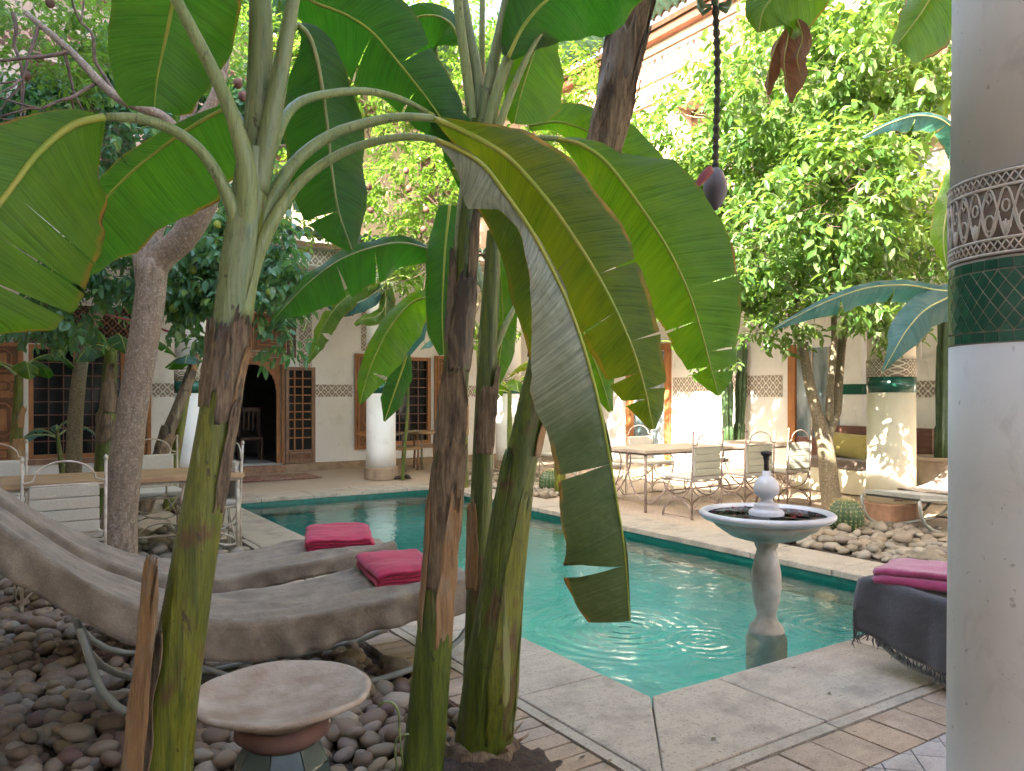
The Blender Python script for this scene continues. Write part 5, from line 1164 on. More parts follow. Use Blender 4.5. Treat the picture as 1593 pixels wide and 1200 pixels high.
# ---------------------------------------------------------------- A: the front plant at the left
bA = G(250, 1320, -.04); bA = P(248, 1400, 2.2); bA.z = -.03
A = empty('banana_plant', bA, label='banana plant closest to the camera at left, arching petioles fanning above the loungers', cat='banana plant')
pathA = [bA] + PP([(256, 1180, 2.2), (281, 1000, 2.2), (310, 820, 2.22), (336, 660, 2.25), (356, 520, 2.28), (374, 400, 2.3), (388, 300, 2.32), (396, 235, 2.33)])
radA = [(0, .082), (.2, .076), (.42, .062), (.58, .054), (.72, .048), (.85, .052), (1, .046)]
_, ptsA = pseudostem(A, pathA, radA, 'stem_yellow', 1)
bB_ = pathA
def pale_top(parent, path, rad, t0, t1, mat='stem_pale', seed=4, k=1.03):
    sp = spline([tuple(p) for p in path], 60); a, b = int(t0 * 59), int(t1 * 59); sub = sp[a:b + 1]
    return pseudostem(parent, sub, [((i) / (b - a), interp(rad, (a + i) / 59) * (k + (.0 if i else 0))) for i in range(b - a + 1)], mat, seed, 30, name='upper_sheath')
pale_top(A, pathA, radA, .70, 1.0)
for (t0, t1, an, wd, mt, sd_) in ((.63, .77, 30, 85, 'dry', 1), (.65, .76, -55, 70, 'dry', 2), (.52, .66, 48, 46, 'dry', 3), (.67, .76, -10, 60, 'stem_brown', 7), (.62, .73, 70, 70, 'dry_orange', 8)):
    sheath(A, pathA, radA, t0, t1, an, wd, mt, sd_, flare=.010, lift=.002)
sheath(A, pathA, radA, -.02, .44, -66, 95, 'dry_orange', 5, flare=.034, lift=.024, jag=.05)
sheath(A, pathA, radA, .10, .37, -38, 34, 'dry', 6, flare=.02, lift=.012, jag=.06)
# petioles and leaves of A
def leafA(path, rad, **k): pass
L1 = blade(A, PP([(165, 181, 2.05), (110, 197, 2.0), (60, 238, 1.96), (20, 290, 1.92), (-20, 350, 1.9), (-60, 430, 1.9), (-90, 520, 1.92)]),
      [(0, 4), (.1, 90), (.3, 120), (.6, 170), (.85, 165), (.96, 90), (1, 10)] , [(0, 10), (.12, 40), (.3, 80), (.6, 110), (1, 10)], 'leaf', roll=12, fold=8, seed=1, ribr=.010, curl=.03, tears=((-1, .75, .012),)) if False else None
L1 = blade(A, PP([(163, 182, 2.08), (112, 196, 2.04), (62, 236, 2.0), (22, 287, 1.97), (-18, 345, 1.94), (-58, 425, 1.92), (-85, 520, 1.92)]),
      [(0, 6), (.06, 70), (.14, 120), (.3, 155), (.5, 172), (.7, 180), (.88, 150), (1, 20)], [(0, 4), (.08, 18), (.2, 45), (.4, 90), (.7, 110), (1, 10)], 'leaf', roll=-10, fold=6, seed=21, ribr=.011, curl=.02, ripple=.006, tears=((-1, .62, .012), (-1, .45, .006), (-1, .78, .02)), edge=.06, n=70)
petiole(L1, [P(374, 430, 2.3), P(368, 350, 2.285)] + PP([(348, 292, 2.26), (316, 240, 2.23), (275, 206, 2.18), (222, 186, 2.12), (165, 182, 2.08)]), [(0, .032), (.15, .027), (.3, .021), (.5, .017), (.9, .014), (1, .011)])
L2 = blade(A, PP([(352, 168, 2.5), (306, 193, 2.52), (248, 233, 2.55), (192, 280, 2.58), (140, 338, 2.6), (100, 390, 2.6), (68, 442, 2.6)]),
      [(0, 20), (.15, 60), (.35, 100), (.55, 108), (.75, 80), (.9, 50), (1, 4)], [(0, 8), (.2, 28), (.45, 34), (.7, 26), (1, 4)], 'leaf_dark', roll=10, fold=10, seed=22, ribr=.008, tears=((-1, .6, .02),), edge=.05) if False else None
L2 = blade(A, PP([(356, 166, 2.5), (306, 193, 2.52), (248, 233, 2.55), (192, 280, 2.58), (140, 338, 2.6), (100, 390, 2.6), (66, 446, 2.6)]),
      [(0, 60), (.12, 105), (.3, 130), (.5, 112), (.7, 95), (.85, 66), (.95, 34), (1, 6)], [(0, 6), (.2, 16), (.45, 26), (.7, 20), (1, 4)], 'leaf_mid', roll=-8, fold=[(0, 8), (1, 12)], seed=22, ribr=.007, edge=.09, ripple=.01, tears=((1, .45, .010), (1, .62, .014), (1, .8, .02)))
petiole(L2, PP([(385, 270, 2.34), (380, 215, 2.38), (370, 180, 2.44), (356, 166, 2.5)]), [(0, .018), (1, .009)])
L3 = blade(A, PP([(275, -60, 2.22), (271, -10, 2.3), (262, 40, 2.34), (252, 85, 2.36), (244, 125, 2.37), (240, 167, 2.38)]),
      [(0, 60), (.2, 100), (.45, 100), (.65, 80), (.85, 62), (.95, 56), (1, 34)], [(0, 60), (.2, 108), (.45, 94), (.7, 80), (.9, 62), (1, 40)], 'leaf_mid', roll=5, fold=8, seed=23, ribr=.008, ripple=.008, edge=.04)
petiole(L3, PP([(382, 380, 2.3), (385, 280, 2.28), (370, 205, 2.26), (345, 140, 2.24), (312, 72, 2.2), (285, 20, 2.17), (262, -30, 2.16), (262, -75, 2.17), (275, -62, 2.21)]), [(0, .036), (.25, .027), (.5, .020), (1, .013)])
for i, (pth, w0, w1) in enumerate((([(392, 290, 2.34), (404, 160, 2.36), (408, 60, 2.36), (404, -60, 2.36)], .036, .028), ([(400, 300, 2.32), (422, 190, 2.32), (444, 70, 2.32), (466, -60, 2.32)], .034, .017), ([(390, 280, 2.38), (396, 140, 2.44), (398, 0, 2.45), (380, -70, 2.45)], .03, .02))):
    petiole(A, PP(pth), [(0, w0), (1, w1)], 'stem_pale')
# leaves above the frame, carried by those petioles
for (pth, wx, sd_) in (([(404, -60, 2.36), (380, -160, 2.3), (310, -230, 2.1), (200, -250, 1.9)], 110, 31), ([(466, -60, 2.32), (520, -150, 2.3), (620, -210, 2.3), (760, -220, 2.3)], 105, 32)):
    blade(A, PP(pth), [(0, 10), (.3, wx), (.7, wx), (1, 10)], [(0, 10), (.3, wx), (.7, wx), (1, 10)], 'leaf', N=(0, 0, 1), seed=sd_, px=True, fold=20)
# long hanging leaf behind
L4 = blade(A, PP([(462, 38, 2.6), (478, 52, 2.62), (490, 82, 2.64), (500, 130, 2.66), (509, 195, 2.68), (517, 270, 2.7), (527, 330, 2.7), (548, 390, 2.7)]),
      [(0, 4), (.08, 30), (.2, 50), (.35, 68), (.5, 66), (.65, 60), (.8, 50), (.92, 26), (1, 3)], [(0, 4), (.1, 20), (.2, 45), (.35, 62), (.5, 62), (.65, 62), (.8, 52), (.92, 28), (1, 3)], 'leaf_dark', roll=-12, fold=10, seed=24, ribr=.009, ripple=.010, edge=.05, tears=((1, .83, .02),), ribmat='rib_pale')
petiole(L4, PP([(408, 240, 2.36), (424, 130, 2.45), (442, 60, 2.55), (462, 38, 2.6)]), [(0, .016), (1, .009)])
L6 = blade(A, PP([(440, -40, 2.75), (482, 0, 2.78), (535, 22, 2.8), (576, 48, 2.82), (612, 88, 2.84), (660, 148, 2.86), (700, 205, 2.88), (716, 232, 2.9)]),
      [(0, 10), (.12, 40), (.3, 60), (.45, 66), (.6, 54), (.8, 44), (.93, 22), (1, 3)], [(0, 10), (.12, 40), (.3, 84), (.45, 92), (.6, 62), (.8, 44), (.93, 22), (1, 3)], 'leaf_dark', roll=8, fold=8, seed=25, ribr=.007, ripple=.012, edge=.08, tears=((1, .42, .012), (-1, .6, .02), (1, .7, .015)))
# three arching petioles to the right
L8 = blade(A, PP([(664, 175, 2.86), (686, 186, 2.9), (708, 212, 2.95), (720, 250, 3.0), (722, 300, 3.02)]), [(0, 4), (.2, 30), (.6, 40), (1, 4)], [(0, 4), (.2, 24), (.6, 30), (1, 4)], 'leaf_dark', fold=20, seed=26, ribr=.008)
petiole(L8, PP([(390, 400, 2.33), (404, 300, 2.36), (430, 212, 2.42), (462, 162, 2.5), (520, 145, 2.6), (580, 143, 2.7), (630, 157, 2.8), (664, 175, 2.86)]), [(0, .032), (.2, .022), (.45, .016), (1, .010)])
P9 = [(675, 185, 2.56), (720, 204, 2.55), (765, 228, 2.54), (800, 254, 2.53), (850, 310, 2.5), (885, 358, 2.48), (925, 420, 2.46), (958, 482, 2.45), (985, 545, 2.45), (1003, 605, 2.46), (1016, 668, 2.48)]
L9 = blade(A, PP(P9), [(0, 3), (.08, 14), (.2, 44), (.3, 66), (.42, 72), (.55, 72), (.68, 62), (.8, 48), (.9, 38), (.96, 28), (1, 4)],
      [(0, 3), (.05, 26), (.15, 60), (.3, 92), (.45, 104), (.6, 92), (.72, 70), (.84, 52), (.93, 34), (1, 4)], 'leaf_olive', roll=[(0, 20), (1, -8)], fold=[(0, 16), (.4, 9), (1, 9)], seed=27, ribr=.0105, ripple=.009, edge=.10, tears=((1, .70, .012), (-1, .78, .010), (1, .86, .022), (1, .52, .008), (-1, .60, .012), (-1, .9, .02), (1, .93, .02)), n=90)
petiole(L9, PP([(378, 470, 2.3), (392, 385, 2.32), (422, 312, 2.36), (462, 250, 2.42), (520, 208, 2.48), (595, 186, 2.53), (640, 182, 2.55), (675, 185, 2.56)]), [(0, .034), (.2, .027), (.45, .0205), (1, .0125)])
# curled leaf with painted sheen: one half hangs in front, the other folded behind
P10 = [(678, 218, 2.36), (712, 232, 2.35), (752, 258, 2.33), (785, 300, 2.31), (822, 352, 2.3), (852, 405, 2.29), (882, 468, 2.28), (908, 540, 2.27), (930, 620, 2.27), (946, 700, 2.27), (960, 780, 2.27), (972, 860, 2.28), (980, 966, 2.3)]
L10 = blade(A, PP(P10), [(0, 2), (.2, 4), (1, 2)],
      [(0, 3), (.05, 20), (.1, 46), (.15, 52), (.19, 18), (.24, 12), (.30, 26), (.38, 46), (.46, 66), (.54, 90), (.62, 76), (.68, 74), (.76, 82), (.84, 86), (.92, 92), (.96, 84), (1, 64)], 'leaf_sheen', roll=[(0, -20), (.3, -34), (.7, -24), (1, -6)], fold=4, seed=28, ribr=.0085, ripple=.012, edge=.06, tears=((1, .905, .06), (1, .72, .02)), n=80, curl=.05, rfreq=15)
L10b = blade(A, PP([(704, 262, 2.44), (735, 275, 2.46), (768, 300, 2.48), (800, 345, 2.5), (830, 410, 2.5), (850, 480, 2.5), (868, 560, 2.5), (878, 640, 2.48)]),
      [(0, 3), (.3, 10), (1, 2)], [(0, 8), (.15, 36), (.35, 42), (.55, 50), (.8, 40), (1, 4)], 'leaf_olive', roll=-6, fold=6, seed=29, ribr=.003, edge=.06, name='leaf_half')
petiole(L10, PP([(376, 500, 2.28), (392, 420, 2.3), (422, 350, 2.32), (466, 285, 2.36), (532, 238, 2.37), (600, 217, 2.37), (645, 213, 2.37), (678, 218, 2.36)]), [(0, .03), (.2, .023), (.45, .017), (1, .010)])

# ---------------------------------------------------------------- B: slim middle plant
bB = G(652, 1235, -.04)
B = empty('banana_plant', bB, label='slim banana plant with brown sheaths in the middle, in front of the fuchsia towel', cat='banana plant')
pathB = [bB] + PP([(661, 1150, 2.94), (672, 1040, 2.94), (684, 900, 2.95), (694, 780, 2.95), (704, 650, 2.96), (714, 520, 2.97), (722, 420, 2.97), (728, 330, 2.98), (738, 250, 3.0), (745, 190, 3.0)])
radB = [(0, .080), (.25, .066), (.5, .054), (.75, .045), (.9, .040), (1, .046)]
pseudostem(B, pathB, radB, 'stem', 2)
pale_top(B, pathB, radB, .78, 1.0, 'stem_pale', 5)
for (t0, t1, an, wd, mt, sd_) in ((.37, .52, 20, 190, 'dry', 11), (.30, .48, -40, 110, 'dry', 12), (.22, .44, 30, 70, 'dry_orange', 13), (.50, .62, -10, 170, 'dry', 14), (.62, .76, 20, 140, 'stem_brown', 15), (.66, .80, -60, 80, 'dry', 16), (.74, .90, 45, 60, 'dry', 17), (.24, .42, -75, 70, 'dry_orange', 18)):
    sheath(B, pathB, radB, t0, t1, an, wd, mt, sd_, flare=.008, lift=.001)
# fan of petioles
for (pth, w0, w1, mt) in (([(742, 260, 3.0), (728, 130, 3.0), (716, 40, 3.0), (706, -60, 3.0)], .022, .018, 'petiole'), ([(745, 230, 3.02), (744, 130, 3.05), (728, 40, 3.08), (712, -60, 3.1)], .028, .015, 'stem_pale'),
     ([(748, 230, 3.05), (750, 120, 3.1), (750, 30, 3.12), (752, -60, 3.15)], .015, .011, 'petiole'), ([(748, 240, 3.0), (762, 130, 3.0), (780, 40, 3.0), (800, -60, 3.0)], .030, .017, 'stem_pale'),
     ([(750, 250, 2.97), (774, 140, 2.96), (806, 50, 2.95), (850, -50, 2.95)], .028, .013, 'petiole'), ([(748, 262, 2.98), (770, 160, 2.97), (800, 70, 2.97), (826, -10, 2.97)], .024, .016, 'stem_pale')):
    petiole(B, PP(pth), [(0, w0), (.5, (w0 + w1) / 2.1), (1, w1)], mt)
L12 = blade(B, PP([(848, 44, 2.95), (838, 60, 2.97), (826, 95, 2.98), (812, 140, 3.0), (800, 192, 3.0)]), [(0, 30), (.3, 66), (.6, 78), (.8, 55), (.94, 24), (1, 4)], [(0, 4), (.3, 22), (.6, 30), (.9, 16), (1, 4)], 'leaf', roll=-8, fold=8, seed=41, ribr=.006, edge=.04)
petiole(L12, PP([(752, 265, 2.96), (778, 190, 2.94), (806, 120, 2.93), (830, 70, 2.93), (848, 44, 2.95)]), [(0, .020), (1, .009)])
L13 = blade(B, PP([(790, 90, 2.9), (815, 40, 2.88), (852, 0, 2.86), (905, -30, 2.84), (960, -42, 2.82), (1020, -40, 2.8)]), [(0, 10), (.3, 50), (.7, 60), (1, 4)], [(0, 10), (.2, 60), (.4, 86), (.6, 104), (.8, 88), (.93, 44), (1, 4)], 'leaf_dark', roll=10, fold=8, seed=42, ribr=.008, edge=.05, ripple=.012)
L7 = blade(B, PP([(716, 62, 3.05), (700, 36, 3.07), (676, 25, 3.1), (648, 28, 3.12), (620, 48, 3.15), (596, 78, 3.18)]), [(0, 10), (.2, 56), (.45, 78), (.7, 60), (1, 4)], [(0, 4), (.3, 18), (.7, 20), (1, 4)], 'leaf_dark', roll=0, fold=12, seed=43, ribr=.007)
L7.data.materials[0] = M['leaf_dark']
petiole(L7, PP([(738, 240, 3.02), (732, 150, 3.04), (724, 95, 3.05), (716, 62, 3.05)]), [(0, .018), (1, .010)])
P11 = [(868, 216, 2.86), (905, 226, 2.85), (940, 250, 2.83), (972, 288, 2.82), (1002, 330, 2.82), (1030, 372, 2.82), (1052, 412, 2.82), (1074, 462, 2.82), (1092, 520, 2.83), (1108, 580, 2.84), (1118, 616, 2.85)]
L11 = blade(B, PP(P11), [(0, 3), (.1, 14), (.18, 24), (.28, 80), (.4, 92), (.55, 92), (.7, 78), (.82, 58), (.9, 40), (.96, 24), (1, 3)],
      [(0, 3), (.08, 50), (.2, 84), (.35, 96), (.5, 90), (.65, 70), (.8, 52), (.92, 30), (1, 3)], 'leaf', roll=[(0, 10), (1, -4)], fold=[(0, 24), (.25, 8), (1, 6)], seed=44, ribr=.009, ripple=.009, edge=.08, tears=((-1, .86, .016), (1, .9, .03), (-1, .93, .024), (-1, .66, .008), (1, .76, .012)), n=90)
petiole(L11, PP([(750, 262, 2.98), (770, 236, 2.94), (812, 219, 2.9), (840, 215, 2.88), (868, 216, 2.86)]), [(0, .018), (1, .010)])
L11b = blade(B, PP([(822, 196, 3.3), (868, 190, 3.32), (915, 205, 3.34), (965, 235, 3.34), (1010, 275, 3.34), (1040, 310, 3.34), (1058, 345, 3.34)]), [(0, 10), (.25, 36), (.5, 42), (.8, 30), (1, 4)], [(0, 6), (.3, 30), (.7, 36), (1, 4)], 'leaf', roll=5, fold=10, seed=45, ribr=.006)

# ---------------------------------------------------------------- C: thick leaning plant with the flower, D beside it
bC = G(752, 1178, -.02)
Cc = empty('banana_plant', bC, label='thick leaning banana plant with a dark brown upper stem, carrying the hanging purple flower', cat='banana plant')
pathC = [bC] + PP([(764, 1060, 3.12), (778, 940, 3.13), (796, 800, 3.15), (818, 680, 3.17), (845, 560, 3.2), (880, 430, 3.22), (912, 320, 3.25), (938, 230, 3.27), (958, 140, 3.28), (975, 60, 3.3), (992, -20, 3.3), (1010, -110, 3.35)])
radC = [(0, .120), (.08, .104), (.2, .078), (.38, .064), (.5, .060), (.65, .060), (.8, .058), (1, .05)]
pseudostem(Cc, pathC, radC, 'stem', 3, lobes=.10)
for (t0, t1, an, wd, mt, sd_) in ((.46, .66, 0, 220, 'stem_brown', 51), (.60, .80, 20, 230, 'dry', 52), (.68, .86, -30, 200, 'stem_brown', 53), (.80, .93, 25, 180, 'dry', 54), (.84, .98, -50, 120, 'dry', 55), (.56, .70, 60, 100, 'dry', 56), (.35, .52, 70, 60, 'dry_orange', 57), (.60, .86, 60, 50, 'dry', 58)):
    sheath(Cc, pathC, radC, t0, t1, an, wd, mt, sd_, flare=.03, lift=.004, jag=.35)
# fleshy outer sheaths hugging the foot
for (off, t1, an, w_, mt) in ((0, .34, -55, 95, 'stem'), (0, .30, 40, 100, 'stem_yellow'), (0, .20, 100, 80, 'stem_yellow')):
    o = sheath(Cc, pathC, radC, .035, t1, an, w_, mt, int(60 + an), lift=.001, jag=.05); o.name = 'green_sheath'
m = MB().lathe([(.03, -.10), (.16, -.05), (.15, .02), (.135, .07), (.11, .09), (.001, .09)], tuple(bC), 30, ribs=9, ribd=.05); pbuild(m, 'root_crown', M['dry'], Cc, smooth=True)
for k in range(14):
    a = rnd.uniform(0, 6.28); q = Vector((math.cos(a), math.sin(a), 0)); m = MB(); p = bC + q * .13 + Vector((0, 0, .06)); s_ = Vector((-q.y, q.x, 0)) * .018; m.add([p - s_, p + s_, p + s_ * .5 + q * .05 + Vector((0, 0, .03)), p - s_ * .5 + q * .06 + Vector((0, 0, .05))], [(0, 1, 2, 3)]); pbuild(m, 'scale', M['dry_orange'], Cc)
# hanging flower
Q = PP([(1046, -120, 3.4), (1082, -70, 3.45), (1108, -20, 3.5), (1115, 60, 3.55), (1116, 140, 3.58), (1114, 210, 3.6), (1113, 266, 3.6)])
sp = spline([tuple(p) for p in Q], 90); rq = [.014 * (1 + .28 * math.sin(i * 1.9)) + .006 * max(0, .3 - i / 89) for i in range(90)]
fs_ = pbuild(MB().tube([Vector(p) for p in sp], rq, 8), 'flower_stalk', M['rachis'], Cc, smooth=True)
for k in range(18):
    a = k * 1.1; t = 20 + (k // 6) * 6; p = Vector(sp[t]); d = Vector((math.cos(a), math.sin(a), 0)); m = MB().tube([p + d * .02, p + d * .06 + Vector((0, 0, -.01)), p + d * .085 + Vector((0, 0, .03)), p + d * .09 + Vector((0, 0, .07))], [.008, .014, .013, .004], 7); pbuild(m, 'green_banana', M['banana_fruit'], Cc, smooth=True)
pb = P(1113, 262, 3.6); m = MB().lathe([(.018, 0), (.036, -.02), (.052, -.06), (.056, -.10), (.046, -.14), (.028, -.17), (.008, -.192), (.001, -.196)], tuple(pb), 20, ribs=3, ribd=.03); bud = pbuild(m, 'flower_bud', M['bud'], Cc, smooth=True)
m = MB(); 
for i in range(9):
    t = i / 8
    for k in range(7):
        u = k / 6 * 2 - 1; wv = .024 * math.sin(math.pi * min(1, t * 1.0 + .12)) ** .7 * (1 - t * .15); cl = P(1108, 262, 3.56).lerp(P(1078, 300, 3.46), t); up = Vector((0, 0, 1)); sd_ = (RT * .62 + FW * -.15 + up * -.75).normalized() * -1; m.v.append(tuple(cl + sd_ * u * wv + (RT * -.3 + up * .6) * (.02 * (1 - u * u)) + up * .01 * math.sin(t * 3))); m.uv.append((0, 0))
m.f = [(i * 7 + k, i * 7 + k + 1, (i + 1) * 7 + k + 1, (i + 1) * 7 + k) for i in range(8) for k in range(6)]
o = pbuild(m, 'red_bract', M['bract_red'], Cc, smooth=True); s2 = o.modifiers.new('solid', 'SOLIDIFY'); s2.thickness = .005
blade(Cc, PP([(1012, -110, 3.35), (1080, -150, 3.2), (1180, -130, 3.0), (1240, -70, 2.85), (1270, -20, 2.8)]), [(0, 6), (.4, 70), (.8, 50), (1, 4)], [(0, 6), (.4, 90), (.7, 110), (.9, 80), (1, 4)], 'leaf', N=None, roll=10, fold=10, seed=61)
TL = blade(Cc, PP([(1300, -95, 2.7), (1262, -60, 2.72), (1225, -25, 2.74), (1190, 12, 2.76), (1180, 50, 2.78)]), [(0, 20), (.3, 70), (.6, 80), (.85, 50), (1, 4)], [(0, 20), (.3, 60), (.6, 50), (.85, 30), (1, 4)], 'leaf', roll=8, seed=62, edge=.06)
for k, (pth, wv) in enumerate((([(1232, 28, 2.85), (1226, 60, 2.85), (1220, 95, 2.84), (1224, 130, 2.83), (1228, 160, 2.83)], 22), ([(1236, 25, 2.88), (1218, 50, 2.9), (1204, 80, 2.9), (1196, 112, 2.9), (1194, 148, 2.9)], 13), ([(1240, 30, 2.8), (1248, 60, 2.8), (1240, 90, 2.79), (1246, 118, 2.78)], 11))):
    blade(Cc, PP(pth), [(0, 6), (.3, wv), (.7, wv * .9), (1, 3)], [(0, 6), (.3, wv * .8), (.7, wv), (1, 3)], 'leaf_dry', roll=30, fold=42, seed=70 + k, edge=.35, ripple=.012, ribr=.003, rfreq=50, name='dead_leaf', n=26)
bD = G(738, 1120, -.02)
D = empty('banana_plant', bD, label='thin green banana stem growing just behind the slim brown-sheathed one', cat='banana plant')
pathD = [bD] + PP([(741, 1000, 3.45), (745, 880, 3.46), (749, 760, 3.47), (754, 640, 3.48), (760, 520, 3.5), (765, 430, 3.5), (768, 360, 3.5)])
radD = [(0, .055), (.4, .05), (.8, .043), (1, .03)]
pseudostem(D, pathD, radD, 'stem', 6); 
for (t0, t1, an, wd, mt, sd_) in ((.28, .45, -40, 80, 'dry_orange', 81), (.55, .68, 10, 120, 'dry', 82), (.62, .72, 60, 60, 'dry', 83)): sheath(D, pathD, radD, t0, t1, an, wd, mt, sd_, flare=.01, lift=.002)
petiole(D, PP([(764, 560, 3.5), (780, 520, 3.5), (800, 480, 3.55), (812, 455, 3.6)]), [(0, .018), (1, .010)])
petiole(D, PP([(762, 520, 3.5), (756, 470, 3.52), (745, 420, 3.6), (728, 370, 3.7)]), [(0, .018), (1, .010)])
blade(D, PP([(812, 455, 3.6), (840, 425, 3.7), (872, 445, 3.75), (905, 510, 3.75), (935, 590, 3.75), (950, 640, 3.75)]), [(0, 4), (.3, 34), (.7, 34), (1, 4)], [(0, 4), (.3, 44), (.7, 44), (1, 4)], 'leaf', seed=84, fold=12)
# dark upright leaves behind the slim stem
blade(D, PP([(700, 318, 3.9), (694, 370, 3.9), (690, 430, 3.9), (688, 490, 3.9), (690, 552, 3.9)]), [(0, 18), (.2, 34), (.5, 40), (.85, 34), (1, 8)], [(0, 18), (.2, 30), (.5, 32), (.85, 26), (1, 8)], 'leaf_dark', seed=85, fold=8, roll=8, ripple=.006)
blade(D, PP([(768, 372, 3.7), (778, 430, 3.75), (782, 500, 3.8), (776, 570, 3.8), (768, 610, 3.8)]), [(0, 8), (.3, 24), (.7, 24), (1, 4)], [(0, 8), (.3, 24), (.7, 26), (1, 4)], 'leaf', seed=86, fold=12)
blade(D, PP([(742, 330, 3.9), (790, 320, 3.9), (830, 360, 3.85), (848, 440, 3.8), (850, 520, 3.8), (846, 560, 3.8)]), [(0, 8), (.3, 30), (.7, 30), (1, 4)], [(0, 8), (.3, 50), (.7, 55), (1, 4)], 'leaf_dark', seed=87, fold=12)
L14 = blade(D, PP([(700, 402, 4.0), (668, 388, 4.0), (625, 378, 3.95), (580, 385, 3.9), (530, 404, 3.85), (480, 440, 3.8), (426, 496, 3.78)]), [(0, 3), (.15, 32), (.3, 56), (.5, 64), (.7, 56), (.88, 34), (1, 3)], [(0, 3), (.2, 10), (.5, 14), (.8, 10), (1, 2)], 'leaf_dark', roll=4, fold=[(0, 14), (1, 14)], seed=88, ribr=.007, edge=.12, ripple=.015, tears=((-1, .4, .02), (-1, .62, .03)), ribmat='rib_pale')
petiole(L14, PP([(764, 500, 3.5), (752, 450, 3.7), (728, 418, 3.9), (700, 402, 4.0)]), [(0, .016), (1, .009)])
L15 = blade(D, PP([(708, 462, 4.0), (672, 462, 4.05), (640, 472, 4.1), (608, 508, 4.1), (584, 552, 4.1), (568, 596, 4.1), (560, 628, 4.1)]), [(0, 3), (.2, 30), (.4, 50), (.6, 46), (.8, 34), (1, 3)], [(0, 3), (.2, 12), (.5, 18), (.8, 16), (1, 3)], 'leaf_dark', fold=12, seed=89, edge=.08, tears=((-1, .8, .03),))
L15.data.materials[0] = M['leaf']
L17 = blade(D, PP([(668, 492, 4.3), (652, 510, 4.3), (636, 532, 4.3), (620, 556, 4.3)]), [(0, 4), (.4, 18), (.8, 16), (1, 2)], [(0, 4), (.4, 22), (.8, 16), (1, 2)], 'leaf_blue_reflection', seed=90, fold=10)
L17b = blade(D, PP([(634, 548, 4.4), (624, 580, 4.4), (612, 615, 4.4), (598, 656, 4.4)]), [(0, 6), (.3, 20), (.7, 18), (1, 2)], [(0, 6), (.3, 20), (.7, 18), (1, 2)], 'leaf_dark', seed=91, fold=10, edge=.1)

# ---------------------------------------------------------------- other bananas
def gen_banana(base, h, r0, nl, ll, seed, label, lean=(0, 0), mats=('stem', 'leaf'), az0=0, spread=6.28, droop=1.0, sh=2, lw=.16, tearn=3, group='banana plants in the courtyard beds'):
    r = random.Random(seed); base = Vector((base[0], base[1], -.01)); b = empty('banana_plant', base, label=label, cat='banana plant', group=group); top = base + Vector((lean[0], lean[1], h))
    path = [base, base.lerp(top, .35) + Vector((-lean[0] * .05, -lean[1] * .05, 0)), base.lerp(top, .7), top]; rad = [(0, r0), (.5, r0 * .8), (1, r0 * .5)]
    pseudostem(b, path, rad, mats[0], seed, 30, 20)
    for k in range(sh): t = r.uniform(.35, .8); sheath(b, path, rad, t, min(1, t + r.uniform(.12, .22)), r.uniform(-70, 70), r.uniform(80, 160), r.choice(['dry', 'dry_orange', 'stem_brown']), seed * 10 + k, flare=.02, n=14, K=8)
    for k in range(nl):
        az = az0 + spread * k / nl + r.uniform(-.3, .3); hd = Vector((math.cos(az), math.sin(az), 0)); L = ll * r.uniform(.8, 1.15); up = r.uniform(.25, .75); st_ = top - Vector((0, 0, r.uniform(.0, .12)))
        pt = lambda t: st_ + hd * (L * (.12 * t + .75 * t - .12 * t * t)) + Vector((0, 0, L * (up * 1.35 * t - droop * (.35 + .8 * up) * t * t)))
        p_end = .22; petiole(b, [pt(p_end * i / 4) for i in range(5)], [(0, r0 * .32), (1, .011)], n=12, seg=8)
        N = lambda t, hd=hd: Vector((-hd.x * .3, -hd.y * .3, 1)); w_ = lw * r.uniform(.8, 1.2); mt = mats[1] if r.random() < .6 else r.choice(['leaf', 'leaf_dark', 'leaf_blue_reflection'])
        blade(b, [pt(p_end + (1 - p_end) * i / 7) for i in range(8)], [(0, .01), (.15, w_ * .8), (.45, w_), (.8, w_ * .75), (1, .01)], [(0, .01), (.15, w_ * .8), (.45, w_), (.8, w_ * .75), (1, .01)], mt, N=N, fold=18, curl=.05, ripple=.012, seed=seed * 20 + k, px=False, n=34, edge=.12,
              tears=[(r.choice((-1, 1)), r.uniform(.2, .9), r.uniform(.015, .05)) for _ in range(tearn)], ribr=.008)
    return b
def gp(px, d): p = P(px, 600, d); return (p.x, p.y)
gen_banana(gp(22, 9.0), 1.75, .085, 5, .9, 101, 'yellow-green banana stem at the far left, in front of the left cedar shutter', (.05, .1), ('stem_yellow', 'leaf_dark'))
gen_banana(gp(160, 9.3), 2.1, .13, 5, 1.0, 102, 'stout green banana stem in front of the grilled window at left', (.1, .1), ('stem', 'leaf_dark'), sh=4)
gen_banana(gp(103, 10.2), 1.0, .045, 5, .7, 103, 'young banana plant with thin stem before the grilled window', (-.1, .1), ('stem', 'leaf_blue_reflection'), sh=0, lw=.08)
gen_banana(gp(222, 9.6), 2.0, .10, 0, .9, 104, 'dry brown banana stem leaning right beside the grey tree trunk', (.65, .1), ('stem_brown', 'leaf'), sh=4)
gen_banana(gp(262, 9.9), 1.95, .07, 3, .6, 105, 'green banana stem leaning right, next to the dry brown stem', (.30, .1), ('stem_yellow', 'leaf_dark'), sh=1)
gen_banana(gp(722, 12.2), 2.2, .075, 5, 1.0, 106, 'green banana stem with a dry sheath, right of the round side table', (.05, .1), ('stem_yellow', 'leaf'), sh=3)
gen_banana(gp(752, 12.8), 2.6, .07, 5, 1.0, 107, 'banana plant behind the thin middle stem, at the far right corner of the pool', (-.1, .0), ('stem', 'leaf'), sh=1)
gen_banana(gp(794, 11.8), 1.6, .055, 6, .9, 108, 'low bright banana plant between the leaning stem and the pool corner', (.05, .1), ('stem', 'leaf'), sh=0)
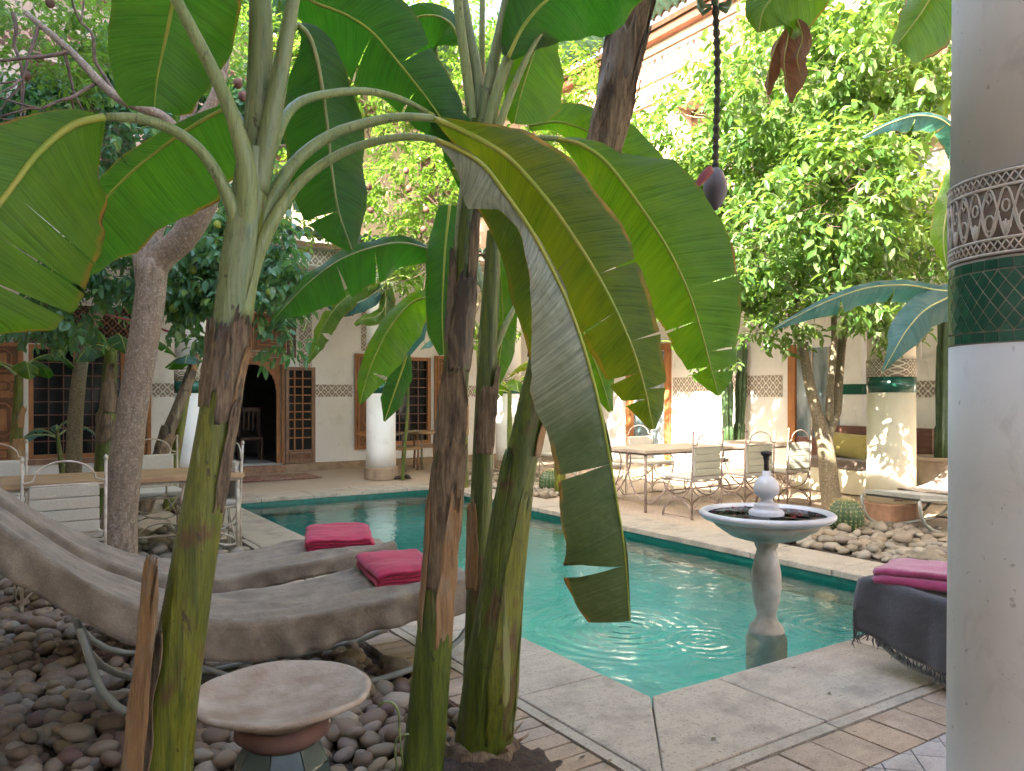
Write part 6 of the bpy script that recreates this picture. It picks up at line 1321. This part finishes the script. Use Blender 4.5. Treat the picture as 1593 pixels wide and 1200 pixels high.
gen_banana(gp(872, 11.4), 1.9, .095, 5, .9, 109, 'banana stem rising directly behind the barrel cactus at the far pool edge', (-.05, .0), ('stem_yellow', 'leaf_olive'), sh=1)
# leaves of a plant at the back gallery hanging before the white wall
bE = gp(560, 13.0)
E = gen_banana(gp(580, 11.9 + .3), 2.9, .05, 0, .8, 110, 'tall thin banana plant whose torn leaves hang before the white gallery wall', (.1, 0), ('stem', 'leaf'), sh=0) if False else empty('banana_plant', (bE[0] * 0 + 5.15, 12.2, 0), label='potted banana with torn leaves hanging before the white wall beside the door', cat='banana plant', group='banana plants in the courtyard beds')
pE = [Vector((5.15, 12.2, 0)), Vector((5.18, 12.2, 1.4)), Vector((5.2, 12.1, 2.6)), Vector((5.1, 12.0, 3.2))]
pseudostem(E, [Vector((5.75, 12.15, 0)), Vector((5.85, 12.15, 1.5)), Vector((5.75, 12.1, 3.1))], [(0, .03), (1, .02)], 'stem', 8, 20, 14)
E.location = (5.75, 12.15, 0); E.children[0].data.transform(Matrix.Translation((5.15 - 5.75, 12.2 - 12.15, 0)))
def eb(pts, w, mat, sd_, tears=()): return blade(E, PP(pts), [(0, 4), (.25, w), (.7, w * .85), (1, 2)], [(0, 4), (.25, w), (.7, w * .85), (1, 2)], mat, seed=sd_, fold=14, roll=25, edge=.15, ribr=.008, tears=tears, ribmat='rib_pale')
eb([(590, 440, 12.2), (560, 452, 12.1), (530, 470, 12.0), (505, 505, 12.0), (488, 545, 12), (476, 566, 12)], 17, 'leaf', 111, ((1, .5, .2), (-1, .7, .15)))
eb([(598, 445, 12.2), (580, 458, 12.2), (560, 470, 12.1), (530, 478, 12.1), (505, 470, 12)], 15, 'leaf_blue_reflection', 112, ((1, .5, .2),))
eb([(604, 440, 12.2), (600, 470, 12.2), (590, 490, 12.2), (562, 498, 12.1), (552, 506, 12.1)], 13, 'leaf', 113)
eb([(602, 436, 12.2), (630, 430, 12.3), (655, 450, 12.3), (668, 490, 12.3)], 14, 'leaf', 114)
eb([(598, 440, 12.3), (600, 470, 12.2), (598, 520, 12.2), (592, 540, 12.2)], 13, 'leaf_olive', 115)
# right-hand plant peeping round the big column
bF = gp(1560, 6.2)
F_ = empty('banana_plant', (bF[0], bF[1], 0), label='banana plant hidden by the big column, its leaves, some painted with a bluish reflection, reaching out leftwards', cat='banana plant')
pseudostem(F_, [Vector((bF[0], bF[1], 0)), P(1550, 600, 6.15), P(1535, 440, 6.1), P(1520, 330, 6.1)], [(0, .10), (1, .06)], 'stem', 9, 30, 20)
for (pts, wl_, wr_, mat, rl, sd_, trs) in (
    ([(1520, 455, 6.0), (1460, 452, 5.8), (1410, 444, 5.7), (1350, 448, 5.6), (1290, 468, 5.5), (1240, 492, 5.45), (1203, 512, 5.4)], 30, 9, 'leaf_blue_reflection', 0, 121, ((-1, .45, .05), (-1, .7, .08))),
    ([(1520, 440, 6.0), (1478, 462, 5.8), (1440, 482, 5.6), (1412, 512, 5.5), (1392, 545, 5.4), (1374, 578, 5.4)], 34, 28, 'leaf_blue_reflection', -4, 122, ()),
    ([(1535, 330, 6.0), (1500, 230, 5.9), (1470, 190, 5.8), (1430, 180, 5.7), (1385, 192, 5.6), (1342, 214, 5.6)], 26, 6, 'leaf_blue_reflection', 6, 123, ((-1, .5, .05), (-1, .72, .05))),
    ([(1520, 300, 5.9), (1500, 270, 5.8), (1482, 300, 5.8), (1470, 345, 5.8), (1468, 385, 5.8), (1474, 420, 5.8)], 16, 22, 'leaf', 0, 124, ())):
    blade(F_, PP(pts), [(0, 4), (.25, wl_), (.7, wl_ * .9), (1, 2)], [(0, 4), (.25, wr_), (.7, wr_ * .9), (1, 2)], mat, seed=sd_, fold=10, roll=rl, edge=.08, ribr=.010, tears=trs, ribmat='rib_pale')
# leaf with scorched edge at the very top right
bH = gp(1720, 3.2)
H_ = empty('banana_plant', (bH[0], bH[1], 0), label='banana plant behind the big column with a scorched leaf at the top edge', cat='banana plant')
pseudostem(H_, [Vector((bH[0], bH[1], 0)), P(1700, 400, 3.2), P(1660, 0, 3.2), P(1640, -200, 3.2)], [(0, .10), (1, .06)], 'stem', 10, 20, 16)
blade(H_, PP([(1600, -160, 3.0), (1520, -100, 2.95), (1470, -40, 2.9), (1440, 10, 2.9), (1415, 45, 2.9), (1395, 70, 2.9)]), [(0, 40), (.3, 80), (.6, 70), (.85, 60), (1, 40)], [(0, 20), (.3, 50), (.6, 46), (.85, 26), (1, 8)], 'leaf', seed=131, fold=6, roll=4, edge=.22, ribr=.007)

# ---------------------------------------------------------------- trees
def limb(m, a, b, ra, rb, wob, r, n=7):
    pts = []; d = b - a; 
    for i in range(n + 1):
        t = i / n; k = math.sin(math.pi * t) * wob; pts.append(a + d * t + Vector((r.gauss(0, k), r.gauss(0, k), r.gauss(0, k))))
    sp_ = spline([tuple(p) for p in pts], n * 3); m.tube([Vector(p) for p in sp_], [ra + (rb - ra) * i / (len(sp_) - 1) for i in range(len(sp_))], 10 if ra > .03 else 6)
def branchy(m, p, d, ln, rad, lev, r, ends):
    q = p + d * ln; limb(m, p, q, rad, rad * .62, ln * .035, r, 4)
    if lev == 0: ends.append(q); return
    for _ in range(r.choice((2, 3, 3))):
        nd = (d + Vector((r.gauss(0, .55), r.gauss(0, .55), r.gauss(.05, .45)))).normalized(); branchy(m, q, nd, ln * r.uniform(.62, .85), rad * .58, lev - 1, r, ends)
def crown(parent, blobs, ntw, size, mat, seed, per=8, droop=.25, name='crown', shell=.55, twigs=True):
    r = random.Random(seed); vol = [b[1] * b[2] * b[3] for b in blobs]; m = MB(); tw = MB(); V, F = m.v, m.f
    for _ in range(ntw):
        (c, rx, ry, rz) = r.choices(blobs, vol)[0]; v = Vector((r.gauss(0, 1), r.gauss(0, 1), r.gauss(0, 1))).normalized(); k = shell + (1 - shell) * r.random(); k *= r.random() ** .18
        o = Vector(c) + Vector((v.x * rx, v.y * ry, v.z * rz)) * k
        if noise.noise(o * 1.6 + Vector((seed, 0, 0))) < -.22: continue
        td = (v + Vector((r.gauss(0, .5), r.gauss(0, .5), r.gauss(.15, .5)))).normalized(); tl = size * r.uniform(1.2, 2.4)
        if twigs: s_ = td.orthogonal().normalized() * .003; tw.add([o - td * tl * .6 - s_, o - td * tl * .6 + s_, o + td * tl], [(0, 1, 2)])
        for i in range(per):
            q = o + td * (tl * (i + .5) / per); a = i * 2.4 + r.uniform(-.4, .4); s1 = td.orthogonal().normalized(); s2 = td.cross(s1)
            ld = (td * .55 + (s1 * math.cos(a) + s2 * math.sin(a)) + Vector((0, 0, -droop * r.uniform(.3, 2)))).normalized(); L = size * r.uniform(.65, 1.2); nn = (Vector((0, 0, 1)) + Vector((r.gauss(0, .5), r.gauss(0, .5), 0))); sd_ = ld.cross(nn)
            if sd_.length < .05: sd_ = ld.orthogonal()
            sd_.normalize(); n2 = sd_.cross(ld); wd = L * r.uniform(.20, .27); cv = -n2 * L * .10; b = len(V)
            for pt in (q, q + ld * L * .35 + sd_ * wd - n2 * wd * -.35, q + ld * L * .72 + sd_ * wd * .75 + cv * .6 + n2 * wd * .3, q + ld * L + cv * 2, q + ld * L * .72 - sd_ * wd * .75 + cv * .6 + n2 * wd * .3, q + ld * L * .35 - sd_ * wd + n2 * wd * .35, q + ld * L * .5 + cv * .3): V.append((pt.x, pt.y, pt.z))
            F.extend(((b, b + 1, b + 6), (b + 1, b + 2, b + 6), (b + 2, b + 3, b + 6), (b + 3, b + 4, b + 6), (b + 4, b + 5, b + 6), (b + 5, b, b + 6)))
    m.uv = [(0, 0)] * len(V)
    o = pbuild(m, name, M[mat], parent, smooth=True); tag(o, kind='stuff')
    if twigs: tag(pbuild(tw, 'twigs', M['twig'], parent), kind='stuff')
    return o
def fruit(parent, pts, r_, mat, name='fruit'):
    me = None
    for p in pts:
        if me is None:
            mm = MB().lathe([(.001, -1), (.5, -.87), (.87, -.5), (1, 0), (.87, .5), (.5, .87), (.001, 1)], seg=10); me = mm.mesh(name, M[mat], True)
        o = instance(me, name, Vector(p) - Vector(parent.location), parent, (0, 0, 0), (r_, r_, r_ * 1.1))
def trunk_mesh(parent, limbs, mat, name='trunk'):
    m = MB()
    for pts, rr in limbs:
        sp_ = spline([tuple(p) for p in pts], 26); k = [interp(rr, i / 25) * (1 + .05 * noise.noise(Vector(sp_[i]) * 5)) for i in range(26)]; m.tube([Vector(p) for p in sp_], k, 16)
    o = pbuild(m, name, M[mat], parent, smooth=True); return o
# orange tree on the right (forked trunk)
bO = G(1297, 802, 0); O = empty('orange_tree', bO, label='sunlit orange tree with forked trunk and big bright crown behind the fountain', cat='tree')
dO = (bO - CAMP).dot(FW)
trunk_mesh(O, [([bO + Vector((0, 0, -.05)), P(1290, 750, dO), P(1285, 700, dO), P(1278, 668, dO), P(1270, 640, dO)], [(0, .125), (.7, .095), (.88, .085), (1, .06)]), ([P(1285, 700, dO), P(1277, 665, dO), P(1262, 610, dO), P(1250, 550, dO), P(1240, 500, dO), P(1225, 430, dO - .2), P(1200, 340, dO - .3)], [(0, .075), (1, .03)]),
   ([P(1286, 715, dO), P(1286, 680, dO), P(1300, 640, dO + .05), P(1304, 590, dO + .1), P(1312, 520, dO + .1), P(1335, 440, dO + .1), P(1350, 330, dO)], [(0, .075), (1, .03)]), ([P(1290, 655, dO), P(1292, 600, dO - .05), P(1298, 520, dO - .1), P(1290, 420, dO - .1)], [(0, .05), (1, .025)])], 'bark_olive')
r7 = random.Random(7); ends = []
for s_, d in ((P(1200, 340, dO - .3), Vector((-.4, 0, .9))), (P(1350, 330, dO), Vector((.5, -.2, .8))), (P(1290, 420, dO - .1), Vector((0, .3, 1))), (P(1235, 470, dO), Vector((-.7, .3, .4))), (P(1320, 500, dO), Vector((.7, -.3, .3)))): m = MB(); branchy(m, s_, d.normalized(), .8, .03, 2, r7, ends); pbuild(m, 'branch', M['bark_olive'], O, smooth=True)
def BL(px, py, d, rx, ry, rz): p = P(px, py, d); return (p, rx, ry, rz)
crown(O, [BL(1215, 300, 9.2, 1.5, 1.2, 1.35), BL(1370, 400, 8.7, .85, .8, .75), BL(1085, 430, 9.6, .75, .8, .85), BL(1060, 230, 9.4, .65, .8, .75), BL(1330, 170, 8.8, 1.05, 1.0, .95), BL(1420, 490, 8.4, .4, .5, .4), BL(1200, 500, 9.4, .55, .6, .35), BL(1160, 90, 9.3, .6, .8, .7), BL(1110, 540, 9.8, .3, .4, .3), BL(1310, 300, 7.1, .8, .7, .7), BL(1400, 400, 7.5, .55, .6, .45), BL(1240, 120, 7.6, .9, .9, .7), BL(1400, 80, 7.0, .8, .8, .6), BL(1050, 330, 10.4, .8, .9, .8), BL(1185, 370, 7.6, .5, .5, .42), BL(1335, 455, 7.4, .42, .45, .28), BL(1250, 420, 7.8, .5, .5, .35)], 5200, .125, 'orange_leaves', 11)
fruit(O, [P(r7.uniform(1050, 1430), r7.uniform(150, 500), 8.3 + r7.uniform(-.1, .6)) for _ in range(14)], .038, 'lemon')
# grey-barked lemon tree on the left
bT = G(188, 905, 0); T_ = empty('lemon_tree', bT, label='lemon tree with thick grey trunk forking beside the white chairs at left', cat='tree')
dT = (bT - CAMP).dot(FW)
trunk_mesh(T_, [([bT + Vector((0, 0, -.06)), P(184, 840, dT), P(193, 740, dT), P(206, 640, dT), P(222, 540, dT), P(234, 460, dT), P(238, 405, dT)], [(0, .150), (.2, .132), (.6, .108), (1, .112)]),
   ([P(232, 430, dT), P(252, 400, dT), P(285, 370, dT - .05), P(312, 325, dT - .1), P(330, 285, dT - .1), P(372, 235, dT - .2)], [(0, .10), (.6, .105), (1, .075)]), ([P(228, 420, dT), P(238, 360, dT + .1), P(262, 310, dT + .2), P(285, 215, dT + .3), P(300, 150, dT + .3)], [(0, .085), (1, .05)]),
   ([P(222, 440, dT), P(214, 400, dT), P(210, 378, dT)], [(0, .055), (1, .03)]), ([P(285, 215, dT + .3), P(330, 160, dT + .3), P(350, 90, dT + .3), P(352, 20, dT + .3)], [(0, .05), (1, .035)]), ([P(285, 215, dT + .3), P(250, 180, dT + .2), P(180, 150, dT), P(110, 80, dT), P(40, 20, dT)], [(0, .045), (1, .02)])], 'bark')
m = MB(); ends = []
for s_, d, ln in ((P(110, 80, dT), Vector((-.8, 0, -.3)), .6), (P(60, 40, dT), Vector((-.2, -.2, -.9)), .5), (P(150, 130, dT), Vector((-.6, -.2, -.5)), .5), (P(352, 20, dT + .3), Vector((.3, .2, .8)), .8), (P(180, 150, dT), Vector((-.3, .1, .7)), .6), (P(20, 20, dT), Vector((.1, -.1, -.8)), .55), (P(95, 60, dT), Vector((.2, 0, -.9)), .4), (P(372, 235, dT), Vector((.6, .2, .2)), .6)):
    m = MB(); branchy(m, s_, d.normalized(), ln, .016, 3, r7, ends); pbuild(m, 'branch', M['twig'], T_, smooth=True)
crown(T_, [BL(105, 475, 7.6, .5, .5, .26), BL(300, 430, 7.4, .45, .6, .55), BL(180, 420, 7.7, .55, .5, .28), BL(385, 400, 7.2, .42, .5, .62), BL(430, 440, 7.4, .25, .3, .45), BL(435, 530, 7.4, .16, .2, .2), BL(190, 225, 7.5, .5, .5, .3), BL(60, 500, 7.9, .3, .3, .25), BL(330, 520, 7.5, .2, .3, .2), BL(110, 200, 8.6, .9, .5, .5), BL(250, 130, 8.8, .7, .5, .7), BL(400, 230, 8.4, .5, .5, .8)], 2300, .115, 'lemon_leaves', 12, droop=.7)
crown(T_, [BL(70, 60, 7.2, .7, .6, .5), BL(160, 20, 7.4, .5, .5, .4), BL(130, 120, 7.2, .35, .4, .3), BL(200, 60, 8.6, 1.5, .6, .8), BL(60, 150, 7.4, .5, .5, .45), BL(330, 100, 8.4, .6, .5, .9)], 1150, .085, 'light_leaves', 13, per=5)
fruit(T_, [P(282, 462, 7.0), P(300, 420, 6.9), P(322, 400, 7.0), P(297, 442, 6.95), P(270, 480, 7.0), P(355, 380, 6.9), P(420, 455, 7.0), P(338, 350, 7.0), P(398, 330, 6.9), P(309, 455, 7.0)], .036, 'lemon')
fruit(T_, [P(61, 90, 7.1), P(78, 5, 7.1), P(355, 60, 6.6), P(370, 130, 6.6), P(378, 150, 6.6), P(40, 118, 7.0)], .042, 'dryfruit')
# thin crooked tree before the grilled window
bK = gp(112, 9.6); K_ = empty('young_tree', (bK[0], bK[1], 0), label='thin crooked bare trunk between banana stems before the left window', cat='tree')
trunk_mesh(K_, [([Vector((bK[0], bK[1], -.05)), P(118, 640, 9.6), P(130, 540, 9.6), P(140, 505, 9.6), P(160, 470, 9.5), P(165, 420, 9.5)], [(0, .10), (.6, .08), (1, .075)])], 'bark_olive')
# light tree beyond the pool corner
bU = (6.7, 11.9); U = empty('pomegranate_tree', (bU[0], bU[1], 0), label='airy light green tree beyond the far pool corner, seen between arching banana petioles', cat='tree')
ub = Vector((bU[0], bU[1], 0)); trunk_mesh(U, [([ub, ub + Vector((.05, 0, 1.5)), ub + Vector((-.3, 0, 3.0)), ub + Vector((-.8, 0, 4.6))], [(0, .10), (1, .05)]), ([ub + Vector((-.1, 0, 2.0)), ub + Vector((.5, .1, 3.2)), ub + Vector((1.2, .1, 4.6))], [(0, .06), (1, .03)])], 'bark_olive')
m = MB(); ends = []
for s_, d in ((ub + Vector((-.3, 0, 3.0)), Vector((-.8, -.4, .5))), (ub + Vector((-.8, 0, 4.6)), Vector((-.6, -.2, .5))), (ub + Vector((.8, .1, 4)), Vector((.5, -.4, .6))), (ub + Vector((-.8, 0, 4.2)), Vector((-.3, -.6, -.3))), (ub + Vector((-.6, 0, 4.0)), Vector((.3, -.7, -.2)))): m = MB(); branchy(m, s_, d.normalized(), .9, .028, 4, r7, ends); pbuild(m, 'branch', M['twig'], U, smooth=True)
crown(U, [BL(640, 290, 11.8, 1.15, 1.0, .95), BL(560, 130, 12.0, 1.6, 1.0, 1.2), BL(720, 90, 12, 1.6, 1.0, 1.2), BL(830, 300, 12.4, .8, .9, 1.5), BL(900, 180, 12.4, .8, .8, 1.3), BL(620, 420, 12.2, .55, .5, .5), BL(480, 300, 11.6, .9, .7, .9), BL(330, 300, 11.0, 1.2, .7, .9), BL(420, 80, 11.5, 1.2, .7, 1.1), BL(830, 500, 12.4, .6, .6, .8)], 3300, .10, 'light_leaves', 14, per=8)
fruit(U, [P(r7.uniform(560, 700), r7.uniform(250, 360), 10.9) for _ in range(6)], .045, 'dryfruit')
# cord tied between stems
cr = MB().tube([Vector(p) for p in spline([tuple(P(*q)) for q in ((165, 490, 7.6), (200, 498, 7.4), (240, 508, 7.3), (262, 516, 7.3), (290, 522, 7.4))], 16)], .010, 6).build('pink_cord', M['cord'], smooth=True)
tag(cr, 'pink cord strung behind the grey lemon trunk to the banana stems', 'cord')
# a few fallen dry leaves
dl_ = MB(); r9 = random.Random(9)
for (px, py) in ((420, 822), (740, 1080), (905, 1180), (1235, 1040), (1110, 1150), (1290, 1080), (866, 1120), (1330, 1140), (1030, 1170), (350, 960), (948, 1185)):
    g = G(px, py, .014); a = r9.uniform(0, 6.28); d = Vector((math.cos(a), math.sin(a), 0)); s_ = Vector((-d.y, d.x, 0)); L = r9.uniform(.012, .03); dl_.add([g - d * L, g + s_ * L * .4 + Vector((0, 0, .006)), g + d * L + Vector((0, 0, .008)), g - s_ * L * .4 + Vector((0, 0, .004))], [(0, 1, 2, 3)])
tag(dl_.build('fallen_leaf_litter', M['dry']), kind='stuff')
# second banana bits: sprouting tendril by the slim stem
tn = MB(); 
for pth in ([(628, 1200, 2.9), (622, 1150, 2.85), (620, 1110, 2.82), (612, 1095, 2.8), (598, 1092, 2.8), (590, 1098, 2.8)], [(618, 1210, 2.9), (615, 1160, 2.86), (622, 1145, 2.85), (636, 1142, 2.85)]):
    tn.tube([Vector(p) for p in spline([tuple(P(*q)) for q in pth], 16)], .0045, 6)
tag(tn.build('shoot', M['petiole'], smooth=True), 'thin pale curling shoot sprouting at the slim banana foot', 'plant')
# open sky continues as the world; nothing more to build
